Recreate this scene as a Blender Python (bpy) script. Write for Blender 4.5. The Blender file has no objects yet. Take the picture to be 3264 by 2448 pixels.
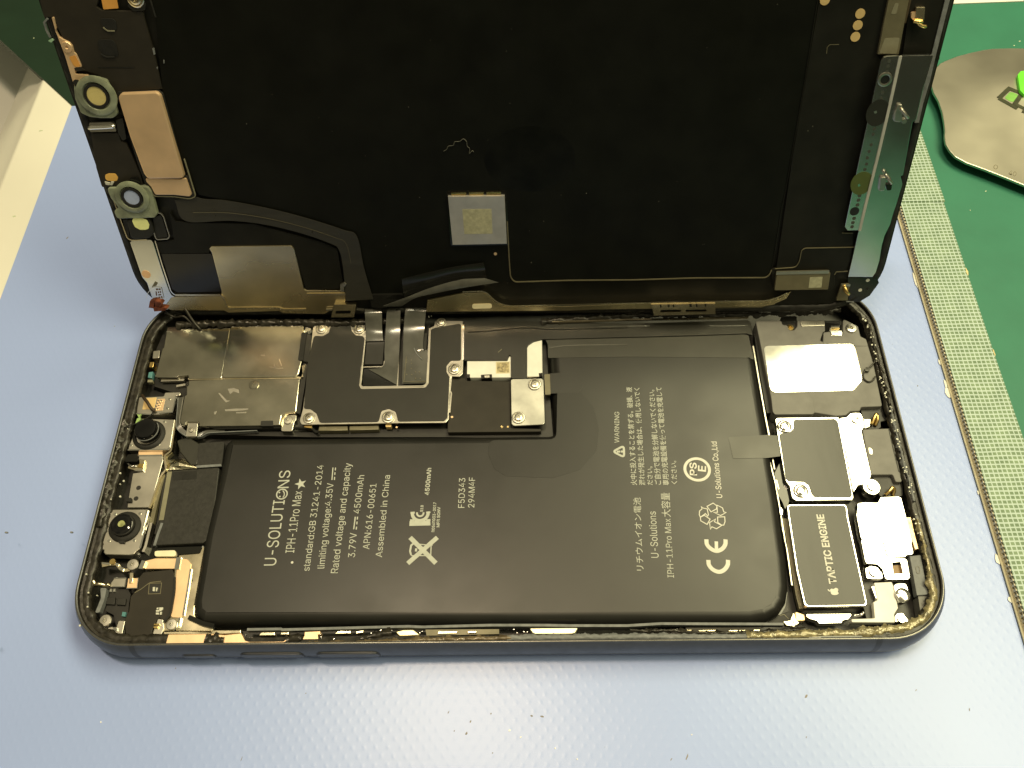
import bpy, bmesh, math, random
from mathutils import Vector, Matrix
from mathutils.geometry import tessellate_polygon
random.seed(7)
MM = 0.001
sc = bpy.context.scene
COL = sc.collection

# ------------------------------------------------------------------ camera, world, lamps, exposure
cam_d = bpy.data.cameras.new('camera')
cam = bpy.data.objects.new('camera', cam_d)
COL.objects.link(cam)
cam.location = (0.00671607, -0.03691233, 0.15949864)
cam.rotation_euler = (math.radians(30.6221), math.radians(1.94935), math.radians(-0.01309))
cam_d.sensor_width = 36.0
cam_d.lens = 30.438
cam_d.clip_start = 0.005
cam_d.clip_end = 20.0
sc.camera = cam

world = bpy.data.worlds.new('World')
sc.world = world
world.use_nodes = True
wn, wl = world.node_tree.nodes, world.node_tree.links
bg = wn['Background']
tc = wn.new('ShaderNodeTexCoord')
sep = wn.new('ShaderNodeSeparateXYZ')
wl.new(tc.outputs['Generated'], sep.inputs[0])
nz = wn.new('ShaderNodeTexNoise')
nz.inputs['Scale'].default_value = 2.3
nz.inputs['Detail'].default_value = 1.5
wl.new(tc.outputs['Generated'], nz.inputs['Vector'])
cr = wn.new('ShaderNodeValToRGB')
cr.color_ramp.elements[0].position = 0.34
cr.color_ramp.elements[0].color = (0.12, 0.105, 0.06, 1)
cr.color_ramp.elements[1].position = 0.66
cr.color_ramp.elements[1].color = (1.15, 1.02, 0.60, 1)
wl.new(nz.outputs['Fac'], cr.inputs['Fac'])
# the room is lighter overhead than at bench height
hr = wn.new('ShaderNodeMapRange')
hr.inputs['From Min'].default_value = 0.02
hr.inputs['From Max'].default_value = 0.75
hr.inputs['To Min'].default_value = 0.035
hr.inputs['To Max'].default_value = 0.34
wl.new(sep.outputs['Z'], hr.inputs['Value'])
wl.new(cr.outputs['Color'], bg.inputs['Color'])
wl.new(hr.outputs[0], bg.inputs['Strength'])


def area(name, loc, target, sx, sy, power, col):
    d = bpy.data.lights.new(name, 'AREA')
    d.shape = 'RECTANGLE'
    d.size, d.size_y = sx, sy
    d.energy = power
    d.color = col
    o = bpy.data.objects.new(name, d)
    COL.objects.link(o)
    o.location = loc
    o.rotation_euler = (Vector(target) - Vector(loc)).to_track_quat('-Z', 'Y').to_euler()
    return o


# the broad lamp panel that glares on the right end of the phone, and the small warm lamp overhead that casts the edge shadows
lp_ = area('lamp_panel', (0.330, 0.150, 0.62), (0.330, 0.150, 0.0), 0.23, 0.70, 6.7, (1.0, 0.91, 0.53))
lp_.rotation_euler = (0, 0, math.radians(26))
area('bench_lamp', (-0.20, 0.215, 1.0), (0.0, 0.02, 0.0), 0.05, 0.05, 0.9, (1.0, 0.91, 0.62))
area('warm_bulb', (-0.105, 0.175, 1.25), (-0.0, -0.02, 0.0), 0.05, 0.14, 5.4, (1.0, 0.78, 0.50))

sc.view_settings.view_transform = 'Standard'
sc.view_settings.look = 'None'
sc.view_settings.exposure = 0.0
sc.view_settings.gamma = 1.0
sc.view_settings.use_curve_mapping = False
sc.render.engine = 'CYCLES'
sc.cycles.use_denoising = True
sc.cycles.max_bounces = 8
sc.cycles.sample_clamp_indirect = 6.0


# ------------------------------------------------------------------ materials
def M(name, col, rough=0.5, metal=0.0, nscale=300.0, nvar=0.12, rvar=0.08, bump=0.0, bscale=900.0,
      coat=0.0, spec=0.5, stretch=(1, 1, 1), trans=0.0, detail=3.0, alpha=1.0):
    m = bpy.data.materials.new(name)
    m.use_nodes = True
    n, l = m.node_tree.nodes, m.node_tree.links
    b = n['Principled BSDF']
    t = n.new('ShaderNodeTexCoord')
    mp = n.new('ShaderNodeMapping')
    mp.inputs['Scale'].default_value = stretch
    l.new(t.outputs['Object'], mp.inputs['Vector'])
    z = n.new('ShaderNodeTexNoise')
    z.inputs['Scale'].default_value = nscale
    z.inputs['Detail'].default_value = detail
    l.new(mp.outputs[0], z.inputs['Vector'])
    r = n.new('ShaderNodeValToRGB')
    e = r.color_ramp.elements
    e[0].position, e[1].position = 0.3, 0.7
    e[0].color = tuple(c * (1 - nvar) for c in col) + (1,)
    e[1].color = tuple(min(1, c * (1 + nvar)) for c in col) + (1,)
    l.new(z.outputs['Fac'], r.inputs['Fac'])
    l.new(r.outputs['Color'], b.inputs['Base Color'])
    mr = n.new('ShaderNodeMapRange')
    mr.inputs['From Min'].default_value, mr.inputs['From Max'].default_value = 0.3, 0.7
    mr.inputs['To Min'].default_value = max(0.02, rough - rvar)
    mr.inputs['To Max'].default_value = min(1, rough + rvar)
    z2 = n.new('ShaderNodeTexNoise')
    z2.inputs['Scale'].default_value = nscale * 0.37
    z2.inputs['Detail'].default_value = 4
    l.new(t.outputs['Object'], z2.inputs['Vector'])
    l.new(z2.outputs['Fac'], mr.inputs['Value'])
    l.new(mr.outputs[0], b.inputs['Roughness'])
    b.inputs['Metallic'].default_value = metal
    b.inputs['Coat Weight'].default_value = coat
    b.inputs['Coat Roughness'].default_value = 0.08
    b.inputs['Specular IOR Level'].default_value = spec
    b.inputs['Transmission Weight'].default_value = trans
    b.inputs['Alpha'].default_value = alpha
    if bump:
        bn = n.new('ShaderNodeTexNoise')
        bn.inputs['Scale'].default_value = bscale
        bn.inputs['Detail'].default_value = 3
        l.new(mp.outputs[0], bn.inputs['Vector'])
        bp = n.new('ShaderNodeBump')
        bp.inputs['Strength'].default_value = 1.0
        bp.inputs['Distance'].default_value = bump * MM
        l.new(bn.outputs['Fac'], bp.inputs['Height'])
        l.new(bp.outputs['Normal'], b.inputs['Normal'])
    return m


steel = M('brushed_steel', (0.60, 0.575, 0.52), 0.24, 1.0, 260, 0.10, 0.06, 0.012, 500)
shield_steel = M('shield_steel', (0.58, 0.55, 0.47), 0.17, 1.0, 220, 0.12, 0.08, 0.03, 90)
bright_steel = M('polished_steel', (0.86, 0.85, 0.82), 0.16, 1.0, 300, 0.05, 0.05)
mirror_steel = M('mirror_steel', (0.74, 0.75, 0.74), 0.13, 1.0, 200, 0.06, 0.05, 0.010, 120)
strip_steel = M('reflective_strip_steel', (0.70, 0.72, 0.72), 0.20, 1.0, 200, 0.06, 0.04)
plate_steel = M('mottled_plate_steel', (0.40, 0.40, 0.37), 0.42, 1.0, 260, 0.22, 0.08)
satin_steel = M('satin_nickel', (0.56, 0.54, 0.48), 0.34, 1.0, 400, 0.06, 0.05)
tan_plate = M('tan_copper_alloy', (0.86, 0.61, 0.38), 0.42, 0.6, 220, 0.08, 0.08, 0.008, 900)
gold = M('gold_plating', (0.86, 0.62, 0.24), 0.24, 1.0, 500, 0.10)
pale_gold = M('pale_gold_metal', (0.80, 0.71, 0.52), 0.24, 1.0, 400, 0.08)
gold_pad = M('gold_pad', (0.72, 0.52, 0.24), 0.45, 0.3, 500, 0.08)
orange_pad = M('amber_flex_window', (0.78, 0.38, 0.09), 0.42, 0.2, 400, 0.10)
grey_pad = M('grey_foam_tape', (0.20, 0.19, 0.13), 0.6, 0.0, 600, 0.12)
blk_sheet = M('matte_black_sheet', (0.016, 0.016, 0.014), 0.48, 0, 300, 0.2, 0.06, 0.006, 1500, spec=0.4)
blk_panel = M('graphite_black_panel', (0.0055, 0.0060, 0.0045), 0.42, 0, 150, 0.25, 0.06, 0.004, 2500, spec=0.16)
blk_lower = M('lower_black_panel', (0.010, 0.010, 0.008), 0.45, 0, 200, 0.25, 0.06, 0.004, 2500, spec=0.22)
blk_gloss = M('gloss_black_film', (0.012, 0.012, 0.011), 0.10, 0, 200, 0.15, 0.05, spec=0.45)
blk_smoke = M('smooth_black_glass', (0.010, 0.010, 0.012), 0.12, 0, 200, 0.15, 0.03, spec=0.5)
blk_brown = M('brown_black_flex', (0.022, 0.019, 0.014), 0.55, 0, 300, 0.15, 0.06, 0.006, 1500, spec=0.3)
blk_rubber = M('black_rubber', (0.012, 0.012, 0.011), 0.62, 0, 500, 0.3, 0.10, 0.05, 1600, spec=0.35)
blk_foam = M('speckled_black_foam', (0.018, 0.018, 0.016), 0.55, 0, 1500, 0.3, 0.08, 0.02, 2200, spec=0.4)
cover_film = M('charcoal_cover_film', (0.012, 0.012, 0.009), 0.45, 0, 300, 0.15, 0.05, 0.006, 1800, spec=0.45)
power_flex = M('black_power_flex', (0.016, 0.016, 0.013), 0.34, 0, 200, 0.2, 0.06, 0.05, 120, spec=0.5)
flex_olive = M('olive_black_flex', (0.030, 0.029, 0.024), 0.33, 0, 900, 0.15, 0.06, 0.006, 900, spec=0.5, stretch=(0.15, 1, 1))
clear_flex = M('glossy_flex_tail', (0.075, 0.075, 0.068), 0.19, 0, 400, 0.2, 0.06, 0.05, 150, spec=0.7)
battery_wrap = M('battery_wrapper', (0.012, 0.012, 0.011), 0.35, 0, 250, 0.10, 0.04, 0.012, 130, spec=0.47)
tape_blk = M('thin_black_tape', (0.026, 0.026, 0.021), 0.36, 0, 250, 0.12, 0.05, 0.01, 300)
bracket_gold = M('bracket_gold_steel', (0.72, 0.62, 0.40), 0.26, 1.0, 120, 0.14, 0.10, 0.02, 90)
film_soft = M('satin_dark_film', (0.030, 0.030, 0.028), 0.15, 0, 60, 0.2, 0.07, 0.16, 110, spec=0.26, stretch=(1, 0.35, 1))
ink = M('pale_print', (0.44, 0.46, 0.42), 0.55, 0, 900, 0.08)
ink_bright = M('white_print', (0.62, 0.62, 0.57), 0.5, 0, 900, 0.05)
speaker_grey = M('grey_speaker_plastic', (0.145, 0.143, 0.135), 0.50, 0, 500, 0.10, 0.06, 0.010, 1500)
band_metal = M('dark_grey_band', (0.075, 0.078, 0.085), 0.36, 0.35, 800, 0.10, 0.06, 0.006, 2500)
band_line = M('antenna_line_plastic', (0.035, 0.036, 0.038), 0.5)
cavity = M('dark_cavity', (0.010, 0.0095, 0.008), 0.45, 0, 400, 0.4)
glue_blk = M('tarry_black_glue', (0.020, 0.018, 0.014), 0.34, 0, 900, 0.6, 0.12, 0.12, 500, spec=0.4)
glue_olive = M('pale_olive_glue', (0.24, 0.21, 0.12), 0.25, 0.15, 900, 0.55, 0.12, 0.25, 600, spec=0.6)
sealant = M('grey_sealant', (0.16, 0.17, 0.18), 0.6, 0, 900, 0.2, 0.1, 0.05, 900)
holder_green = M('milky_green_plastic', (0.32, 0.36, 0.26), 0.32, 0, 350, 0.35, 0.10, 0.08, 300, trans=0.25)
lens_yellow = M('yellow_lens_disc', (0.66, 0.56, 0.24), 0.28, 0, 500, 0.08)
lens_lime = M('lime_lens_disc', (0.88, 0.92, 0.42), 0.30, 0, 500, 0.06)
lens_grey = M('blue_grey_lens', (0.42, 0.50, 0.75), 0.25, 0, 500, 0.06)
lens_glass = M('black_lens_glass', (0.004, 0.004, 0.005), 0.06, 0, 300, 0.1, 0.02, spec=0.6)
foil = M('crumpled_foil', (0.72, 0.68, 0.52), 0.24, 1.0, 500, 0.15, 0.08, 0.35, 350)
copper = M('torn_copper', (0.20, 0.06, 0.03), 0.45, 0.5, 900, 0.4, 0.1, 0.2, 900)
white_part = M('cream_solder_mask', (0.74, 0.74, 0.70), 0.35, 0.0, 400, 0.06)
chip_steel = M('chip_nickel', (0.62, 0.60, 0.58), 0.40, 0.75, 350, 0.10, 0.08, 0.01, 400)
chip_mark = M('etched_grey_green', (0.46, 0.45, 0.32), 0.55, 0.3, 1500, 0.16)
ic_plate = M('olive_grey_plate', (0.15, 0.135, 0.085), 0.45, 0.25, 500, 0.12)
ceramic = M('ceramic_white', (0.62, 0.62, 0.55), 0.4, 0.1, 900, 0.1)
teal_part = M('teal_chip', (0.08, 0.22, 0.24), 0.3)

# ------------------------------------------------------------------ geometry helpers (all lengths in millimetres)
OFF = {}


def off_of(parent):
    while parent is not None:
        if parent.name in OFF:
            return OFF[parent.name]
        parent = parent.parent
    return Vector((0, 0, 0))


def link(name, me, mat, parent, tags=None):
    o = bpy.data.objects.new(name, me)
    COL.objects.link(o)
    if mat is not None:
        me.materials.clear()
        me.materials.append(mat)
    o.parent = parent
    if tags:
        for k, v in tags.items():
            o[k] = v
    return o


def build(name, bm, mat, parent, smooth=False, tags=None, recalc=True):
    if recalc:
        bmesh.ops.recalc_face_normals(bm, faces=bm.faces)
        for f in bm.faces:                               # separate flat caps face up
            if f.material_index == 1:
                if f.normal.z < 0: f.normal_flip()
                f.material_index = 0
    off = off_of(parent)
    if parent is None:                                   # a thing that is one mesh: origin at its base centre
        xs = [v.co.x for v in bm.verts]; ys = [v.co.y for v in bm.verts]; zs = [v.co.z for v in bm.verts]
        off = Vector(((min(xs) + max(xs)) / 2, (min(ys) + max(ys)) / 2, min(zs)))
    for v in bm.verts:
        v.co = (v.co - off) * MM
    me = bpy.data.meshes.new(name)
    bm.to_mesh(me)
    bm.free()
    if smooth:
        for p in me.polygons:
            p.use_smooth = True
        if smooth != 'all':
            me.set_sharp_from_angle(angle=math.radians(40))
    o = link(name, me, mat, parent, tags)
    if parent is None:
        o.location = off * MM
    return o


def area2(p):
    return sum(p[i][0] * p[(i + 1) % len(p)][1] - p[(i + 1) % len(p)][0] * p[i][1] for i in range(len(p))) / 2


def fillet(p, r, n=4):
    out = []
    N = len(p)
    for i in range(N):
        a, b, c = Vector(p[i - 1]), Vector(p[i]), Vector(p[(i + 1) % N])
        d1, d2 = a - b, c - b
        l1, l2 = d1.length, d2.length
        if l1 < 1e-5 or l2 < 1e-5:
            continue
        d1 /= l1; d2 /= l2
        ang = d1.angle(d2, math.pi)
        if ang > 2.9:
            out.append(tuple(b)); continue
        t = min(r / max(math.tan(ang / 2), 0.05), l1 * 0.45, l2 * 0.45)
        s, e = b + d1 * t, b + d2 * t
        for k in range(n + 1):
            u = k / n
            q = s * (1 - u) ** 2 + b * 2 * u * (1 - u) + e * u ** 2
            out.append((q.x, q.y))
    return out


def inset(p, d):
    """shrink a polygon by d (mitred)"""
    s = 1 if area2(p) > 0 else -1
    out = []
    N = len(p)
    for i in range(N):
        a, b, c = Vector(p[i - 1]), Vector(p[i]), Vector(p[(i + 1) % N])
        e1, e2 = (b - a), (c - b)
        if e1.length < 1e-6 or e2.length < 1e-6:
            continue
        e1.normalize(); e2.normalize()
        n1, n2 = Vector((-e1.y, e1.x)) * s, Vector((-e2.y, e2.x)) * s
        m = n1 + n2
        if m.length < 1e-4:
            m = n1
        m.normalize()
        k = min(1 / max(m.dot(n1), 0.35), 2.2)
        q = b + m * d * k
        out.append((q.x, q.y))
    return out


def circ(c, r, n=24, ry=None, rot=0.0):
    ry = r if ry is None else ry
    cs, sn = math.cos(rot), math.sin(rot)
    out = []
    for k in range(n):
        a = 2 * math.pi * k / n
        x, y = r * math.cos(a), ry * math.sin(a)
        out.append((c[0] + x * cs - y * sn, c[1] + x * sn + y * cs))
    return out


def add_prism(bm, p, z0, z1, bev=0.0, holes=(), seg=2):
    if area2(p) < 0:
        p = p[::-1]
    if bev and not holes:
        p2 = [inset(p, bev * (1 - math.cos(math.pi / 2 * k / seg))) for k in range(1, seg + 1)]
        rings = [[(q[0], q[1], z0) for q in p], [(q[0], q[1], z1 - bev) for q in p]]
        for k in range(1, seg + 1):
            zz = z1 - bev + bev * math.sin(math.pi / 2 * k / seg)
            if len(p2[k - 1]) != len(p):
                break
            rings.append([(q[0], q[1], zz) for q in p2[k - 1]])
        vs = [[bm.verts.new(q) for q in r] for r in rings]
        n = len(p)
        for a, b in zip(vs[:-1], vs[1:]):
            for i in range(n):
                j = (i + 1) % n
                bm.faces.new((a[i], a[j], b[j], b[i]))
        tri = tessellate_polygon([[Vector(q) for q in rings[-1]]])
        cap = [bm.verts.new(q) for q in rings[-1]]
        for t in tri:
            try: bm.faces.new([cap[i] for i in t]).material_index = 1
            except ValueError: pass
        tri = tessellate_polygon([[Vector(q) for q in rings[0]]])
        for t in tri:
            try: bm.faces.new([vs[0][i] for i in t[::-1]])
            except ValueError: pass
        return
    loops = [p] + [h if area2(h) < 0 else h[::-1] for h in holes]
    flat = [q for lp in loops for q in lp]
    tri = tessellate_polygon([[Vector((q[0], q[1], 0)) for q in lp] for lp in loops])
    top = [bm.verts.new((q[0], q[1], z1)) for q in flat]
    bot = [bm.verts.new((q[0], q[1], z0)) for q in flat]
    for t in tri:
        try:
            bm.faces.new([top[i] for i in t]); bm.faces.new([bot[i] for i in t[::-1]])
        except ValueError:
            pass
    k = 0
    for lp in loops:
        n = len(lp)
        for i in range(n):
            j = (i + 1) % n
            bm.faces.new((bot[k + i], bot[k + j], top[k + j], top[k + i]))
        k += n


def prism(name, p, z0, z1, mat, parent, r=0.0, bev=0.0, holes=(), tags=None, smooth=False, seg=2):
    if r:
        p = fillet(p, r)
    bm = bmesh.new()
    add_prism(bm, p, z0, z1, bev, holes, seg)
    return build(name, bm, mat, parent, smooth or bool(bev), tags)


def prisms(name, ps, z0, z1, mat, parent, r=0.0, bev=0.0, tags=None):
    bm = bmesh.new()
    for p in ps:
        add_prism(bm, fillet(p, r) if r else p, z0, z1, bev)
    return build(name, bm, mat, parent, bool(bev), tags)


def lathe(name, c, prof, mat, parent, n=32, tags=None, ry=1.0):
    bm = bmesh.new()
    rings = []
    for (r, z) in prof:
        if r < 1e-6:
            rings.append([bm.verts.new((c[0], c[1], z))])
        else:
            rings.append([bm.verts.new((c[0] + r * math.cos(2 * math.pi * k / n), c[1] + ry * r * math.sin(2 * math.pi * k / n), z)) for k in range(n)])
    for a, b in zip(rings[:-1], rings[1:]):
        for i in range(n):
            j = (i + 1) % n
            if len(a) == 1 and len(b) == 1: continue
            if len(b) == 1: bm.faces.new((a[i], a[j], b[0]))
            elif len(a) == 1: bm.faces.new((a[0], b[j], b[i]))
            else: bm.faces.new((a[i], a[j], b[j], b[i]))
    return build(name, bm, mat, parent, True, tags)


def add_stroke(bm, pts, w, z0, z1, closed=False):
    n = len(pts)
    L, Rr = [], []
    for i in range(n):
        a = Vector(pts[i - 1]) if (i or closed) else None
        b = Vector(pts[i])
        c = Vector(pts[(i + 1) % n]) if (i < n - 1 or closed) else None
        ns = []
        if a is not None and (b - a).length > 1e-6:
            d = (b - a).normalized(); ns.append(Vector((-d.y, d.x)))
        if c is not None and (c - b).length > 1e-6:
            d = (c - b).normalized(); ns.append(Vector((-d.y, d.x)))
        m = sum(ns, Vector((0, 0)))
        m = ns[0].copy() if m.length < 1e-3 else m.normalized()
        k = min(1 / max(m.dot(ns[0]), 0.5), 1.6)
        L.append(b + m * w / 2 * k); Rr.append(b - m * w / 2 * k)
    vs = [[bm.verts.new((q.x, q.y, z)) for q, z in ((l, z0), (l, z1), (r, z1), (r, z0))] for l, r in zip(L, Rr)]
    rng = range(n if closed else n - 1)
    for i in rng:
        j = (i + 1) % n
        for k in range(4):
            kk = (k + 1) % 4
            bm.faces.new((vs[i][k], vs[i][kk], vs[j][kk], vs[j][k]))
    if not closed:
        bm.faces.new(vs[0]); bm.faces.new(vs[-1][::-1])


def stroke(name, pts, w, z0, z1, mat, parent, r=0.0, closed=False, tags=None):
    if r:
        if closed:
            pts = fillet(pts, r)
        else:
            q = fillet(pts + [pts[-1]], r) if False else smooth_open(pts, r)
            pts = q
    bm = bmesh.new()
    add_stroke(bm, pts, w, z0, z1, closed)
    return build(name, bm, mat, parent, False, tags)


def smooth_open(p, r, n=4):
    out = [p[0]]
    for i in range(1, len(p) - 1):
        a, b, c = Vector(p[i - 1]), Vector(p[i]), Vector(p[i + 1])
        d1, d2 = a - b, c - b
        t = min(r, d1.length * 0.45, d2.length * 0.45)
        s, e = b + d1.normalized() * t, b + d2.normalized() * t
        for k in range(n + 1):
            u = k / n
            q = s * (1 - u) ** 2 + b * 2 * u * (1 - u) + e * u ** 2
            out.append((q.x, q.y))
    out.append(p[-1])
    return out


def catmull(p, n=6):
    """smooth curve through 3-D (or 2-D) points"""
    P = [Vector(q) for q in p]
    out = []
    for i in range(len(P) - 1):
        a = P[i - 1] if i else P[i] * 2 - P[i + 1]
        b, c = P[i], P[i + 1]
        d = P[i + 2] if i + 2 < len(P) else P[i + 1] * 2 - P[i]
        for k in range(n):
            t = k / n
            out.append(0.5 * ((2 * b) + (c - a) * t + (2 * a - 5 * b + 4 * c - d) * t * t + (3 * b - a - 3 * c + d) * t ** 3))
    out.append(P[-1])
    return out


def tube(name, pts, r, mat, parent, n=6, tags=None, sm=5):
    P = catmull(pts, sm) if sm else [Vector(q) for q in pts]
    bm = bmesh.new()
    rings = []
    for i, q in enumerate(P):
        d = (P[min(i + 1, len(P) - 1)] - P[max(i - 1, 0)]).normalized()
        up = Vector((0, 0, 1)) if abs(d.z) < 0.9 else Vector((1, 0, 0))
        s = d.cross(up).normalized(); u = s.cross(d)
        rings.append([bm.verts.new(q + s * r * math.cos(2 * math.pi * k / n) + u * r * math.sin(2 * math.pi * k / n)) for k in range(n)])
    for a, b in zip(rings[:-1], rings[1:]):
        for i in range(n):
            j = (i + 1) % n
            bm.faces.new((a[i], a[j], b[j], b[i]))
    bm.faces.new(rings[0]); bm.faces.new(rings[-1][::-1])
    return build(name, bm, mat, parent, 'all', tags)


def sheet(name, L, R, th, mat, parent, sm=6, cross=5, sag=0.0, tags=None):
    """a bent flat cable between a left and a right edge given as rows of 3-D points"""
    A, B = catmull(L, sm), catmull(R, sm)
    bm = bmesh.new()
    top, bot = [], []
    for i, (a, b) in enumerate(zip(A, B)):
        a2, b2 = A[min(i + 1, len(A) - 1)], A[max(i - 1, 0)]
        d = (a2 - b2).normalized()
        nrm = (b - a).cross(d)
        nrm = -nrm.normalized() if nrm.z < 0 and abs(nrm.z) > 0.02 else nrm.normalized()
        rt, rb = [], []
        for k in range(cross + 1):
            u = k / cross
            q = a.lerp(b, u) + nrm * (sag * math.sin(math.pi * u))
            rt.append(bm.verts.new(q)); rb.append(bm.verts.new(q - nrm * th))
        top.append(rt); bot.append(rb)
    for i in range(len(top) - 1):
        for k in range(cross):
            bm.faces.new((top[i][k], top[i][k + 1], top[i + 1][k + 1], top[i + 1][k]))
            bm.faces.new((bot[i][k], bot[i + 1][k], bot[i + 1][k + 1], bot[i][k + 1]))
        for k in (0, cross):
            bm.faces.new((top[i][k], top[i + 1][k], bot[i + 1][k], bot[i][k]))
    for i in (0, -1):
        for k in range(cross):
            bm.faces.new((top[i][k], top[i][k + 1], bot[i][k + 1], bot[i][k]))
    return build(name, bm, mat, parent, True, tags)


FONT = None
try:                                                     # Blender's own bundled sans serif, if this build has it
    FONT = bpy.data.fonts.load(bpy.utils.system_resource('DATAFILES', path='fonts') + '/Inter.woff2')
except Exception:
    FONT = None


def text(name, s, p0, p1, q, z, mat, parent, bold=0.0, hmax=None):
    """flat printed lettering: baseline from p0 to p1, q fixes the letter height"""
    cu = bpy.data.curves.new('lettering', 'FONT')
    cu.body = s
    cu.resolution_u = 3
    cu.offset = bold
    if FONT and s.isascii(): cu.font = FONT
    to = bpy.data.objects.new('lettering', cu)
    COL.objects.link(to)
    bpy.context.view_layer.update()
    dg = bpy.context.evaluated_depsgraph_get()
    me = bpy.data.meshes.new_from_object(to.evaluated_get(dg))
    bpy.data.objects.remove(to)
    bpy.data.curves.remove(cu)
    xs = [v.co.x for v in me.vertices]; ys = [v.co.y for v in me.vertices]
    x0, x1 = min(xs), max(xs)
    y1 = hmax if hmax else max(ys)
    a, b = Vector(p0), Vector(p1)
    d = (b - a); Ln = d.length; d /= Ln
    up = Vector((-d.y, d.x))
    h = abs((Vector(q) - a).dot(up))
    off = off_of(parent)
    for v in me.vertices:
        w = a + d * ((v.co.x - x0) / (x1 - x0) * Ln) + up * (v.co.y / y1 * h)
        v.co = (Vector((w.x, w.y, z)) - off) * MM
    return link(name, me, mat, parent)


SCREWS = {}


def screw(parent, c, z, r, mat=None, style='boss'):
    mat = mat or satin_steel
    key = (round(r, 2), mat.name, style)
    off = off_of(parent)
    if key not in SCREWS:
        if style == 'boss':
            prof = [(r, -0.15), (r, 0.10), (r * 0.93, 0.20), (r * 0.80, 0.22), (r * 0.74, 0.06), (r * 0.66, 0.05), (r * 0.63, 0.30),
                    (r * 0.55, 0.37), (r * 0.24, 0.37), (r * 0.17, 0.16), (0, 0.16)]
        else:
            prof = [(r, -0.15), (r, 0.16), (r * 0.9, 0.26), (r * 0.34, 0.28), (r * 0.22, 0.10), (0, 0.10)]
        bm = bmesh.new()
        n = 28
        rings = []
        for (a, b) in prof:
            rings.append([bm.verts.new((0, 0, b))] if a == 0 else [bm.verts.new((a * math.cos(2 * math.pi * k / n) * (1 + (0.22 * math.cos(5 * 2 * math.pi * k / n) if a < r * 0.27 else 0)),
                                                                                     a * math.sin(2 * math.pi * k / n) * (1 + (0.22 * math.cos(5 * 2 * math.pi * k / n) if a < r * 0.27 else 0)), b)) for k in range(n)])
        for A, B in zip(rings[:-1], rings[1:]):
            for i in range(n):
                j = (i + 1) % n
                bm.faces.new((A[i], A[j], B[0])) if len(B) == 1 else bm.faces.new((A[i], A[j], B[j], B[i]))
        bmesh.ops.recalc_face_normals(bm, faces=bm.faces)
        for v in bm.verts:
            v.co *= MM
        me = bpy.data.meshes.new('screw')
        bm.to_mesh(me); bm.free()
        for p in me.polygons: p.use_smooth = True
        me.set_sharp_from_angle(angle=math.radians(40))
        me.materials.append(mat)
        SCREWS[key] = me
    o = bpy.data.objects.new('screw', SCREWS[key])
    COL.objects.link(o)
    o.parent = parent
    o.location = (Vector((c[0], c[1], z)) - off) * MM
    o.rotation_euler = (0, 0, random.random() * 3)
    return o


def thing(name, label, cat, loc, group=None):
    o = bpy.data.objects.new(name, None)
    COL.objects.link(o)
    o.empty_display_size = 0.01
    o.location = Vector(loc) * MM
    o['label'] = label
    o['category'] = cat
    if group: o['group'] = group
    OFF[o.name] = Vector(loc)
    return o


def T(label, cat, group=None):
    d = {'label': label, 'category': cat}
    if group: d['group'] = group
    return d


STRUCT = {'kind': 'structure'}


def rr(x0, x1, y0, y1, r, n=12):
    out = []
    for cx, cy, a0 in ((x1 - r, y1 - r, 0), (x0 + r, y1 - r, 90), (x0 + r, y0 + r, 180), (x1 - r, y0 + r, 270)):
        for k in range(n + 1):
            a = math.radians(a0 + 90 * k / n)
            out.append((cx + r * math.cos(a), cy + r * math.sin(a)))
    return out


# ------------------------------------------------------------------ the bench: mats, board, mesh strip, steel card
def grid_fac(n, l, vec, period, width, axis):
    s = n.new('ShaderNodeSeparateXYZ'); l.new(vec, s.inputs[0])
    a = n.new('ShaderNodeMath'); a.operation = 'DIVIDE'; a.inputs[1].default_value = period * MM
    l.new(s.outputs[axis], a.inputs[0])
    b = n.new('ShaderNodeMath'); b.operation = 'FRACT'; l.new(a.outputs[0], b.inputs[0])
    c = n.new('ShaderNodeMath'); c.operation = 'LESS_THAN'; c.inputs[1].default_value = width
    l.new(b.outputs[0], c.inputs[0])
    return c.outputs[0]


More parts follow.
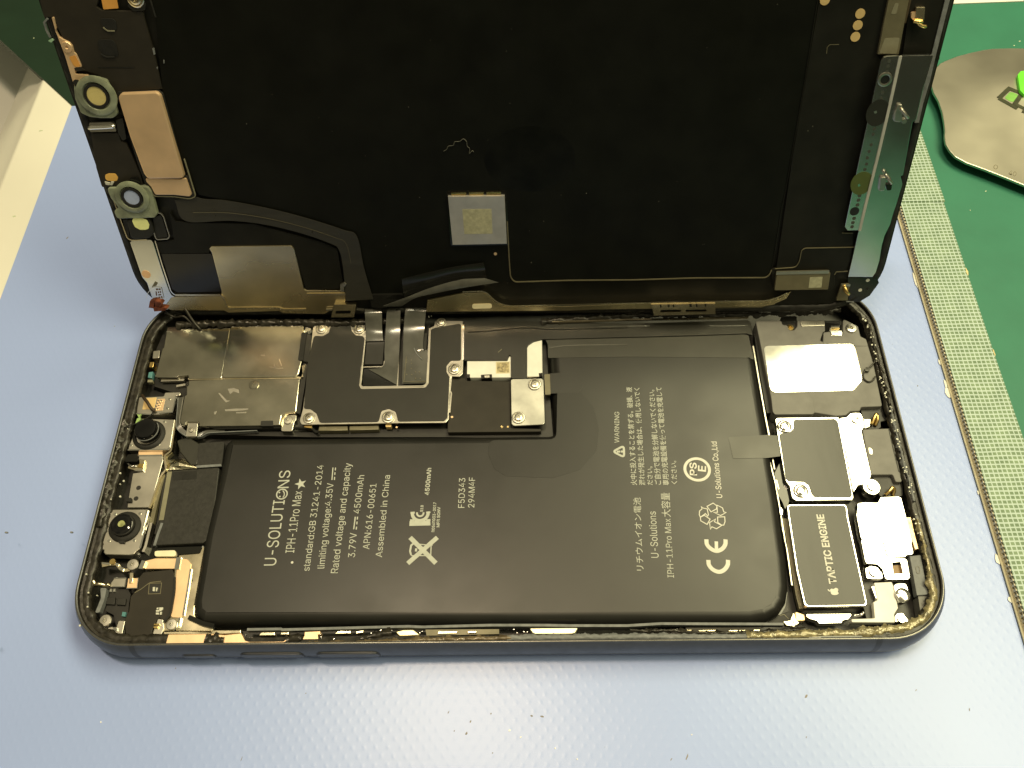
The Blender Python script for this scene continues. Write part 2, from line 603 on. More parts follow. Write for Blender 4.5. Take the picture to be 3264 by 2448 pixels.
def mesh_tape_material():
    m = bpy.data.materials.new('woven_mesh_tape')
    m.use_nodes = True
    n, l = m.node_tree.nodes, m.node_tree.links
    b = n['Principled BSDF']
    t = n.new('ShaderNodeTexCoord')
    wob = n.new('ShaderNodeTexNoise'); wob.inputs['Scale'].default_value = 160
    l.new(t.outputs['Object'], wob.inputs['Vector'])
    ws = n.new('ShaderNodeVectorMath'); ws.operation = 'SCALE'; ws.inputs['Scale'].default_value = 0.00035
    l.new(wob.outputs['Color'], ws.inputs[0])
    ad = n.new('ShaderNodeVectorMath'); ad.operation = 'ADD'
    l.new(t.outputs['Object'], ad.inputs[0]); l.new(ws.outputs[0], ad.inputs[1])
    gx = grid_fac(n, l, ad.outputs[0], 0.93, 0.26, 0)
    gy = grid_fac(n, l, ad.outputs[0], 0.93, 0.36, 1)
    mx = n.new('ShaderNodeMath'); mx.operation = 'MAXIMUM'; l.new(gx, mx.inputs[0]); l.new(gy, mx.inputs[1])
    nz_ = n.new('ShaderNodeTexNoise'); nz_.inputs['Scale'].default_value = 420; l.new(t.outputs['Object'], nz_.inputs['Vector'])
    cell = n.new('ShaderNodeValToRGB')
    cell.color_ramp.elements[0].color = (0.10, 0.17, 0.09, 1); cell.color_ramp.elements[1].color = (0.17, 0.26, 0.15, 1)
    cell.color_ramp.elements[0].position = 0.35; cell.color_ramp.elements[1].position = 0.7
    l.new(nz_.outputs['Fac'], cell.inputs['Fac'])
    thr = n.new('ShaderNodeValToRGB')
    thr.color_ramp.elements[0].color = (0.33, 0.44, 0.40, 1); thr.color_ramp.elements[1].color = (0.48, 0.60, 0.56, 1)
    l.new(nz_.outputs['Fac'], thr.inputs['Fac'])
    mix = n.new('ShaderNodeMixRGB')
    l.new(mx.outputs[0], mix.inputs['Fac']); l.new(cell.outputs['Color'], mix.inputs[1]); l.new(thr.outputs['Color'], mix.inputs[2])
    l.new(mix.outputs[0], b.inputs['Base Color'])
    b.inputs['Roughness'].default_value = 0.5
    bp = n.new('ShaderNodeBump'); bp.inputs['Distance'].default_value = 0.00006
    l.new(mx.outputs[0], bp.inputs['Height']); l.new(bp.outputs['Normal'], b.inputs['Normal'])
    return m


def blue_sheet_material():
    m = M('blue_vinyl_sheet', (0.33, 0.43, 0.82), 0.30, 0, 14, 0.05, 0.05, spec=0.5)
    n, l = m.node_tree.nodes, m.node_tree.links
    b = n['Principled BSDF']
    t = n.new('ShaderNodeTexCoord')
    # rows of small embossed dots, slightly irregular
    wob = n.new('ShaderNodeTexNoise'); wob.inputs['Scale'].default_value = 240
    l.new(t.outputs['Object'], wob.inputs['Vector'])
    ws = n.new('ShaderNodeVectorMath'); ws.operation = 'SCALE'; ws.inputs['Scale'].default_value = 0.0009
    l.new(wob.outputs['Color'], ws.inputs[0])
    ad = n.new('ShaderNodeVectorMath'); ad.operation = 'ADD'
    l.new(t.outputs['Object'], ad.inputs[0]); l.new(ws.outputs[0], ad.inputs[1])
    s = n.new('ShaderNodeSeparateXYZ'); l.new(ad.outputs[0], s.inputs[0])
    def sn(out, per):
        a = n.new('ShaderNodeMath'); a.operation = 'MULTIPLY'; a.inputs[1].default_value = 2 * math.pi / (per * MM)
        l.new(out, a.inputs[0])
        c = n.new('ShaderNodeMath'); c.operation = 'SINE'; l.new(a.outputs[0], c.inputs[0])
        return c.outputs[0]
    mu = n.new('ShaderNodeMath'); mu.operation = 'MULTIPLY'
    l.new(sn(s.outputs[0], 2.1), mu.inputs[0]); l.new(sn(s.outputs[1], 2.9), mu.inputs[1])
    half = n.new('ShaderNodeMath'); half.operation = 'MULTIPLY_ADD'; half.inputs[1].default_value = 0.5; half.inputs[2].default_value = 0.5
    l.new(mu.outputs[0], half.inputs[0])
    pw = n.new('ShaderNodeMath'); pw.operation = 'POWER'; pw.inputs[1].default_value = 4.0; l.new(half.outputs[0], pw.inputs[0])
    lo = n.new('ShaderNodeTexNoise'); lo.inputs['Scale'].default_value = 60; lo.inputs['Detail'].default_value = 4
    l.new(t.outputs['Object'], lo.inputs['Vector'])
    sm_ = n.new('ShaderNodeMath'); sm_.operation = 'MULTIPLY_ADD'; sm_.inputs[1].default_value = 1.2
    l.new(lo.outputs['Fac'], sm_.inputs[0]); l.new(pw.outputs[0], sm_.inputs[2])
    bp = n.new('ShaderNodeBump'); bp.inputs['Distance'].default_value = 0.0000105
    l.new(sm_.outputs[0], bp.inputs['Height']); l.new(bp.outputs['Normal'], b.inputs['Normal'])
    return m


white_top = M('white_table', (0.78, 0.78, 0.74), 0.5, 0, 20, 0.03)
green_rubber = M('green_cutting_mat', (0.030, 0.175, 0.112), 0.5, 0, 90, 0.07, 0.05, 0.02, 600, spec=0.35)
cream_paint = M('cream_plastic', (0.80, 0.79, 0.72), 0.4, 0, 30, 0.04, 0.05)
blue_vinyl = blue_sheet_material()
mesh_tape = mesh_tape_material()
rib_light = M('yellowed_plastic_edge', (0.62, 0.57, 0.40), 0.5, 0, 400, 0.12)
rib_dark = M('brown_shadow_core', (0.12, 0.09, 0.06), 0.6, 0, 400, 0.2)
frayed = M('frayed_tape_glue', (0.66, 0.55, 0.28), 0.55, 0, 600, 0.25, 0.1, 0.1, 600)

prism('table_top', [(-700, -500), (700, -500), (700, 700), (-700, 700)], -60, -40, white_top, None, tags=STRUCT)
prism('green_mat', [(-60, -300), (420, -300), (420, 420), (-70, 420), (-70, 90), (-60, 90)], -2.2, -0.25, green_rubber, None, r=1.0,
      tags=T('smooth green cutting mat spread under the blue sheet and the steel card', 'mat'))
prism('blue_sheet', [(-118.1, -140), (92.5, -140), (92.5, 147.6), (-118.1, 147.6)], -0.25 + 0.004, 0.0, blue_vinyl, None,
      tags=T('pale blue embossed plastic sheet lying flat under the opened phone', 'work mat'))

prism('shaded_green_mat', [(-70.5, 100), (-70.5, 420), (-390.5, 420), (-149.6, 179.2), (-118, 147.7)], -2.2, -0.22, M('shaded_green_mat', (0.010, 0.028, 0.016), 0.55, 0, 90, 0.1, spec=0.25), None,  # separate piece of the green mat, its shade put into a darker base colour
      tags=T('part of the green mat with its shade coloured in, behind the left edge of the raised screen, beside the cream board', 'board'))
prism('white_sheet', [(60, 179.2), (126.4, 179.5), (330, 182.0), (330, 380), (60, 380)], -0.24, 0.1, white_top, None,
      tags=T('plain white sheet lying on the green mat behind the phone screen', 'sheet'))

# cream board: flat lip beside the blue sheet, then a rounded slope that falls away to the left
bm = bmesh.new()
prof = [(-100, -5.0), (-100, -0.5), (-128.9, -0.5), (-129.6, -0.7), (-130.4, -1.4), (-133.5, -4.6), (-137.5, -8.4), (-142, -12.2), (-147, -16.6), (-155, -24.5), (-165, -34), (-165, -39.9), (-100, -39.9)]
vv = [[bm.verts.new((x, y, z)) for x, z in prof] for y in (-120, 320)]
for i in range(len(prof)):
    j = (i + 1) % len(prof)
    bm.faces.new((vv[0][i], vv[0][j], vv[1][j], vv[1][i]))
bm.faces.new(vv[0]); bm.faces.new(vv[1][::-1])
build('cream_board', bm, cream_paint, None, True, T('cream moulded plastic board with a sloping left side beside the blue sheet', 'board'))

strip = thing('mesh_strip', 'raised green and white mesh tape strip beside the blue sheet', 'edging strip', (98.3, 50, 0))
prism('mesh_top', [(93.3, -70), (103.35, -70), (103.6, 20), (103.3, 60), (103.45, 107.2), (93.4, 107.2), (93.3, 40)], 1.85, 2.0, mesh_tape, strip)
prism('mesh_top', [(93.5, 104.6), (103.7, 104.2), (103.5, 150), (93.6, 150)], 2.03, 2.16, mesh_tape, strip, tags={'label': 'overlapping second length of mesh tape'})
prism('core', [(93.9, -70), (103.0, -70), (103.0, 150), (93.9, 150)], -0.2, 1.8, rib_dark, strip)
bm = bmesh.new()
add_prism(bm, [(92.6, -70), (93.85, -70), (93.85, 150), (92.6, 150)], 0.02, 0.42)
add_prism(bm, [(93.0, -70), (93.85, -70), (93.85, 150), (93.0, 150)], 0.42, 0.62)
add_prism(bm, [(93.25, -70), (93.88, -70), (93.88, 150), (93.25, 150)], 1.22, 1.36)
y = -70
while y < 150:
    add_prism(bm, [(93.1, y), (93.86, y), (93.86, y + 0.38), (93.1, y + 0.38)], 0.62, 1.82)
    y += 0.93
build('ribbed_edge', bm, rib_light, strip)
bm = bmesh.new()
for (x, y, a, b) in [(92.4, 83, 0.3, 2.2), (92.4, 61, 0.2, 0.8), (92.3, 53.5, 0.5, 1.3), (92.35, 55.6, 0.3, 1.0), (92.35, 17.5, 0.45, 1.0), (92.4, 9.8, 0.3, 0.6), (92.4, 31, 0.2, 0.5)]:
    add_prism(bm, [(x + a * math.cos(t) * random.uniform(.7, 1.2), y + b * math.sin(t) * random.uniform(.7, 1.2)) for t in [k * math.pi / 5 for k in range(10)]], 0.01, 0.22)
build('glue_residue', bm, white_part, strip, tags={'kind': 'stuff'})
bm = bmesh.new()
for (x, y, a, b) in [(103.45, 105.5, 0.3, 1.4), (103.4, 83.5, 0.2, 1.0), (103.35, 62, 0.15, 0.8)]:
    add_prism(bm, [(x + a * math.cos(t) * random.uniform(.6, 1.3), y + b * math.sin(t) * random.uniform(.6, 1.3)) for t in [k * math.pi / 5 for k in range(10)]], 1.8, 2.05)
build('frayed_edge', bm, frayed, strip, tags={'kind': 'stuff'})

card_steel = M('worn_steel_card', (0.66, 0.63, 0.54), 0.33, 1.0, 60, 0.10, 0.10, 0.006, 90, stretch=(0.3, 1, 1))
paint_dark = M('olive_black_paint', (0.035, 0.04, 0.015), 0.5, 0, 600, 0.3)
neon = M('neon_green_tape', (0.16, 0.85, 0.05), 0.4, 0, 200, 0.10)
neon_dim = M('dull_green_tape', (0.20, 0.46, 0.10), 0.4, 0, 300, 0.25)
engrave = M('engraved_mark', (0.20, 0.18, 0.12), 0.6, 0.4)
card_pts = [(110.10, 146.07), (112.18, 149.62), (114.20, 151.82), (115.93, 152.86), (119.29, 154.44), (123.07, 155.67), (126.80, 156.64), (129.38, 157.02), (133.84, 157.05), (137.40, 156.82), (146.22, 155.61), (152.48, 148.67), (151.03, 133.92), (142.27, 111.60), (134.25, 104.04), (128.05, 105.13), (123.06, 108.44), (119.43, 110.99), (115.11, 113.90), (111.63, 116.05), (109.47, 118.18), (108.64, 120.28), (108.22, 122.71), (108.58, 125.14), (109.16, 127.09), (109.72, 130.07), (110.18, 133.77), (110.26, 137.91), (109.80, 140.90)]
card = thing('steel_card', 'flat polished steel card with rounded corners and faded lettering on the green mat', 'metal card', (card_pts[0][0] + 20, card_pts[0][1], 0))
prism('plate', card_pts, 2.0, 2.6, card_steel, card, r=1.5, bev=0.18)
prism('stand_pad', circ([(139.77, 132.72)][0], 12), -0.25, 2.0, blk_rubber, card)
prism('green_label', [(126.89, 138.13), (129.09, 140.42), (130.84, 139.09), (128.52, 136.26)], 2.61, 2.66, neon_dim, card, r=0.8)
bm = bmesh.new()
add_stroke(bm, [(125.49, 138.01), (129.11, 141.51), (131.77, 139.54), (128.72, 135.60)], 1.15, 2.67, 2.72)
add_stroke(bm, [(125.49, 138.01), (128.99, 134.12)], 1.1, 2.67, 2.715)
add_stroke(bm, [(128.89, 135.83), (131.93, 132.81)], 1.05, 2.67, 2.718)
add_stroke(bm, [(129.94, 132.55), (131.28, 134.54)], 0.8, 2.67, 2.716)
build('painted_lettering', bm, paint_dark, card)
text('engraved_text', '0', [(117.36, 113.96)][0], [(118.25, 113.56)][0], [(117.97, 115.35)][0], 2.62, engrave, card)
text('engraved_text', '40', [(120.37, 111.95)][0], [(121.93, 111.19)][0], [(121.04, 113.37)][0], 2.62, engrave, card)
prism('neon_tag', [(132.04, 145.59), (133.08, 146.81), (136.38, 147.40), (134.30, 138.95), (131.45, 138.08), (130.91, 139.85)], 2.75, 3.6, neon, None, r=0.6, bev=0.15,
      tags=T('bright neon green plastic tag lying on the steel card', 'tag'))

# crumbs on the bench
bm = bmesh.new()
def crumb(x, y, a, b, rot, h=0.12, z=0.0):
    k = random.randint(5, 7)
    add_prism(bm, [(x + (a * math.cos(t) * math.cos(rot) - b * math.sin(t) * math.sin(rot)) * random.uniform(.7, 1.2),
                    y + (a * math.cos(t) * math.sin(rot) + b * math.sin(t) * math.cos(rot)) * random.uniform(.7, 1.2)) for t in [2 * math.pi * i / k for i in range(k)]], z, z + h)
for (x, y), a, b in zip([(-106.98, 101.12), (-6.59, -12.62), (4.74, -9.81), (6.55, -9.92), (31.00, -16.52), (-9.83, -9.09), (52.69, -6.88), (80.13, -9.23), (-2.39, -9.40), (-35.46, -5.75), (-5.93, -10.67), (-8.73, -12.20), (-89.09, 74.64), (86.56, 55.36), (-45.29, -16.56), (71.83, -5.96), (-2.04, -15.77), (-59.84, -1.21), (28.32, -16.90), (51.55, -13.54)],
                        [0.55, 0.35, 0.22, 0.2, 0.75, 0.35, 0.45, 0.3, 0.25, 0.15, 0.3, 0.18, 0.2, 0.25, 0.5, 0.3, 0.2, 0.2, 0.3, 0.2], [0.18, 0.28, 0.34, 0.45, 0.16, 0.12, 0.3, 0.12, 0.2, 0.12, 0.2, 0.15, 0.12, 0.15, 0.08, 0.1, 0.15, 0.1, 0.12, 0.1]):
    crumb(x, y, a * 0.8, b * 0.7, random.choice((1.1, 0.9, 1.3)), 0.05)
for _ in range(9):
    crumb(random.uniform(-112, 88), random.choice((random.uniform(-24, -3), random.uniform(-24, -3), random.uniform(20, 120))), random.uniform(.04, .11), random.uniform(.03, .07), random.uniform(0, 3), 0.03)
build('dust', bm, M('dark_grit', (0.26, 0.24, 0.24), 0.7), None, tags={'kind': 'stuff'})
bm = bmesh.new()
for (x, y) in [(-71.36, -10.40), (32.16, -13.03), (12.40, -16.82), (8.71, -15.07), (2.81, -13.28), (0.91, -12.15)]:
    crumb(x, y, random.uniform(.1, .24), random.uniform(.1, .2), 0.4, 0.1)
build('dust', bm, M('white_grit', (0.85, 0.83, 0.78), 0.4), None, tags={'kind': 'stuff'})
bm = bmesh.new()
for (x, y) in [(110.28, 103.42), (-137.03, 176.71), (139.43, 163.14), (137.42, 161.42), (115.58, 109.34)]:
    crumb(x, y, random.uniform(.12, .3), random.uniform(.1, .2), 0.4, 0.1, -0.25)
for (x, y) in [(-124.48, 138.90), (-116.75, 91.20), (-122.77, 108.86)]:
    crumb(x, y, .5, .2, 0.2, 0.1, -0.5)
build('dust', bm, M('pale_green_grit', (0.55, 0.62, 0.45), 0.5), None, tags={'kind': 'stuff'})


# ------------------------------------------------------------------ the display assembly, opened like a lid (local axes: u along, v up the panel, w out of its back)
SM = [[0.999584, -0.025246, 0.01391], [-0.003622, 0.368734, 0.929528], [-0.028596, -0.929192, 0.36849]]
SO = [-0.4024, 69.7953, 8.2672]
disp = thing('display_assembly', "phone screen lifted open like a lid, its black back and flex cables showing", 'phone screen', SO)
OFF[disp.name] = Vector((0, 0, 0))
disp.matrix_world = Matrix(((SM[0][0], SM[1][0], SM[2][0], SO[0] * MM), (SM[0][1], SM[1][1], SM[2][1], SO[1] * MM), (SM[0][2], SM[1][2], SM[2][2], SO[2] * MM), (0, 0, 0, 1)))

outer = rr(-77.6, 77.6, 0, 75.6, 11.5)
bm = bmesh.new()
rings = [(inset(outer, 0.35), -2.0), (inset(outer, 0.02), -1.6), (outer, -0.9), (inset(outer, 0.15), -0.3), (inset(outer, 0.6), -0.15)]
vs = [[bm.verts.new((q[0], q[1], z)) for q in r] for r, z in rings]
for a, b in zip(vs[:-1], vs[1:]):
    for i in range(len(a)):
        j = (i + 1) % len(a)
        bm.faces.new((a[i], a[j], b[j], b[i]))
bm.faces.new(vs[0][::-1]); bm.faces.new(vs[-1])
build('glass_panel', bm, blk_lower, disp, True)


def rough_ring(name, base, ins0, ins1, z0, mat, parent, amp, zamp, nx=5, n=620, skip=None):
    """a lumpy bead that follows an outline"""
    P = [Vector(q) for q in base]
    L = [0]
    for i in range(len(P)):
        L.append(L[-1] + (P[(i + 1) % len(P)] - P[i]).length)
    if area2(base) < 0:
        P = P[::-1]
    bm = bmesh.new()
    rows = []
    ph = [random.uniform(0, 6.28) for _ in range(14)]
    for k in range(n):
        s = L[-1] * k / n
        i = 0
        while L[i + 1] < s: i += 1
        a, b = P[i], P[(i + 1) % len(P)]
        u = (s - L[i]) / max(L[i + 1] - L[i], 1e-6)
        q = a.lerp(b, u)
        # smooth inward normal
        pa, pb = P[i - 1], P[(i + 2) % len(P)]
        d = ((b - a).normalized() + ((b - pa).normalized() * (1 - u) + (pb - a).normalized() * u)).normalized()
        nn = Vector((-d.y, d.x))
        row = []
        for c in range(nx + 1):
            f = c / nx
            w = math.sin(s * 1.7 + ph[c]) * 0.5 + math.sin(s * 4.3 + ph[c + 6]) * 0.3 + random.uniform(-.6, .6)
            ii = ins0 + (ins1 - ins0) * f + (w * amp if c in (nx, nx - 1) else w * amp * 0.3)
            z = z0 + zamp * (math.sin(math.pi * f) * (0.7 + 0.5 * w)) + (-0.5 if c in (0, nx) else 0)
            row.append(bm.verts.new((q.x + nn.x * ii, q.y + nn.y * ii, z)))
        rows.append(row)
    for k in range(n):
        a, b = rows[k], rows[(k + 1) % n]
        if skip and skip(a[2].co): continue
        for c in range(nx):
            bm.faces.new((a[c], a[c + 1], b[c + 1], b[c]))
    return build(name, bm, mat, parent, 'all')


rough_ring('gasket', outer, 0.25, 2.1, -0.1, blk_rubber, disp, 0.16, 0.45)

# big graphite covered back of the panel
main_pts = [(-57.34, 64.79), (-57.56, 61.97), (-59.91, 49.61), (-60.48, 32.56), (-58.79, 29.41)] + [(-58.40, 28.76), (-53.62, 27.45), (-45.41, 25.70), (-31.13, 20.80), (-28.55, 19.21), (-28.08, 5.57)] + [(-25.95, 5.54), (-21.04, 5.50), (-12.53, 7.67), (-5.16, 9.40), (-1.37, 8.39), (1.74, 8.22)] + [(19.64, 8.46), (39.38, 8.73), (54.03, 8.78), (54.74, 9.52), (54.90, 10.71)] + [(55.09, 13.95), (54.98, 34.61)] + [(55.28, 42.37), (55.16, 61.95), (56.62, 66.17), (40.58, 66.60)] + [(-54.94, 70.19)]
prism('back_panel', main_pts, -0.2, 0.3, blk_panel, disp, bev=0.1)
# inner seam and raised rail around the panel
stroke('panel_seam', [(1.86, 22.17), (1.94, 13.33), (2.04, 9.52), (2.83, 8.35), (14.22, 8.62)] + [(27.45, 8.59), (39.61, 8.91), (54.00, 8.84), (54.66, 9.58), (54.88, 10.71)], 0.22, 0.25, 0.46, pale_gold if False else ic_plate, disp, r=1.2)
stroke('panel_seam', [(54.94, 63.06), (55.10, 46.38), (54.99, 27.63)] + [(54.84, 24.36), (54.95, 11.63), (54.61, 9.21)], 0.12, 0.25, 0.42, blk_lower, disp)
prism('connector_cover', [(54.80, 10.71), (55.23, 10.94), (59.03, 10.92), (59.96, 11.44), (59.91, 14.78), (60.41, 15.52), (69.94, 15.63), (70.10, 12.35), (69.75, 10.30), (67.59, 9.73), (68.16, 6.73), (67.36, 5.52), (60.40, 5.59), (56.27, 5.63), (55.22, 8.38)], -0.1, 0.45, blk_lower, disp, r=0.8, bev=0.12)
stroke('panel_seam', [(70.10, 15.64), (60.68, 15.55), (60.08, 15.09), (60.09, 12.55), (59.58, 11.23), (55.49, 10.93)], 0.14, 0.35, 0.55, ic_plate, disp, r=0.8)
stroke('panel_seam', [(69.36, 18.75), (67.25, 18.78)], 0.14, 0.35, 0.5, ic_plate, disp)
stroke('panel_seam', [(70.06, 10.18), (67.80, 10.07), (67.58, 9.40)], 0.2, 0.35, 0.5, ic_plate, disp)
stroke('panel_seam', [(59.82, 54.70), (58.27, 54.70), (57.90, 54.27), (58.00, 53.20)], 0.10, 0.2, 0.36, ic_plate, disp)
prism('right_panel', [(55.23, 63.04), (66.32, 62.76), (66.70, 52.89), (67.78, 51.11), (69.27, 27.38)] + [(67.70, 21.20), (67.87, 19.20), (67.30, 18.70), (69.44, 18.55), (70.15, 15.61), (60.50, 15.47), (60.12, 12.33), (59.63, 11.14), (55.77, 10.84), (55.18, 34.63)], -0.1, 0.33, blk_lower, disp, bev=0.1)
prisms('faint_smudge', [circ([(6.59, 34.93)][0], 8.6, 30, 6.5)], 0.0, 0.304, M('darker_graphite_stain', (0.0042, 0.0045, 0.0034), 0.34, 0, 250, 0.4, 0.05, spec=0.2), disp)

# square chip in its window
prism('chip_window', [(-9.64, 28.71), (-9.24, 28.94), (1.62, 28.82), (2.00, 28.40), (2.07, 16.98), (-9.74, 16.87)], 0.0, 0.34, blk_gloss, disp, r=0.5)
chip = prism('touch_chip', [(-9.37, 27.97), (1.57, 27.92), (1.61, 17.57), (-9.29, 17.45)], 0.3, 0.95, chip_steel, disp, bev=0.05)
prism('etched_mark', [(-6.79, 25.28), (-1.07, 25.24), (-1.11, 19.87), (-6.73, 19.84)], 0.95, 0.965, chip_mark, chip)
prisms('solder_pad', [[(-8.80, 28.50), (-5.86, 28.55), (-5.89, 28.07), (-8.73, 28.04)], [(-5.32, 28.54), (-2.45, 28.54), (-2.48, 28.04), (-5.24, 28.03)], [(-1.91, 28.53), (0.90, 28.54), (0.88, 28.06), (-1.90, 28.05)]], 0.34, 0.5, gold, chip)
prism('test_point', circ([(-0.82, 14.97)][0], 0.32), 0.28, 0.36, tan_plate, disp)

# curved display flex, running down to the hinge
sheetL = [(-63.61, 27.80, 0.45), (-62.60, 23.27, 0.50), (-53.60, 23.27, 0.60), (-46.71, 22.38, 0.70), (-40.01, 20.51, 0.75), (-34.29, 18.12, 0.80), (-32.58, 16.64, 0.80), (-32.34, 12.37, 0.85), (-32.90, 4.54, 1.10)]
sheetR = [(-59.35, 28.47, 0.45), (-57.60, 27.98, 0.50), (-53.03, 27.58, 0.60), (-45.05, 25.82, 0.70), (-38.02, 23.68, 0.75), (-31.00, 21.01, 0.80), (-28.42, 19.47, 0.80), (-28.01, 12.32, 0.85), (-27.05, 4.91, 1.10)]
sheet('display_flex', sheetL, sheetR, 0.12, flex_olive, disp, 6, 4, tags={'label': 'curved olive-black ribbon cable'})
for t in (0.42,):
    mid = [Vector(a).lerp(Vector(b), t) for a, b in zip(sheetL[1:-1], sheetR[1:-1])]
    stroke('flex_trace', [(q.x, q.y) for q in catmull([Vector((m.x, m.y, 0)) for m in mid], 5)], 0.05, 0.78, 0.83, ic_plate, disp)
# free-standing black flex twisting towards the hinge
sheet('touch_flex', [(-3.25, 13.16, 0.70), (-9.59, 12.67, 1.60), (-15.55, 11.60, 2.20), (-20.17, 10.46, 2.40)], [(-2.76, 9.08, 0.50), (-8.68, 9.29, 1.30), (-14.73, 7.89, 2.00), (-20.26, 5.68, 2.20)], 0.1, blk_gloss, disp, 6, 4, 0.15)
sheet('touch_flex', [(-3.69, 9.65, 0.60), (-8.66, 9.52, 1.40), (-14.69, 8.13, 2.20), (-19.66, 6.21, 2.60), (-24.83, 4.00, 2.40)], [(-0.39, 8.42, 0.60), (-7.56, 7.85, 1.60), (-13.60, 6.89, 2.20), (-17.74, 6.05, 2.60), (-20.96, 3.83, 2.20)], 0.1, clear_flex, disp, 6, 4, 0.1)
prism('hinge_tape', [(-27.79, 5.79), (-20.72, 5.87), (-20.80, 3.58), (-25.76, 2.46), (-27.71, 2.77)], 0.3, 0.9, blk_gloss, disp, r=0.4)

# golden steel bracket along the lower left edge
brk = prism('lower_bracket', [(-59.35, 17.14), (-58.81, 17.59), (-42.28, 17.51), (-41.80, 16.92), (-41.55, 7.31), (-41.08, 6.88), (-34.00, 6.81), (-33.03, 7.51), (-32.90, 5.94), (-33.19, 4.08), (-38.19, 0.97), (-47.22, 1.22), (-47.85, 1.82), (-59.07, 1.48), (-59.94, 2.05), (-71.37, 2.15), (-72.92, 2.99), (-70.57, 5.45), (-69.38, 5.64), (-59.57, 5.63), (-59.26, 6.92), (-59.03, 15.93)], 0.0, 0.6, bracket_gold, disp, r=0.5, bev=0.1, tags={'label': 'gold-toned steel bracket with a large square tab'})
stroke('pressed_bead', [(-69.45, 6.14), (-59.69, 6.04), (-59.09, 5.40), (-58.94, 2.93), (-58.49, 2.69), (-47.78, 2.68), (-46.87, 2.17), (-41.97, 2.19)], 0.45, 0.5, 0.80, pale_gold, brk, r=0.5)
stroke('pressed_bead', [(-41.07, 6.00), (-32.87, 6.00)], 0.45, 0.5, 0.80, pale_gold, brk)
prism('bracket_clip', [(-33.50, 8.56), (-32.51, 9.10), (-32.16, 8.68), (-32.85, 7.71), (-32.88, 6.72), (-33.70, 7.01)], 0.6, 1.2, satin_steel, brk, bev=0.1)
left_strip = prism('side_bracket', [(-75.45, 18.97), (-70.89, 19.23), (-70.60, 18.59), (-70.67, 12.50), (-70.55, 7.29), (-70.29, 5.99), (-69.54, 5.50), (-70.77, 2.94), (-72.50, 2.21), (-74.75, 3.71), (-74.81, 7.33), (-74.80, 9.04), (-75.42, 10.46)], 0.0, 0.55, mirror_steel, disp, r=0.5, bev=0.1, tags={'label': 'silver side bracket that mirrors the bench'})
prism('peach_dot', circ([(-74.34, 11.18)][0], 0.95), 0.5, 0.6, M('peach_dot', (0.80, 0.50, 0.28), 0.5), left_strip)
stroke('edge_rail', [(-70.04, 19.06), (-70.19, 13.54), (-70.14, 6.95), (-69.53, 6.08), (-68.32, 6.07)], 0.22, 0.3, 0.75, bright_steel, disp, r=0.8)
prism('scuff', [(-72.89, 9.49), (-72.39, 9.06), (-72.97, 8.36), (-74.06, 8.08)], 0.5, 0.58, ic_plate, left_strip)
prisms('stamped_mark', [[(-73.31, 7.65), (-72.86, 7.70), (-72.88, 7.30), (-73.32, 7.25)], [(-72.73, 7.64), (-72.29, 7.70), (-72.31, 7.35), (-72.73, 7.30)], [(-73.59, 6.94), (-73.32, 6.99), (-73.49, 5.93), (-73.75, 5.87)], [(-73.09, 6.93), (-72.83, 6.96), (-72.87, 6.55), (-73.12, 6.50)], [(-72.66, 7.01), (-72.40, 7.07), (-72.43, 6.61), (-72.67, 6.55)], [(-73.22, 6.21), (-72.56, 6.32), (-72.57, 6.03), (-73.23, 5.92)], [(-73.32, 5.63), (-73.00, 5.69), (-73.01, 5.40), (-73.33, 5.34)], [(-72.77, 5.77), (-72.46, 5.80), (-72.51, 5.45), (-72.80, 5.43)]], 0.5, 0.58, M('brown_stamp', (0.10, 0.05, 0.03), 0.6), left_strip)
stroke('wire_loop', [(-76.02, 5.34), (-75.30, 6.63), (-74.04, 7.91), (-73.11, 8.10), (-72.03, 7.92), (-72.21, 5.39), (-73.07, 5.22)], 0.10, 0.62, 0.72, bright_steel, left_strip)
bm = bmesh.new()
for pl in ([(-74.14, 5.03), (-72.96, 4.73), (-72.62, 4.14), (-73.17, 3.56), (-74.14, 4.15)], [(-75.19, 4.89), (-73.97, 5.17), (-74.95, 3.13), (-75.92, 3.29)], [(-74.86, 3.43), (-72.62, 3.26), (-71.77, 3.11), (-72.56, 2.58), (-74.91, 2.40)], [(-74.31, 4.01), (-73.38, 3.71), (-73.51, 2.83), (-74.48, 2.98)]):
    add_prism(bm, pl, 0.2, random.uniform(.8, 1.4))
build('torn_flex', bm, copper, disp, tags={'label': 'torn copper-coloured scrap at the lower left corner'})

# bracket right of the hinge and the lower rail
rail = prism('lower_rail', [(-16.23, 1.24), (-15.70, 4.14), (-8.04, 5.83), (-3.90, 5.96), (-3.07, 5.58), (-1.35, 3.49), (0.32, 2.69), (1.78, 2.36), (14.26, 2.42)] + [(30.38, 3.00), (45.64, 3.17), (55.05, 3.15), (57.53, 3.99), (59.60, 5.66), (58.85, 3.82), (56.21, 2.35), (53.92, 1.94), (45.01, 1.76), (19.80, 1.48)] + [(14.26, 1.27)], 0.0, 0.5, bracket_gold, disp, bev=0.08, tags={'label': 'dark steel rail with a white slot'})
stroke('pressed_bead', [(-8.12, 6.23), (-3.92, 6.36), (-2.93, 5.84), (-1.21, 3.78), (0.34, 2.96), (1.79, 2.66), (14.25, 2.86)] + [(27.72, 3.09), (45.60, 3.39), (54.99, 3.43), (56.97, 4.15), (58.85, 5.36)], 0.28, 0.4, 0.66, pale_gold, rail, r=1.0)
prism('oval_slot', fillet([(-6.31, 3.14), (-2.14, 3.22), (-2.15, 2.06), (-6.33, 1.98)], 0.7), 0.45, 0.54, M('cream_window', (0.80, 0.72, 0.5), 0.4), rail)
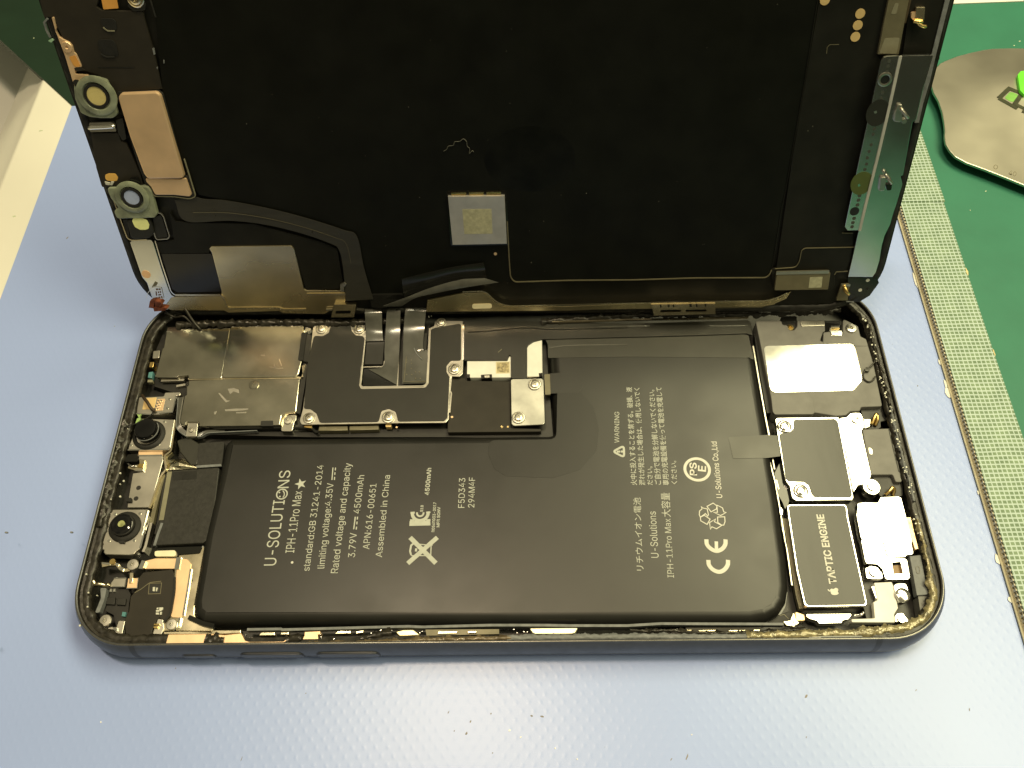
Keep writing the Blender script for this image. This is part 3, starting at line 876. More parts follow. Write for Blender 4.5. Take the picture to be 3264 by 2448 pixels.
stroke('lower_lip', [(19.80, 1.55), (27.82, 1.57), (45.05, 1.64), (53.98, 1.74), (56.75, 2.47)], 0.25, 0.1, 0.35, ic_plate, rail)
bm = bmesh.new()
slot = fillet([(-35.33, 2.42), (-32.04, 2.45), (-32.26, 1.69), (-35.56, 1.63)], 0.4)
add_prism(bm, [(-35.59, 3.58), (-30.81, 3.60), (-31.65, 0.77), (-36.60, 0.76)], 1.35, 1.6, holes=[slot])
add_prism(bm, [(-35.59, 3.58), (-30.81, 3.60), (-30.73, 3.97), (-35.43, 3.96)], 0.5, 1.6)
build('hinge_clip', bm, pale_gold, disp, tags={'label': 'gold clip with a slot at the left of the hinge'})
prism('clip_pin', [(-37.51, 2.53), (-36.13, 2.57), (-36.20, 2.17), (-37.50, 2.18)], 0.8, 1.2, satin_steel, disp)
prism('clip_pin', [(-30.90, 2.64), (-29.38, 2.46), (-29.48, 2.16), (-30.90, 2.29)], 0.8, 1.2, satin_steel, disp)
bm = bmesh.new()
s1 = fillet([(33.13, 1.95), (37.43, 1.97), (37.40, 1.40), (33.12, 1.35)], 0.35); s2 = fillet([(38.33, 1.96), (42.69, 1.99), (42.66, 1.45), (38.32, 1.40)], 0.35)
add_prism(bm, [(31.39, 2.34), (44.38, 2.54), (44.57, 0.84), (31.90, 0.56)], 1.25, 1.5, holes=[s1, s2])
add_prism(bm, [(31.07, 3.22), (44.30, 3.35), (44.38, 2.57), (31.39, 2.37)], 0.9, 1.62)
if True:
    add_prism(bm, [(31.09, 3.44), (44.31, 3.63), (44.34, 3.32), (31.11, 3.13)], 0.5, 1.1)
build('hinge_clip', bm, pale_gold, disp, tags={'label': 'long gold clip with two slots at the right of the hinge'})
prisms('clip_notch', [[(32.89, 3.38), (33.21, 3.38), (33.31, 2.66), (32.99, 2.66)], [(34.47, 3.40), (34.86, 3.40), (34.96, 2.71), (34.57, 2.71)], [(35.52, 3.39), (35.83, 3.42), (35.93, 2.76), (35.62, 2.70)], [(38.91, 3.48), (39.38, 3.48), (39.50, 2.73), (39.03, 2.73)], [(40.22, 3.47), (40.53, 3.47), (40.65, 2.75), (40.34, 2.75)], [(42.05, 3.49), (42.36, 3.48), (42.48, 2.80), (42.17, 2.80)]], 1.6, 1.64, cavity, disp)

# upper left: earpiece bar, sensor flex, camera rings
prism('sensor_flex', [(-76.60, 66.45), (-73.17, 66.36), (-65.73, 66.17), (-66.50, 65.08), (-67.28, 63.97), (-66.46, 63.38), (-59.32, 63.02), (-59.50, 62.08), (-59.42, 56.82), (-59.81, 49.68), (-67.44, 49.42), (-68.93, 48.17), (-69.11, 50.92), (-70.76, 52.42), (-73.60, 53.51), (-73.39, 54.73), (-73.80, 56.55), (-73.87, 58.15), (-75.04, 58.97), (-75.37, 61.50), (-75.22, 62.46), (-77.07, 62.51)], 0.0, 0.5, blk_brown, disp, bev=0.1)
for a in ('x',):
    prisms('embossed_slot', [fillet([(-67.25, 62.11), (-64.39, 62.04), (-64.86, 59.93), (-66.68, 60.07), (-67.19, 61.05)], 0.8), fillet([(-68.92, 58.66), (-65.75, 58.49), (-65.84, 55.61), (-68.46, 55.67), (-69.14, 57.08)], 0.8)], 0.5, 0.62, blk_rubber, disp, bev=0.05)
stroke('slot_edge', [(-67.07, 60.68), (-66.56, 60.03), (-65.22, 60.00)], 0.2, 0.6, 0.72, grey_pad, disp, r=0.4)
stroke('slot_edge', [(-68.98, 56.20), (-68.23, 55.62), (-66.63, 55.65)], 0.2, 0.6, 0.72, blk_foam, disp, r=0.4)
stroke('flex_crease', [(-70.36, 53.86), (-63.73, 53.67)], 0.1, 0.45, 0.58, blk_rubber, disp)
prism('amber_window', [(-65.84, 65.83), (-63.19, 65.76), (-63.42, 63.67), (-66.11, 63.55)], 0.45, 0.56, orange_pad, disp, r=0.2)
prism('flex_bracket', [(-61.91, 64.26), (-58.27, 64.54), (-58.87, 63.25), (-60.74, 63.11)], 0.4, 0.7, blk_sheet, disp, r=0.4)
screw(disp, [(-59.87, 65.15)][0], 0.75, 1.45, pale_gold)
tanb = prism('side_bracket', [(-75.59, 62.54), (-75.17, 62.56), (-75.44, 60.71), (-75.72, 60.23), (-75.45, 59.24), (-74.87, 58.84), (-73.90, 58.32), (-73.59, 57.72), (-73.67, 56.63), (-73.39, 56.22), (-73.18, 54.40), (-73.22, 53.99), (-74.52, 53.92), (-74.81, 52.79), (-72.65, 52.54), (-72.36, 51.50), (-74.27, 51.29), (-75.79, 50.63), (-75.56, 56.07), (-75.70, 58.86), (-75.72, 60.23), (-75.71, 60.81)], 0.2, 0.75, tan_plate, disp, r=0.2, bev=0.06)
prism('amber_window', [(-74.89, 55.82), (-73.64, 56.07), (-73.33, 54.41), (-73.54, 54.05), (-74.54, 54.13)], 0.7, 0.79, orange_pad, tanb, r=0.3)
screw(tanb, [(-74.57, 57.56)][0], 0.75, 0.95, tan_plate, 'flat')
prism('tape_tab', [(-74.63, 53.83), (-73.31, 53.97), (-72.75, 53.42), (-74.41, 53.25)], 0.7, 0.82, blk_brown, disp)
stroke('wire_loop', [(-76.47, 62.33), (-77.33, 61.68), (-77.43, 60.32), (-77.20, 59.14)], 0.3, 0.3, 0.6, sealant, disp)
prism('glass_chip', [(-77.75, 58.62), (-77.00, 58.94), (-76.80, 58.64), (-77.34, 58.30)], 0.2, 0.6, M('mint_glass', (0.35, 0.55, 0.38), 0.2), disp)
stroke('gap_line', [(-57.49, 64.82), (-57.41, 62.00)], 0.25, 0.3, 0.42, blk_foam, disp)
for p in ([(-59.63, 56.83), (-59.18, 56.92), (-59.30, 55.82), (-59.64, 55.73)], [(-58.13, 54.79), (-57.96, 54.79), (-58.08, 54.22), (-58.22, 54.23)], [(-59.67, 53.61), (-59.48, 53.60), (-59.63, 53.24), (-59.76, 53.24)]):
    prism('bright_fleck', p, 0.3, 0.5, sealant, disp)

def cam_ring(poly, c, r_out, r_in, lens_mat, lab, rot):
    h = prism('sensor_holder', poly, 0.3, 1.2, holder_green, disp, r=0.8, bev=0.2, tags={'label': lab})
    lathe('holder_ring', c, [(r_out * 1.62, 1.15), (r_out * 1.62, 1.45), (r_out * 1.45, 1.6), (r_out * 1.15, 1.6), (r_out * 1.05, 1.3)], holder_green, h, 32)
    lathe('lens_collar', c, [(r_out, 1.2), (r_out, 1.62), (r_in * 1.06, 1.62), (r_in, 1.45), (0, 1.45)], blk_rubber, h, 32)
    prism('lens', circ(c, r_in, 28), 1.2, 1.5, lens_mat, h)
    return h
h1 = cam_ring([(-75.11, 51.64), (-74.25, 51.62), (-72.26, 51.79), (-71.02, 52.28), (-69.18, 51.72), (-69.13, 50.57), (-69.28, 48.78), (-69.20, 45.34), (-70.39, 44.71), (-72.69, 44.76), (-74.58, 45.01), (-76.07, 45.81), (-76.22, 48.50), (-75.76, 50.40)], [(-71.85, 49.02)][0], 2.25, 1.72, lens_yellow, 'milky plastic ring round a yellow disc', 0)
prism('dark_notch', circ([(-74.81, 51.32)][0], 0.65), 1.1, 1.3, blk_rubber, h1)
prism('dark_notch', [(-74.94, 48.90), (-74.43, 49.00), (-74.09, 46.96), (-73.37, 46.52), (-74.13, 46.21), (-74.81, 47.41)], 1.2, 1.5, blk_rubber, h1)
h2 = cam_ring([(-76.12, 31.03), (-72.48, 30.83), (-69.58, 31.22), (-67.78, 31.07), (-67.41, 29.97), (-67.59, 25.25), (-68.37, 24.38), (-71.45, 24.35), (-73.83, 24.33), (-76.18, 24.24), (-76.25, 26.01), (-74.99, 26.62), (-75.94, 28.75)], [(-71.50, 29.00)][0], 2.05, 1.5, lens_grey, 'milky plastic ring round a pale blue-grey disc', 0)
prism('earpiece_base', [(-68.63, 48.95), (-68.03, 49.46), (-60.46, 49.56), (-59.80, 48.87), (-60.04, 32.93)] + [(-59.17, 32.78), (-59.12, 28.66), (-60.42, 28.14), (-63.54, 28.61), (-67.72, 28.68), (-68.50, 31.50), (-68.65, 36.25)] + [(-68.58, 39.38), (-68.26, 46.04)], 0.2, 0.65, blk_sheet, disp, r=0.6, bev=0.12)
ear = prism('earpiece_bar', [(-68.03, 48.58), (-67.31, 49.35), (-60.61, 49.48), (-60.05, 48.84), (-59.93, 33.17), (-60.56, 32.70), (-67.24, 32.74), (-67.69, 33.89), (-68.12, 41.28)], 0.5, 1.4, tan_plate, disp, r=1.0, bev=0.3, tags={'label': 'long copper-toned earpiece plate with rounded corners'})
prism('earpiece_foot', [(-67.85, 32.75), (-60.96, 32.40), (-59.84, 32.74), (-59.64, 29.23), (-60.12, 28.75), (-63.24, 29.17), (-66.94, 29.22), (-67.26, 30.89), (-67.90, 32.03)], 0.4, 1.0, tan_plate, ear, r=0.6, bev=0.15)
stroke('edge_rail', [(-59.25, 36.40), (-59.14, 32.63), (-59.06, 28.64), (-60.34, 28.16), (-63.45, 28.70), (-67.36, 28.84), (-68.08, 31.10)], 0.16, 0.5, 0.8, grey_pad, disp, r=0.5)
prism('flex_step', [(-70.09, 44.19), (-68.64, 44.60), (-69.24, 40.61), (-70.05, 40.17), (-70.43, 41.75)], 0.4, 0.8, blk_sheet, disp, r=0.3)
clip = prism('sensor_clip', [(-75.05, 43.93), (-70.84, 43.96), (-70.33, 43.50), (-70.54, 42.18), (-75.54, 42.16), (-75.53, 43.16)], 0.4, 1.1, satin_steel, disp, r=0.2)
tube('sensor_clip', [(p[0], p[1], 1.15) for p in [(-75.52, 43.01), (-72.94, 43.07), (-70.42, 43.20)]], 0.42, bright_steel, disp)
prism('dark_flex', [(-75.76, 41.78), (-70.42, 41.72), (-70.49, 40.09), (-69.63, 39.62), (-68.79, 33.55), (-68.87, 31.03), (-70.98, 30.94), (-77.30, 30.80), (-77.08, 34.88)], 0.1, 0.6, blk_brown, disp, r=0.4, bev=0.1)
prism('amber_window', fillet([(-75.74, 33.46), (-74.91, 33.73), (-73.56, 33.66), (-73.37, 32.82), (-73.83, 32.11), (-75.65, 32.21), (-75.97, 32.62)], 0.5), 0.55, 0.66, M('bright_amber_pad', (0.85, 0.50, 0.12), 0.4), disp)
bm = bmesh.new()
for p in ([(-76.21, 32.09), (-75.25, 31.83), (-75.52, 31.35), (-76.17, 31.48)], [(-74.94, 32.07), (-74.38, 32.01), (-74.95, 31.34), (-75.39, 31.40)]): add_prism(bm, p, 0.5, 0.85)
build('solder_blob', bm, ceramic, disp)
prism('flex_step', [(-71.00, 32.83), (-69.33, 33.04), (-69.23, 31.48), (-71.03, 31.27)], 0.4, 0.85, blk_gloss, disp, r=0.3)
pb = prism('proximity_sensor', [(-74.47, 23.90), (-69.53, 24.16), (-69.52, 21.39), (-69.87, 20.61), (-70.98, 19.71), (-74.18, 19.49), (-74.74, 20.15)], 0.2, 0.9, blk_sheet, disp, r=0.8, bev=0.2)
prism('lens', fillet([(-73.30, 23.66), (-72.71, 24.54), (-71.60, 24.70), (-71.60, 24.32), (-71.02, 24.26), (-70.19, 23.87), (-70.03, 22.84), (-70.41, 21.94), (-71.20, 21.70), (-72.28, 21.71), (-73.15, 22.37)], 0.5), 0.85, 0.97, lens_lime, pb)
stroke('frame_outline', [(-67.75, 25.21), (-67.14, 25.04), (-66.80, 24.41), (-66.82, 19.94), (-67.34, 19.37), (-69.79, 19.24), (-69.80, 21.23), (-69.67, 23.68)], 0.18, 0.3, 0.62, satin_steel, disp, r=0.5)
prism('frame_pad', [(-69.17, 23.88), (-67.26, 24.74), (-67.28, 19.71), (-69.87, 19.48)], 0.1, 0.42, blk_sheet, disp, r=0.5)
stroke('frame_outline', [(-75.90, 28.68), (-75.77, 26.18), (-75.79, 23.90), (-75.71, 19.61), (-74.89, 19.15), (-71.71, 19.27)], 0.22, 0.3, 0.62, pale_gold, disp, r=0.5)
prism('sensor_bay', [(-75.47, 23.66), (-74.48, 23.78), (-75.30, 19.63), (-75.82, 19.90)], 0.1, 0.4, cavity, disp)
prism('black_film', [(-69.76, 15.88), (-59.21, 15.75), (-59.37, 6.67), (-68.93, 6.56), (-69.93, 7.49)], 0.0, 0.42, blk_smoke, disp, r=0.4)
prism('black_film', [(-69.99, 15.96), (-70.46, 18.51), (-66.21, 18.98), (-65.42, 25.17), (-64.81, 23.13), (-61.81, 22.83), (-49.15, 22.39), (-35.81, 18.05), (-32.98, 16.43), (-33.03, 8.51), (-33.99, 7.11), (-41.17, 6.96), (-41.87, 16.81), (-42.34, 17.48), (-58.88, 17.56), (-59.77, 15.96)], 0.0, 0.38, blk_lower, disp)
tube('gasket_strand', [(p[0], p[1], z) for p, z in zip([(-68.39, 2.50), (-67.44, 0.86), (-66.31, -0.65), (-65.52, -1.56), (-65.24, -2.47)], (0.4, 1.2, 2.0, 2.4, 2.2))], 0.32, glue_blk, disp)
tube('gasket_strand', [(p[0], p[1], z) for p, z in zip([(-73.12, 1.50), (-71.09, 0.59), (-68.96, 0.87), (-67.33, -0.64), (-66.07, -1.70)], (0.3, 0.8, 1.0, 1.6, 2.2))], 0.26, glue_blk, disp)

# right side: steel strip that mirrors the bench, perforated tab, contacts
strip_pts = [(71.11, 51.80), (76.32, 51.72), (76.02, 46.14), (76.15, 40.76), (75.59, 40.31), (76.28, 30.30)] + [(75.88, 30.18), (76.59, 28.55), (76.40, 24.27), (76.25, 22.58), (76.21, 20.36), (75.67, 17.86), (75.63, 15.56), (75.87, 12.44), (75.76, 9.78), (75.31, 8.71), (70.44, 8.77), (70.48, 18.81), (70.81, 20.43)]
mstrip = prism('steel_strip', strip_pts, -0.4, 0.4, strip_steel, disp, bev=0.06, tags={'label': 'polished steel strip reflecting the green and blue bench'})
tab = prism('perforated_tab', [(67.67, 51.21), (68.03, 51.75), (68.59, 51.89), (70.91, 51.92), (70.91, 48.56), (70.67, 27.50)] + [(70.67, 21.31), (70.31, 19.32), (68.22, 19.30), (67.57, 20.11), (67.57, 33.18)], 0.2, 0.65, strip_steel, disp, r=0.3, bev=0.06)
stroke('folded_ridge', [(70.74, 51.85), (70.81, 43.70), (70.78, 34.64), (70.63, 27.55)] + [(70.56, 23.57), (70.54, 19.25)], 0.5, 0.4, 0.80, M('painted_fold_highlight', (0.42, 0.42, 0.40), 0.5), tab)  # pale matte colour paints in the highlight along the fold
bm = bmesh.new()
for c in [(69.06, 51.08), (69.06, 50.23), (69.07, 49.30), (69.10, 46.79), (69.10, 45.81), (69.07, 44.84), (69.06, 39.35), (69.07, 38.38), (69.12, 36.41), (69.03, 35.19), (68.97, 33.96), (69.06, 32.78), (68.98, 31.74)]:
    add_prism(bm, circ(c, 0.30, 12), 0.5, 0.665)
for c in [(69.04, 26.55), (69.05, 25.64), (69.06, 24.66), (68.97, 21.88), (68.92, 20.97), (68.94, 20.10)]:
    add_prism(bm, circ(c, 0.36, 12), 0.5, 0.665)
build('perforation', bm, M('dark_hole', (0.05, 0.055, 0.045), 0.6), tab)
prism('punched_hole', circ([(68.76, 23.35)][0], 0.88, 20), 0.5, 0.67, cavity, tab)
lathe('eyelet', [(69.00, 48.04)][0], [(1.2, 0.6), (1.2, 0.8), (1.0, 0.86), (0.78, 0.8), (0.75, 0.66), (0, 0.66)], satin_steel, tab, 24)
prism('eyelet_hole', circ([(69.00, 48.04)][0], 0.74, 20), 0.5, 0.70, cavity, tab)
olive = M('olive_sticker', (0.075, 0.10, 0.022), 0.5)
prism('round_sticker', circ([(69.04, 42.23)][0], 2.0, 28, 2.4), 0.5, 0.67, M('dark_sticker', (0.016, 0.016, 0.012), 0.5), tab)
prism('round_sticker', circ([(68.95, 29.03)][0], 2.0, 28, 2.3), 0.5, 0.67, olive, tab)
prism('sticker_tear', [(68.25, 28.81), (68.64, 28.97), (68.84, 28.52), (68.45, 28.34)], 0.6, 0.68, mirror_steel, tab)
prism('sticker_tear', [(68.28, 42.47), (68.74, 42.67), (68.93, 42.24), (68.55, 42.14)], 0.6, 0.68, satin_steel, tab)
prism('side_frame', [(69.96, 62.67), (75.93, 62.52), (77.24, 51.78), (71.01, 51.86), (70.89, 52.80)], -0.1, 0.36, blk_lower, disp)
stroke('sealant_bead', [(75.97, 62.19), (76.00, 57.83), (76.03, 53.30), (76.16, 48.19), (75.99, 44.12), (76.11, 40.76)], 0.75, 0.1, 0.55, sealant, disp)
vp = prism('vibration_pad', [(66.31, 62.89), (69.57, 62.81), (69.62, 60.66), (70.01, 52.98), (66.47, 53.07), (66.34, 58.17)], 0.2, 0.9, ic_plate, disp, bev=0.08, tags={'label': 'olive-grey foam pad'})
prism('pad_patch', [(67.07, 55.73), (69.54, 55.77), (69.59, 53.10), (66.66, 53.22)], 0.85, 0.93, grey_pad, vp, r=0.3)
prism('pad_patch', [(67.42, 61.26), (68.06, 61.33), (68.08, 59.61), (67.16, 59.54)], 0.85, 0.93, grey_pad, vp, r=0.3)
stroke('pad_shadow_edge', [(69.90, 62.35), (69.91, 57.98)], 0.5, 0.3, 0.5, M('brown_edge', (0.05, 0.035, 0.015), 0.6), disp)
for c in [(56.12, 61.92), (62.32, 59.65), (62.30, 57.80), (62.28, 55.92)]:
    prism('gold_dot', circ(c, 0.80, 20), 0.2, 0.42, gold_pad, disp)

def contact(pts_foot, pts_arm, z0, lab):
    f = prism('contact_clip', pts_foot, z0, z0 + 0.7, satin_steel, disp, r=0.3, bev=0.1, tags={'label': lab} if lab else None)
    tube('contact_arm', pts_arm, 0.28, gold if 'gold' in (lab or '') else satin_steel, f, 6)
    return f
g = prism('contact_clip', [(71.00, 60.59), (72.50, 60.58), (72.85, 58.57), (71.34, 58.42)], 0.3, 1.0, pale_gold, disp, r=0.2, bev=0.1, tags={'label': 'bright gold spring contact'})
prism('contact_foot', [(70.54, 59.70), (71.16, 59.87), (71.29, 58.30), (70.62, 58.96)], 0.3, 0.9, tan_plate, g, r=0.2)
tube('contact_arm', [(p[0], p[1], z) for p, z in zip([(71.07, 58.42), (71.80, 58.36), (72.56, 58.34)], (1.1, 1.3, 1.1))], 0.33, gold, g)
tube('contact_arm', [(p[0], p[1], z) for p, z in zip([(71.85, 58.18), (72.53, 57.70), (73.38, 57.47)], (1.1, 1.2, 1.0))], 0.30, gold, g)
contact([(71.93, 42.23), (72.10, 43.69), (72.90, 43.67), (73.45, 40.93), (73.23, 40.55), (72.07, 40.74)], [(p[0], p[1], z) for p, z in zip([(72.74, 42.99), (73.54, 42.13), (74.33, 41.38)], (1.2, 1.5, 1.2))], 0.3, None)
prism('contact_bump', circ([(73.96, 40.62)][0], 0.4), 0.3, 0.9, satin_steel, disp)
contact([(72.06, 30.20), (73.10, 30.30), (73.38, 27.61), (72.33, 27.51)], [(p[0], p[1], z) for p, z in zip([(72.69, 30.95), (73.46, 30.01), (74.30, 29.14)], (1.2, 1.5, 1.2))], 0.3, None)
prism('contact_bump', [(73.26, 28.74), (74.52, 28.84), (74.66, 27.54), (73.85, 27.56)], 0.3, 0.8, blk_gloss, disp, r=0.3)
icp = prism('display_connector', [(55.80, 10.42), (66.18, 10.57), (66.51, 10.03), (66.75, 6.29), (55.96, 6.20)], 0.3, 1.1, ic_plate, disp, r=0.25, bev=0.12, tags={'label': 'grey-gold connector plate with a faint square mark'})
stroke('bright_edge', [(55.72, 10.32), (66.13, 10.47)], 0.7, 1.0, 1.18, satin_steel, icp)
prism('etched_mark', [(62.58, 9.23), (65.07, 9.36), (65.30, 6.86), (62.72, 6.78)], 1.0, 1.13, chip_mark, icp)
cn = prism('gold_connector', [(69.33, 7.19), (70.99, 7.31), (71.05, 6.08), (71.35, 3.44), (69.02, 3.40)], 0.2, 0.7, ic_plate, disp, r=0.2)
prism('contact_pad', [(69.29, 7.36), (71.08, 7.29), (71.08, 6.79), (69.50, 6.87)], 0.6, 0.8, satin_steel, cn)
tube('contact_arm', [(p[0], p[1], z) for p, z in zip([(70.00, 6.67), (70.55, 5.84), (71.04, 5.26)], (0.8, 1.3, 1.1))], 0.42, gold, cn)
prism('corner_plate', [(70.43, 8.57), (75.36, 8.60), (76.10, 8.92), (76.91, 7.28), (75.71, 4.26), (73.93, 2.74), (71.79, 2.90)], -0.1, 0.25, blk_smoke, disp)
for c in [(74.52, 7.93), (73.50, 5.61)]:
    prism('alignment_dot', circ(c, 0.38, 14), 0.2, 0.30, ceramic, disp)
stroke('gasket_edge', [(71.20, 2.90), (72.74, 2.83)], 0.2, 0.2, 0.4, sealant, disp)

# the right-hand steel parts stand a little proud towards the top
bpy.context.view_layer.update()
for o in [q for q in disp.children_recursive if q.type == 'MESH' and q.name.split('.')[0] in ('steel_strip', 'perforated_tab', 'folded_ridge', 'perforation', 'punched_hole', 'eyelet', 'eyelet_hole', 'round_sticker', 'sticker_tear', 'contact_clip', 'contact_arm', 'contact_bump')]:
    if max(v.co.x for v in o.data.vertices) > 0.062 and max(v.co.y for v in o.data.vertices) < 0.052:
        for v in o.data.vertices:
            dz = 0.034 * max(0.0, v.co.y - 0.004) + 0.03 * (v.co.x - 0.066)
            v.co.x -= 0.55 * dz
            v.co.y += 0.75 * dz
            v.co.z += dz

# a curled fibre and specks lying on the black back panel
pts = [(p[0], p[1], 0.45) for p in [(-9.55, 36.92), (-8.89, 37.30), (-8.54, 37.91), (-7.60, 38.05), (-7.28, 38.74), (-6.31, 38.80), (-5.65, 39.28), (-5.06, 38.70), (-5.01, 37.85), (-4.56, 37.34), (-4.73, 36.37), (-4.14, 36.94), (-3.85, 36.67)]]
W = disp.matrix_world
wp = [tuple((W @ (Vector(p) * MM)) / MM) for p in pts]
tube('fibre', wp, 0.055, M('grey_fibre', (0.11, 0.11, 0.09), 0.6), None, 5, T('thin curled grey fibre stuck on the black back of the screen', 'fibre'), sm=3)
bm = bmesh.new()
for reg in ([(-15.01, 27.59), (3.25, 45.68), (9.03, 22.12), (6.41, 12.88), (31.25, 26.03), (-15.21, 45.40), (17.31, 27.90)], [(57.19, 39.55), (48.43, 61.44), (57.87, 40.40)], [(-45.81, 42.86)], [(-15.01, 27.54)]):
    for c in reg:
        add_prism(bm, circ(c, random.uniform(.05, .09), 6), 0.3, 0.36)
for _ in range(26):
    add_prism(bm, circ((random.uniform(-45, 50), random.uniform(8, 60)), random.uniform(.025, .045), 5), 0.3, 0.36)
build('dust', bm, M('pale_dust', (0.16, 0.16, 0.13), 0.6), disp, tags={'kind': 'stuff'})


# ------------------------------------------------------------------ the phone body lying open on the sheet
body = thing('phone_body', 'opened dark grey phone body lying on the blue sheet, battery and boards exposed', 'phone', (0, 38.9, 0))
outl = rr(-79, 79, 0, 77.8, 12.3, 14)

bm = bmesh.new()
prof = [(3.2, 0.02), (1.3, 0.35), (0.45, 1.1), (0.1, 2.3), (0.0, 3.7), (0.08, 5.0), (0.35, 6.2), (0.75, 7.0), (0.85, 7.15), (1.0, 7.55), (1.25, 7.6), (1.42, 7.5), (1.5, 6.75), (2.45, 6.6), (2.55, 2.6)]
vs = [[bm.verts.new((q[0], q[1], z)) for q in rr(-79 + d, 79 - d, d, 77.8 - d, 12.3 - min(d, 4), 14)] for d, z in prof]
for a, b in zip(vs[:11], vs[1:12]):
    for i in range(len(a)):
        j = (i + 1) % len(a)
        bm.faces.new((a[i], a[j], b[j], b[i]))
bm.faces.new(vs[0][::-1])
housing = build('housing', bm, band_metal, body, True)
bm = bmesh.new()
vs = [[bm.verts.new((q[0], q[1], z)) for q in rr(-79 + d, 79 - d, d, 77.8 - d, 12.3 - min(d, 4), 14)] for d, z in prof[11:]]
for a, b in zip(vs[:-1], vs[1:]):
    for i in range(len(a)):
        j = (i + 1) % len(a)
        bm.faces.new((a[i], a[j], b[j], b[i]))
build('inner_ledge', bm, glue_blk, body, True)
prism('inner_floor', rr(-77, 77, 2, 75.8, 10.5), 2.3, 2.75, cavity, body)
bm = bmesh.new()
add_stroke(bm, rr(-77.85, 77.85, 1.15, 76.65, 11.2, 14), 0.10, 7.50, 7.63, True)
build('rim_chamfer', bm, M('bright_rim_edge', (0.15, 0.145, 0.13), 0.3, 0.8), housing)
for x in (-66.0, 64.2):
    bm = bmesh.new()
    v0 = [[bm.verts.new((xx, d - 0.02, z + (0.015 if d > 0.8 else 0))) for d, z in prof[1:12]] for xx in (x, x + 1.0)]
    for k in range(len(v0[0]) - 1):
        bm.faces.new((v0[0][k], v0[1][k], v0[1][k + 1], v0[0][k + 1]))
    build('antenna_line', bm, band_line, housing, True)

def side_button(name, x0, x1, zc, h, depth, mat):
    bm = bmesh.new()
    p = fillet([(x0, zc - h / 2), (x1, zc - h / 2), (x1, zc + h / 2), (x0, zc + h / 2)], h * 0.49)
    a = [bm.verts.new((x, 0.3, z)) for x, z in p]
    b = [bm.verts.new((x, -depth * 0.6, z)) for x, z in p]
    c = [bm.verts.new((x, -depth, z)) for x, z in inset(p, 0.25)]
    for r0, r1 in ((a, b), (b, c)):
        for i in range(len(r0)):
            j = (i + 1) % len(r0)
            bm.faces.new((r0[i], r0[j], r1[j], r1[i]))
    bm.faces.new(c)
    return build(name, bm, mat, housing, True)
for nm, xa, xb, h in (('mute_switch', -57.2, -51.5, 1.5), ('volume_button', -46.7, -35.7, 2.6), ('volume_button', -33.1, -22.1, 2.6)):
    x0, x1 = xa, xb
    side_button('button_slot', x0 - .2, x1 + .25, 3.75, h + 0.6, 0.03, band_line)
    side_button(nm, x0, x1, 3.7, h, 0.2, band_metal)

rough_ring('glue_bead', outl, 1.55, 3.3, 6.62, glue_blk, body, 0.22, 0.12, 6, 900, skip=lambda q: q.y < 5 and -59 < q.x < 66)

def rough_bead(name, c, w, z, mat, parent, amp=0.3, zamp=0.25, step=0.22, tags=None):
    P = [Vector(q) for q in smooth_open(c, 3.0)]
    S = []
    for a, b in zip(P[:-1], P[1:]):
        k = max(1, int((b - a).length / step))
        S += [a.lerp(b, i / k) for i in range(k)]
    bm = bmesh.new(); rows = []
    ph = [random.uniform(0, 6) for _ in range(8)]
    for i, q in enumerate(S):
        d = (S[min(i + 1, len(S) - 1)] - S[max(i - 1, 0)]).normalized()
        nn = Vector((-d.y, d.x)); row = []
        for k in range(6):
            f = k / 5
            jj = math.sin(i * .31 + ph[k]) * .5 + math.sin(i * .83 + ph[(k + 3) % 8]) * .35 + random.uniform(-.5, .5)
            o = (f - .5) * w + (jj * amp if k in (0, 5) else jj * amp * .4)
            row.append(bm.verts.new((q.x + nn.x * o, q.y + nn.y * o, z + zamp * (math.sin(math.pi * f) + 0.5 * jj) - (0.3 if k in (0, 5) else 0))))
        rows.append(row)
    for a, b in zip(rows[:-1], rows[1:]):
        for k in range(5):
            bm.faces.new((a[k], a[k + 1], b[k + 1], b[k]))
    return build(name, bm, mat, parent, 'all', tags)

glue_brown = M('brown_glue', (0.13, 0.10, 0.06), 0.28, 0.1, 700, 0.4, 0.1, 0.25, 700, spec=0.6)
rough_bead('glue_bead', [(-34.91, 1.18), (-30.91, 1.26), (-24.92, 1.33), (-16.71, 1.59)] + [(-14.26, 1.82), (-6.30, 1.83), (1.64, 1.96)], 1.0, 6.85, glue_brown, body, 0.25, 0.22)
rough_bead('glue_bead', [(0.65, 1.97), (9.56, 2.04), (21.63, 2.03)] + [(27.53, 2.04), (35.34, 1.77), (44.14, 1.89)], 1.15, 6.88, sealant, body, 0.18, 0.18, tags={'label': 'smooth grey-brown glue along the front rim'})
rough_bead('glue_bead', [(42.19, 1.91), (51.00, 2.16), (58.80, 2.28), (64.83, 2.23)] + [(60.70, 2.63), (68.02, 2.86), (72.03, 3.85), (74.64, 6.20), (76.03, 8.90), (75.89, 11.98)], 1.5, 6.92, glue_olive, body, 0.35, 0.3, tags={'label': 'pale olive crusty glue round the corner'})
rough_bead('glue_bead', [(76.58, 46.71), (76.40, 42.14), (76.38, 36.23), (76.40, 32.11), (76.55, 28.61), (76.46, 26.21)], 0.55, 7.0, sealant, body, 0.32, 0.35)
rough_bead('glue_bead', [(76.23, 22.93), (76.29, 18.65), (76.12, 14.17), (75.97, 11.05)], 0.6, 7.0, glue_olive, body, 0.32, 0.3)
rough_bead('glue_bead', [(76.18, 67.80), (76.39, 64.55), (76.37, 59.48), (76.61, 54.15), (76.59, 48.59), (76.61, 43.39)], 0.6, 7.0, glue_blk, body, 0.35, 0.35)
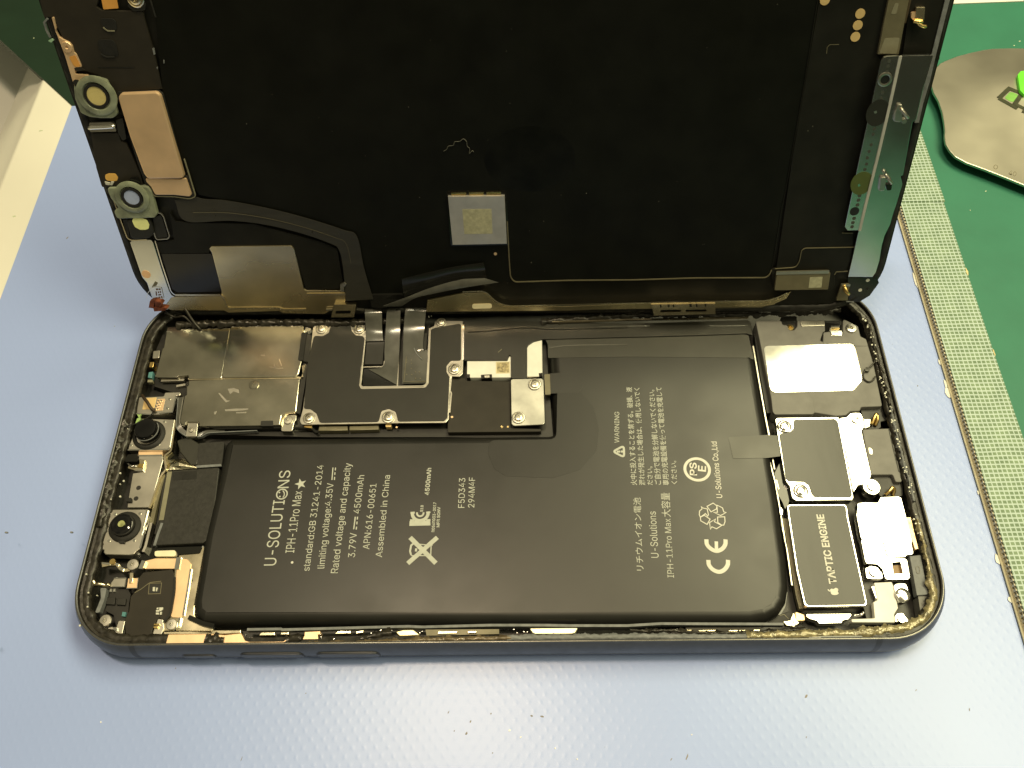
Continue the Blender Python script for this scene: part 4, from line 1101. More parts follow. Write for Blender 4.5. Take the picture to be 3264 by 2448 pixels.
rough_bead('glue_bead', [(-77.57, 46.51), (-77.56, 40.53), (-77.51, 33.83), (-77.17, 27.57), (-76.93, 23.24)], 1.6, 6.9, glue_blk, body, 0.3, 0.3)
rough_bead('glue_bead', [(-71.19, 69.81), (-66.54, 69.86), (-59.12, 69.91), (-47.99, 69.87), (-35.02, 69.44), (-16.68, 69.78)], 1.6, 7.2, glue_blk, body, 0.35, 0.4)
rough_bead('glue_bead', [(7.86, 68.79), (27.84, 70.08), (49.39, 69.56), (60.20, 69.96), (67.35, 70.00), (71.52, 70.34)], 1.4, 7.1, glue_blk, body, 0.35, 0.4)
flk = bmesh.new()
for (x, y) in [(76.61, 46.54), (76.65, 45.20), (76.47, 43.68), (76.43, 43.11), (76.63, 41.42), (76.33, 39.38), (76.33, 37.91), (76.24, 35.72), (76.24, 34.64), (76.35, 33.03), (76.38, 31.80), (76.49, 29.52), (76.45, 27.96), (75.85, 23.39), (76.00, 22.05), (75.95, 19.91)] + [(75.78, 67.16), (76.08, 66.07), (76.43, 64.35), (76.51, 63.07), (76.33, 61.38), (76.23, 59.29), (76.14, 57.23), (76.17, 53.37), (76.00, 51.78), (76.04, 49.60), (76.58, 49.00), (76.44, 46.87), (76.35, 43.43)]:
    for _ in range(3):
        add_prism(flk, circ((x + random.uniform(-.4, .4), y + random.uniform(-.6, .6)), random.uniform(.06, .2), 5), 6.9, random.uniform(7.15, 7.35))
for (x, y) in [(-76.87, 14.18), (-75.68, 10.74), (-75.18, 8.15), (-75.72, 4.78), (-73.89, 10.17)] + [(-75.36, 34.57), (-74.30, 32.92), (-74.80, 32.21), (-74.19, 29.60), (-76.08, 44.37), (-75.91, 29.10)] + [(-36.94, 69.59), (-33.25, 69.61), (-15.84, 70.75), (-16.38, 70.54)] + [(57.64, 71.38), (60.73, 72.14), (65.63, 70.85), (67.69, 71.80), (63.88, 70.06), (69.85, 70.41), (20.64, 70.28), (75.91, 67.30)]:
    add_prism(flk, circ((x, y), random.uniform(.1, .22), 5), 6.9, random.uniform(7.1, 7.3))
build('glue_fleck', flk, ceramic, body, tags={'kind': 'stuff'})

# --- logic board area at the upper left
prism('logic_board', [(-74.72, 71.10), (-42.11, 71.92)] + [(8.39, 70.49), (9.72, 41.91), (-11.49, 42.67)] + [(-38.74, 43.15), (-66.41, 44.42), (-68.24, 53.68), (-74.31, 55.87), (-75.77, 64.45)], 2.7, 4.6, cavity, body)
sh = prism('board_shield', [(-73.46, 69.64), (-59.42, 69.64), (-59.17, 56.29), (-66.15, 56.29), (-66.42, 57.17), (-68.39, 57.00), (-68.69, 56.65), (-72.86, 56.74), (-73.47, 57.32), (-73.39, 64.09), (-73.15, 64.23)], 4.6, 6.6, shield_steel, body, r=0.25, bev=0.18, tags={'label': 'smoky gold steel shield at the left end of the board'})
sh2 = prism('board_shield', [(-59.38, 69.69), (-43.40, 69.60), (-42.70, 60.08), (-42.96, 56.84), (-43.50, 56.17), (-58.91, 56.34), (-59.33, 56.87)], 4.6, 6.85, shield_steel, body, r=0.5, bev=0.2, tags={'label': 'raised gold steel shield with rounded corner'})
prism('shield_flange', [(-66.38, 56.56), (-42.11, 56.37), (-42.63, 59.10), (-41.87, 59.50), (-42.50, 55.86), (-66.22, 56.14)], 4.6, 6.45, pale_gold, sh2)
sh3 = prism('board_shield', [(-66.20, 56.02), (-59.35, 56.15), (-42.67, 56.01), (-42.45, 48.02), (-44.45, 47.96), (-45.31, 47.19), (-45.36, 45.04), (-46.75, 45.01), (-49.26, 45.01), (-61.88, 45.09), (-62.15, 46.03), (-64.53, 46.17), (-64.81, 45.34), (-65.54, 45.50), (-66.11, 46.20), (-66.34, 52.29), (-65.93, 52.48), (-66.33, 54.54), (-65.97, 54.84)], 4.6, 6.5, shield_steel, body, r=0.3, bev=0.18, tags={'label': 'scuffed lower gold steel shield with a screw dimple'})
screw(sh3, [(-52.11, 54.56)][0], 6.42, 1.05, shield_steel, 'flat')
prism('shield_notch', [(-49.39, 46.03), (-46.87, 46.05), (-46.69, 44.82), (-49.30, 44.86)], 4.6, 6.55, blk_sheet, sh3, r=0.2)
t1 = prism('fixing_tab', [(-45.04, 47.45), (-42.45, 47.70), (-42.36, 46.32), (-42.66, 45.94), (-42.82, 43.80), (-45.16, 43.84), (-45.16, 46.37)], 4.6, 6.05, satin_steel, sh3, r=0.5, bev=0.1)
stroke('tab_rim', [(-45.26, 45.08), (-45.21, 46.64), (-44.41, 47.81), (-42.60, 47.97)], 0.3, 5.0, 6.62, pale_gold, sh3, r=0.5)
screw(sh3, [(-43.95, 46.30)][0], 6.08, 0.95, satin_steel, 'flat')
prism('fixing_tab', [(-64.53, 46.14), (-62.44, 46.20), (-62.19, 42.99), (-64.53, 42.99)], 4.6, 6.05, satin_steel, sh3, r=0.2, bev=0.1)
screw(sh3, [(-63.48, 44.47)][0], 6.06, 0.6, satin_steel, 'flat')
prism('scratch', [(-57.29, 48.85), (-54.95, 49.00), (-52.48, 48.99), (-52.43, 48.68), (-54.68, 48.44), (-57.05, 48.45)], 6.4, 6.512, satin_steel, sh3)
prisms('scratch', [[(-59.29, 52.75), (-58.94, 52.74), (-57.22, 50.99), (-56.49, 50.87), (-57.31, 50.49), (-58.62, 51.92)], [(-57.50, 53.73), (-56.28, 53.91), (-55.14, 53.48), (-54.92, 52.66), (-56.15, 53.09), (-56.76, 52.49)], [(-59.40, 48.33), (-58.91, 48.52), (-58.94, 47.73), (-59.30, 47.74)], [(-54.81, 48.15), (-52.71, 48.20), (-52.84, 47.91), (-54.76, 47.89)]], 6.4, 6.51, satin_steel, sh3)
prisms('scratch', [[(-49.41, 58.84), (-47.55, 58.39), (-46.48, 58.47), (-46.27, 58.25), (-47.51, 58.07), (-49.38, 58.63)], [(-47.68, 60.60), (-47.46, 60.60), (-46.72, 58.89), (-46.89, 58.79)], [(-51.66, 61.80), (-50.74, 61.73), (-50.69, 61.41), (-51.61, 61.50)], [(-48.49, 59.35), (-48.31, 59.35), (-48.01, 58.08), (-48.19, 58.09)]], 6.7, 6.862, bright_steel, sh2)
prism('foam_block', [(-43.64, 67.34), (-42.49, 66.98), (-42.42, 59.98), (-43.52, 60.18)], 4.6, 7.0, blk_rubber, body, r=0.3, bev=0.1)
prism('foam_block', [(-42.56, 67.12), (-41.36, 66.65), (-41.27, 59.77), (-42.47, 60.00)], 4.6, 6.8, blk_sheet, body, r=0.2, bev=0.1)
prism('side_rail', [(-42.54, 60.17), (-41.45, 60.15), (-41.71, 47.78), (-42.61, 47.99)], 4.6, 6.1, cavity, body)
lathe('metal_post', [(-42.44, 68.29)][0], [(1.0, 5), (1.0, 6.2), (0.6, 6.6), (0, 6.6)], bright_steel, body, 16)
bm = bmesh.new()
add_stroke(bm, [(-73.38, 57.18), (-69.02, 57.15), (-68.36, 57.45), (-66.64, 57.46)], 0.25, 5.6, 6.55)
add_stroke(bm, [(-72.39, 56.54), (-67.51, 56.65)], 0.5, 5.0, 5.7)
add_stroke(bm, [(-69.04, 55.35), (-67.21, 55.73)], 0.5, 4.6, 5.3)
build('shield_edge', bm, satin_steel, body)
prism('side_connector', [(-75.39, 63.69), (-73.95, 63.88), (-73.73, 61.93), (-75.16, 61.75)], 4.6, 6.2, satin_steel, body, r=0.2, bev=0.1)
prism('gold_spring', [(-75.44, 60.88), (-74.52, 60.86), (-74.50, 59.48), (-75.42, 59.50)], 4.6, 6.3, gold, body, r=0.15, bev=0.1)
prism('teal_chip', [(-75.27, 58.45), (-74.38, 58.54), (-74.32, 56.97), (-75.21, 57.09)], 4.8, 6.1, teal_part, body, bev=0.1)
prism('teal_chip', [(-75.26, 56.81), (-74.26, 56.79), (-74.12, 56.16), (-75.21, 56.18)], 4.8, 5.7, grey_pad, body)
stroke('fine_wire', [(-73.24, 68.23), (-72.31, 68.20)], 0.14, 6.6, 6.75, bright_steel, body)
# insulated flex stack running under the shields
sheet('side_flex', [(-67.81, 52.10, 6.20), (-66.94, 47.28, 6.20), (-66.61, 44.97, 6.10), (-65.43, 43.85, 5.60), (-62.45, 43.03, 5.20), (-60.92, 44.17, 5.20), (-56.93, 44.39, 5.20)], [(-66.51, 52.02, 6.30), (-66.01, 47.21, 6.30), (-65.96, 45.88, 6.20), (-64.84, 44.56, 5.70), (-62.42, 43.95, 5.30), (-60.80, 44.70, 5.30), (-56.98, 44.83, 5.30)], 0.1, clear_flex, body, 5, 3)
stroke('flex_edge', [(-67.59, 51.89), (-66.96, 46.69), (-66.65, 44.92), (-65.75, 43.93), (-64.17, 42.94)], 0.12, 5.5, 6.3, sealant, body, r=1.0)
stroke('flex_edge', [(-66.56, 52.08), (-66.41, 47.27), (-65.97, 45.49), (-64.97, 45.28)], 0.12, 5.5, 6.3, satin_steel, body, r=1.0)
stroke('flex_edge', [(-62.14, 43.02), (-61.28, 43.10), (-60.37, 43.86), (-59.00, 43.97), (-50.13, 44.26)], 0.16, 5.0, 5.8, sealant, body, r=0.6)
stroke('flex_edge', [(-62.26, 44.94), (-60.59, 45.40), (-58.05, 44.87), (-45.84, 44.84), (-43.05, 44.79)], 0.4, 5.0, 5.9, blk_gloss, body, r=0.8)

# --- black plate over the display connectors, on its silver carrier
cp = [(-41.35, 68.92), (-40.81, 69.58), (-39.45, 69.81), (-38.14, 69.67), (-32.96, 69.66), (-31.49, 69.67), (-30.17, 69.41), (-29.63, 66.27), (-29.62, 53.92), (-29.31, 53.41), (-16.65, 53.43), (-16.00, 53.95), (-16.15, 67.93), (-15.13, 68.35), (-15.11, 69.79), (-8.86, 69.53), (-8.67, 59.59), (-8.66, 56.26), (-9.34, 55.55), (-10.94, 55.69), (-11.23, 55.18), (-11.18, 45.61), (-11.83, 44.79), (-21.52, 44.89), (-37.35, 44.89), (-40.89, 44.90), (-41.43, 45.78), (-41.08, 48.52)]
cover = prism('connector_plate', cp, 6.45, 6.75, satin_steel, body, r=0.5, bev=0.08, tags={'label': 'charcoal plate with a silver border and five screws'})
film = [(-40.86, 66.41), (-39.05, 66.26), (-37.76, 67.10), (-37.66, 68.64), (-33.29, 69.21), (-32.84, 67.43), (-31.91, 66.31), (-30.33, 66.06), (-29.86, 65.39), (-30.02, 53.82), (-29.54, 52.99), (-16.27, 53.03), (-15.65, 54.03), (-15.82, 67.47), (-14.83, 67.89), (-9.39, 68.86), (-9.10, 59.38), (-11.24, 59.42), (-12.09, 58.18), (-12.03, 56.73), (-11.37, 55.48), (-11.44, 45.89), (-12.10, 45.13), (-21.36, 45.20), (-22.03, 47.46), (-23.47, 48.18), (-24.91, 47.71), (-25.31, 45.18), (-37.20, 45.20), (-38.15, 47.37), (-39.48, 48.38), (-40.89, 48.51), (-41.42, 60.07)]
prism('black_film', film, 6.7, 6.80, cover_film, cover, r=0.6, bev=0.03)
for c, r in zip([(-39.43, 68.19), (-31.25, 67.89), (-10.42, 57.37), (-23.38, 46.23), (-39.53, 46.33), (-13.68, 69.24)], (1.3, 1.3, 1.35, 1.35, 1.25, 1.1)):
    screw(cover, c, 6.80, r, satin_steel)
stroke('plate_edge', [(-29.93, 58.37), (-29.75, 53.92), (-29.32, 53.45), (-16.65, 53.43), (-16.03, 54.05), (-16.03, 59.54), (-16.14, 67.71)], 0.22, 6.5, 6.84, satin_steel, cover, r=0.5)
stroke('plate_edge', [(-8.88, 69.09), (-8.72, 59.59)], 0.32, 6.5, 6.85, bright_steel, cover)
stroke('plate_edge', [(-11.04, 55.60), (-11.19, 52.35), (-10.90, 51.74), (-11.08, 47.18)], 0.3, 6.0, 6.6, satin_steel, body)
prism('connector_well', [(-30.57, 70.00), (-16.31, 69.77), (-16.07, 53.87), (-29.70, 53.94)], 4.6, 5.6, cavity, body)
prism('display_connector', [(-29.53, 64.36), (-25.94, 64.93), (-25.77, 59.16), (-29.53, 59.13)], 5.6, 6.3, blk_sheet, body, r=0.2, bev=0.08)
prism('display_connector', [(-29.65, 58.25), (-28.76, 58.23), (-22.50, 58.31), (-22.38, 53.97), (-29.47, 54.11)], 5.6, 6.25, blk_gloss, body, r=0.2, bev=0.08)
stroke('plate_edge', [(-29.66, 58.57), (-25.72, 58.57), (-25.29, 58.83), (-25.29, 59.99)], 0.25, 5.9, 6.35, satin_steel, body, r=0.3)
stroke('plate_edge', [(-22.52, 62.91), (-22.31, 57.83), (-22.19, 53.90)], 0.3, 5.9, 6.3, satin_steel, body)
stroke('plate_edge', [(-16.83, 66.68), (-16.82, 62.78)], 0.35, 6.0, 6.5, ic_plate, body)
# the three cable tails that drop from the screen into the body
tails = [
    ([(-29.85, 71.07, 9.60), (-29.70, 69.76, 9.40), (-29.75, 67.93, 7.60), (-29.45, 64.61, 7.00)], [(-26.34, 71.09, 9.60), (-26.10, 69.90, 9.40), (-26.17, 67.40, 7.60), (-25.82, 64.70, 7.00)], 'short left cable tail'),
    ([(-25.30, 72.41, 9.60), (-25.14, 70.76, 9.40), (-25.36, 67.31, 7.70), (-25.39, 62.58, 7.00), (-25.42, 58.61, 6.60), (-28.54, 57.96, 6.40)], [(-22.04, 72.33, 9.60), (-22.17, 70.58, 9.40), (-22.29, 67.24, 7.70), (-22.23, 62.51, 7.00), (-22.29, 58.54, 6.60), (-22.27, 53.98, 6.45)], 'middle cable tail'),
    ([(-21.32, 72.53, 9.60), (-21.18, 70.40, 9.40), (-21.50, 67.66, 7.70), (-21.48, 63.72, 7.10), (-21.30, 58.33, 6.90), (-21.18, 54.09, 6.75)], [(-16.74, 72.42, 9.60), (-16.72, 70.15, 9.40), (-17.09, 67.56, 7.70), (-17.16, 62.34, 7.10), (-16.19, 61.59, 6.90), (-16.07, 54.08, 6.75)], 'wide right cable tail with fine lines')]
for L, R, lab in tails:
    sheet('cable_tail', L, R, 0.1, clear_flex, body, 8, 5, 0.06, tags={'label': lab})
sheet('cable_tail', [(-29.45, 64.61, 7.00), (-29.40, 64.22, 6.60), (-29.44, 59.20, 6.45)], [(-25.82, 64.70, 7.00), (-25.66, 64.14, 6.60), (-25.67, 59.12, 6.45)], 0.1, blk_sheet, body, 5, 3)
stroke('flex_trace', [(-20.59, 63.76), (-20.71, 57.01), (-20.81, 54.44), (-16.15, 54.45)], 0.1, 6.85, 6.98, ic_plate, body)
stroke('flex_trace', [(-19.20, 63.60), (-19.04, 62.31), (-18.42, 61.02), (-17.28, 59.73)], 0.14, 7.0, 7.12, sealant, body, r=0.5)
stroke('flex_trace', [(-20.75, 70.56), (-20.71, 67.04)], 0.10, 8.0, 9.0, sealant, body) if False else None
bm = bmesh.new()
for c in [(-20.69, 62.48), (-20.55, 61.62), (-20.50, 60.77), (-20.52, 59.72), (-19.54, 59.70), (-19.49, 58.86), (-20.49, 59.19), (-19.41, 57.60), (-18.48, 56.75), (-17.68, 56.74), (-20.30, 56.17), (-19.24, 56.15), (-18.39, 55.21), (-17.42, 55.19), (-17.51, 60.29)]:
    add_prism(bm, circ(c, 0.12, 8), 6.8, 6.98)
build('flex_via', bm, ic_plate, body)
prism('contact_row', [(-17.22, 66.57), (-16.59, 66.56), (-16.55, 62.24), (-17.19, 62.47)], 5.5, 6.7, blk_foam, body)

# --- power flex, nickel blocks and battery connector plate
pf = [(-8.65, 69.37), (-1.30, 69.37), (10.01, 69.10), (26.13, 68.06)] + [(51.65, 68.40), (52.20, 67.56), (52.04, 64.48), (50.91, 64.99), (40.74, 64.74), (30.04, 64.66), (19.30, 64.59)] + [(7.92, 64.50), (6.12, 64.00), (5.03, 63.17), (4.67, 62.43), (4.60, 54.91), (1.36, 54.98), (1.35, 60.28), (0.91, 60.88), (0.64, 59.45), (-7.81, 59.59), (-8.61, 59.55), (-8.97, 65.86)]
prism('power_flex', pf, 6.3, 6.65, power_flex, body, r=0.3, bev=0.06)
stroke('flex_fold', [(-7.99, 66.80), (-4.90, 66.83), (-0.18, 67.27), (3.45, 67.62), (6.35, 67.51), (8.33, 67.11), (13.21, 67.00), (26.05, 67.09)], 0.35, 6.5, 6.85, power_flex, body, r=1.5)
tube('flex_fold', [(p[0], p[1], 6.62) for p in [(19.42, 67.28), (24.84, 67.32), (30.78, 67.34)]], 0.22, clear_flex, body)
tube('flex_fold', [(p[0], p[1], 6.62) for p in [(43.13, 67.05), (46.33, 66.91), (51.43, 66.92)]], 0.22, clear_flex, body)
stroke('rim_spring', [(10.08, 68.53), (18.68, 68.54), (26.12, 68.67)] + [(38.37, 68.65), (51.68, 68.66)], 0.28, 6.9, 7.35, pale_gold, body)
stroke('flex_crease', [(-1.41, 61.36), (-0.61, 62.19)], 0.12, 6.5, 6.70, grey_pad, body)
nb = prism('nickel_block', [(-7.88, 59.68), (0.54, 59.66), (1.04, 60.75), (1.34, 60.74), (1.34, 55.43), (-7.12, 55.54), (-7.85, 56.34)], 4.8, 6.28, white_part, body, r=0.15, bev=0.1, tags={'label': 'cream nickel block with a small square mark'})
prism('label_square', [(-1.86, 59.28), (1.11, 59.30), (1.11, 56.39), (-1.84, 56.41)], 6.2, 6.3, M('pale_label', (0.62, 0.55, 0.36), 0.5), nb)
prism('etched_mark', [(-1.59, 59.05), (0.86, 59.08), (0.87, 56.63), (-1.57, 56.64)], 6.2, 6.315, M('brown_grain', (0.34, 0.28, 0.15), 0.55, 0, 2600, 0.6), nb)
stroke('block_lip', [(-7.15, 55.72), (1.33, 55.71)], 0.35, 5.0, 6.15, pale_gold, nb)
prism('block_catch', [(-4.93, 56.17), (-2.64, 56.25), (-2.59, 55.36), (-4.83, 55.26)], 5.0, 6.33, blk_gloss, nb, r=0.15)
prism('block_catch', [(-4.21, 55.92), (-3.15, 55.96), (-3.15, 55.43), (-4.12, 55.41)], 5.8, 6.4, satin_steel, nb)
prism('block_catch', [(-7.86, 56.40), (-7.20, 56.34), (-7.18, 55.46), (-7.83, 55.47)], 5.0, 6.33, blk_gloss, nb)
nb2 = prism('nickel_block', [(4.70, 62.69), (5.12, 63.54), (6.03, 64.23), (7.74, 64.55), (7.89, 64.55), (7.83, 55.70), (7.41, 55.51), (4.63, 55.56)], 4.8, 6.28, white_part, body, r=0.1, bev=0.1, tags={'label': 'tall cream nickel block with one curved corner'})
stroke('block_lip', [(4.63, 55.64), (7.23, 55.69)], 0.35, 5.0, 6.15, pale_gold, nb2)
prism('block_catch', [(7.07, 56.29), (7.81, 56.38), (7.79, 55.50), (7.14, 55.43)], 5.0, 6.34, blk_gloss, nb2)
prism('board_sheet', [(-11.16, 56.24), (-8.30, 55.66), (-7.76, 55.03), (1.28, 54.74), (1.28, 43.83), (7.37, 43.53), (7.28, 42.96), (-11.37, 43.10), (-11.45, 45.03)], 4.5, 5.85, blk_brown, body, r=0.2, bev=0.06)
bp_ = prism('battery_plate', [(1.27, 54.54), (1.62, 54.80), (7.66, 54.82), (8.02, 54.40), (8.11, 44.51), (7.76, 44.07), (1.87, 43.91), (1.41, 44.34)], 6.3, 6.7, plate_steel, body, r=0.6, bev=0.1, tags={'label': 'rounded steel plate with two screws beside the battery'})
for c in [(6.19, 53.34), (2.85, 45.68)]:
    screw(bp_, c, 6.78, 1.35, satin_steel)
prism('gold_mark', [(-0.83, 44.20), (-0.54, 44.49), (-0.42, 44.19), (-0.17, 44.13), (-0.42, 44.00), (-0.51, 43.77), (-0.59, 44.00)], 5.8, 5.9, gold_pad, body)
prism('gold_mark', [(0.50, 44.31), (0.84, 44.31), (0.84, 43.94), (0.50, 43.95)], 5.8, 5.9, gold_pad, body)
prism('gold_mark', circ([(-10.63, 46.56)][0], 0.24), 5.8, 5.9, tan_plate, body)
prism('gold_mark', circ([(-21.74, 44.43)][0], 0.2), 5.8, 5.9, tan_plate, body)
prisms('edge_bar', [[(-37.54, 44.97), (-31.73, 44.92), (-31.63, 43.89), (-37.59, 43.90)], [(-31.39, 44.91), (-25.43, 44.94), (-25.36, 43.97), (-31.29, 43.88)]], 4.6, 5.9, ic_plate, body, bev=0.15)
prism('gold_spring', [(-40.81, 45.21), (-38.80, 45.08), (-38.98, 44.40), (-40.39, 44.62)], 5.0, 6.2, gold, body, r=0.2)
prism('gold_spring', [(-24.03, 45.10), (-22.82, 45.08), (-22.86, 44.40), (-23.89, 44.42)], 5.0, 6.1, gold_pad, body)
stroke('flex_edge', [(-43.10, 44.69), (-39.10, 44.61), (-37.95, 43.63), (-37.60, 43.62)], 0.4, 5.3, 6.0, blk_gloss, body, r=0.4)

# --- battery
bat_pts = [(-55.01, 42.74), (10.01, 42.24), (9.24, 64.32), (9.56, 66.88), (51.76, 67.20), (52.08, 60.99), (52.16, 43.89), (52.01, 27.71), (51.67, 15.95), (51.17, 10.68), (50.37, 8.12), (48.76, 6.05), (46.37, 4.85), (43.55, 4.37), (-5.96, 4.78), (-54.23, 5.12), (-56.14, 6.73), (-56.79, 8.92), (-56.95, 21.58), (-56.38, 33.95), (-56.29, 41.56)]
bat_pts = fillet(bat_pts, 1.2, 3)
battery = prism('battery', bat_pts, 2.75, 6.3, battery_wrap, body, bev=2.0, seg=7, tags={'label': 'black battery pouch with pale printed lettering'})
prism('battery_seam', inset(bat_pts, -0.35), 2.76, 3.1, blk_gloss, battery)
prism('black_tape', [(8.80, 64.83), (19.33, 64.98), (30.09, 64.99), (40.82, 65.07), (50.18, 65.11), (51.32, 64.66), (51.40, 62.42), (51.64, 58.47)] + [(50.34, 59.30), (51.01, 59.08)] + [(25.60, 59.90), (9.08, 59.95), (9.07, 63.46), (8.64, 64.54)], 6.2, 6.36, tape_blk, battery, r=0.3)
stroke('tape_fold', [(9.32, 62.45), (12.19, 62.88), (16.67, 62.99), (25.80, 62.87)], 0.3, 6.3, 6.42, clear_flex, battery)
prism('black_tape', [(8.21, 55.82), (9.35, 55.90), (9.41, 51.03), (8.29, 50.96)], 6.0, 6.6, ic_plate, battery, r=0.2)
prism('black_tape', [(9.36, 56.17), (14.64, 56.47), (16.07, 52.97), (15.15, 51.48), (9.42, 51.40)], 6.25, 6.335, battery_wrap, battery)
prism('black_tape', [(44.09, 40.80), (51.77, 41.14), (53.90, 40.91), (53.53, 36.48), (51.03, 36.16), (44.40, 36.12)], 6.2, 6.37, tape_blk, battery, r=0.2, tags={'label': 'short black tape strip at the right edge'})
prism('coil_print', [(-3.15, 40.97), (-3.11, 37.73), (-1.90, 34.67), (0.30, 33.10), (9.39, 32.56), (14.78, 34.27), (18.00, 38.06), (18.80, 42.89), (18.05, 47.90), (15.06, 52.35), (10.89, 54.38), (10.28, 40.95)], 6.25, 6.325, M('faint_coil_relief', (0.010, 0.010, 0.009), 0.36, 0, 250, 0.1, 0.04, 0.012, 130, spec=0.43), battery, r=1.5, bev=0.02)
prism('pull_tab', [(-61.54, 41.66), (-56.64, 41.92), (-56.41, 41.57), (-56.10, 36.76), (-61.01, 36.52)], 4.6, 5.6, blk_foam, body, r=0.2)
TZ = 6.34
def bt(s, p, bold=0.0, mat=None, hmax=None):
    return text('printed_text', s, p[0], p[1], p[2], TZ, mat or ink, battery, bold, hmax)
bt('U-SOLUTI', [(-42.15, 15.73), (-42.19, 28.73), (-44.42, 15.75)])
bt('NS', [(-41.83, 31.25), (-41.92, 35.00), (-44.03, 31.29)])
stroke('printed_mark', circ([(-42.96, 29.99)][0], 1.02, 24), 0.24, 6.30, TZ, ink, battery, closed=True)
prisms('printed_mark', [circ(c, 0.17, 8) for c in [(-43.29, 29.49), (-43.50, 30.34)]], 6.30, TZ, ink, battery)
stroke('printed_mark', [(-42.68, 29.26), (-42.43, 29.79), (-42.56, 30.33), (-42.88, 30.73)], 0.2, 6.30, TZ, ink, battery, r=0.3)
bt('IPH-11Pro Max', [(-39.07, 18.15), (-39.06, 30.59), (-40.70, 18.17)])
star = [(-39.57, 32.08)][0]
prism('printed_mark', [(star[0] + (1.2 if k % 2 == 0 else 0.48) * math.cos(math.pi + k * math.pi / 5), star[1] + (1.2 if k % 2 == 0 else 0.48) * math.sin(math.pi + k * math.pi / 5)) for k in range(10)], 6.30, TZ, ink, battery)
prism('printed_mark', circ([(-39.18, 16.28)][0], 0.24, 10), 6.30, TZ, ink_bright, battery)
bt('standard:GB 31241-2014', [(-35.77, 14.61), (-35.51, 36.05), (-37.03, 14.62)])
bt('limiting voltage:4.35V', [(-33.06, 15.06), (-33.13, 32.17), (-34.36, 15.08)])
bt('Rated voltage and capacity', [(-30.46, 14.14), (-30.07, 36.38), (-31.82, 14.15)])
bt('3.79V', [(-27.58, 17.12), (-27.66, 21.93), (-28.88, 17.13)])
bt('4500mAh', [(-27.45, 25.77), (-27.26, 33.73), (-28.72, 25.78)])
bt('APN:616-00651', [(-25.04, 18.64), (-24.72, 31.88), (-26.29, 18.66)])
bt('Assembled in China', [(-22.54, 17.06), (-22.21, 33.65), (-23.77, 17.07)])
bt('4500mAh', [(-14.42, 29.37), (-14.25, 35.08), (-15.29, 29.39)], 0.02)
bt('S18', [(-15.42, 25.93), (-15.37, 27.29), (-15.96, 25.94)], 0.02)
bt('R056R033-2017', [(-13.03, 21.86), (-12.96, 27.85), (-13.58, 21.87)], 0.02)
bt('MFR SONV', [(-12.13, 22.81), (-12.11, 26.90), (-12.71, 22.82)], 0.02)
bt('F5D343', [(-7.53, 26.65), (-7.52, 32.82), (-8.74, 26.67)])
bt('294M4F', [(-5.66, 26.68), (-5.62, 32.93), (-6.87, 26.69)])
prisms('direct_current_mark', [[(-33.63, 32.83), (-33.43, 32.82), (-33.51, 35.47), (-33.71, 35.47)], [(-33.15, 32.82), (-32.95, 32.81), (-32.97, 33.47), (-33.17, 33.47)], [(-33.19, 33.91), (-32.99, 33.90), (-33.00, 34.45), (-33.20, 34.45)], [(-33.19, 34.86), (-32.99, 34.86), (-33.00, 35.46), (-33.20, 35.47)]], 6.30, TZ, ink, battery)
prisms('direct_current_mark', [[(-28.42, 22.62), (-28.21, 22.62), (-28.12, 25.13), (-28.37, 25.13)], [(-27.94, 22.57), (-27.72, 22.56), (-27.72, 23.12), (-27.94, 23.13)], [(-27.93, 23.59), (-27.71, 23.58), (-27.72, 24.15), (-27.94, 24.15)], [(-27.93, 24.56), (-27.71, 24.56), (-27.71, 25.12), (-27.93, 25.13)]], 6.30, TZ, ink, battery)
# crossed-out bin
bm = bmesh.new()
add_stroke(bm, [(-17.68, 15.83), (-12.43, 20.80)], 0.85, 6.30, TZ)
add_stroke(bm, [(-17.55, 20.86), (-12.49, 15.81)], 0.85, 6.30, TZ - 0.004)
add_stroke(bm, [(-17.16, 17.43), (-17.39, 18.17), (-17.27, 19.29), (-16.82, 19.70)], 0.35, 6.30, TZ - 0.008)
add_stroke(bm, [(-16.81, 19.65), (-13.45, 19.24), (-13.27, 19.36)], 0.18, 6.30, TZ - 0.010)
add_stroke(bm, [(-17.15, 17.31), (-13.48, 17.27)], 0.18, 6.30, TZ - 0.012)
add_stroke(bm, [(-13.52, 19.12), (-13.51, 17.34)], 0.2, 6.30, TZ - 0.014)
add_stroke(bm, [(-16.30, 18.11), (-16.28, 18.70)], 0.4, 6.30, TZ - 0.016)
build('crossed_bin_mark', bm, ink, battery)
# certification mark: a bar with two nested arcs
bm = bmesh.new()
add_prism(bm, [(-17.83, 23.14), (-17.84, 24.09), (-13.93, 24.16), (-13.83, 23.19)], 6.30, TZ)
cc = [(-15.84, 24.65)][0]
def arc(c, r, a0, a1, n=18):
    return [(c[0] + r * math.cos(math.radians(a0 + (a1 - a0) * k / n)), c[1] + r * math.sin(math.radians(a0 + (a1 - a0) * k / n))) for k in range(n + 1)]
cc = [(-15.90, 25.68)][0]
add_stroke(bm, arc(cc, 1.5, 178, 362), 0.62, 6.30, TZ - 0.004)
add_stroke(bm, arc(cc, 0.62, 165, 375), 0.34, 6.30, TZ - 0.006)
add_prism(bm, [(-17.75, 24.09), (-16.95, 24.08), (-16.97, 24.46), (-17.77, 24.47)], 6.30, TZ - 0.008)
add_prism(bm, [(-14.70, 24.07), (-13.88, 24.11), (-13.90, 24.47), (-14.72, 24.43)], 6.30, TZ - 0.010)
add_prism(bm, [(-17.76, 25.60), (-16.92, 25.64), (-16.99, 26.01), (-17.79, 25.97)], 6.30, TZ - 0.012)
add_prism(bm, [(-14.78, 25.67), (-13.95, 25.71), (-14.02, 26.02), (-14.79, 25.98)], 6.30, TZ - 0.014)
build('certification_mark', bm, ink, battery)
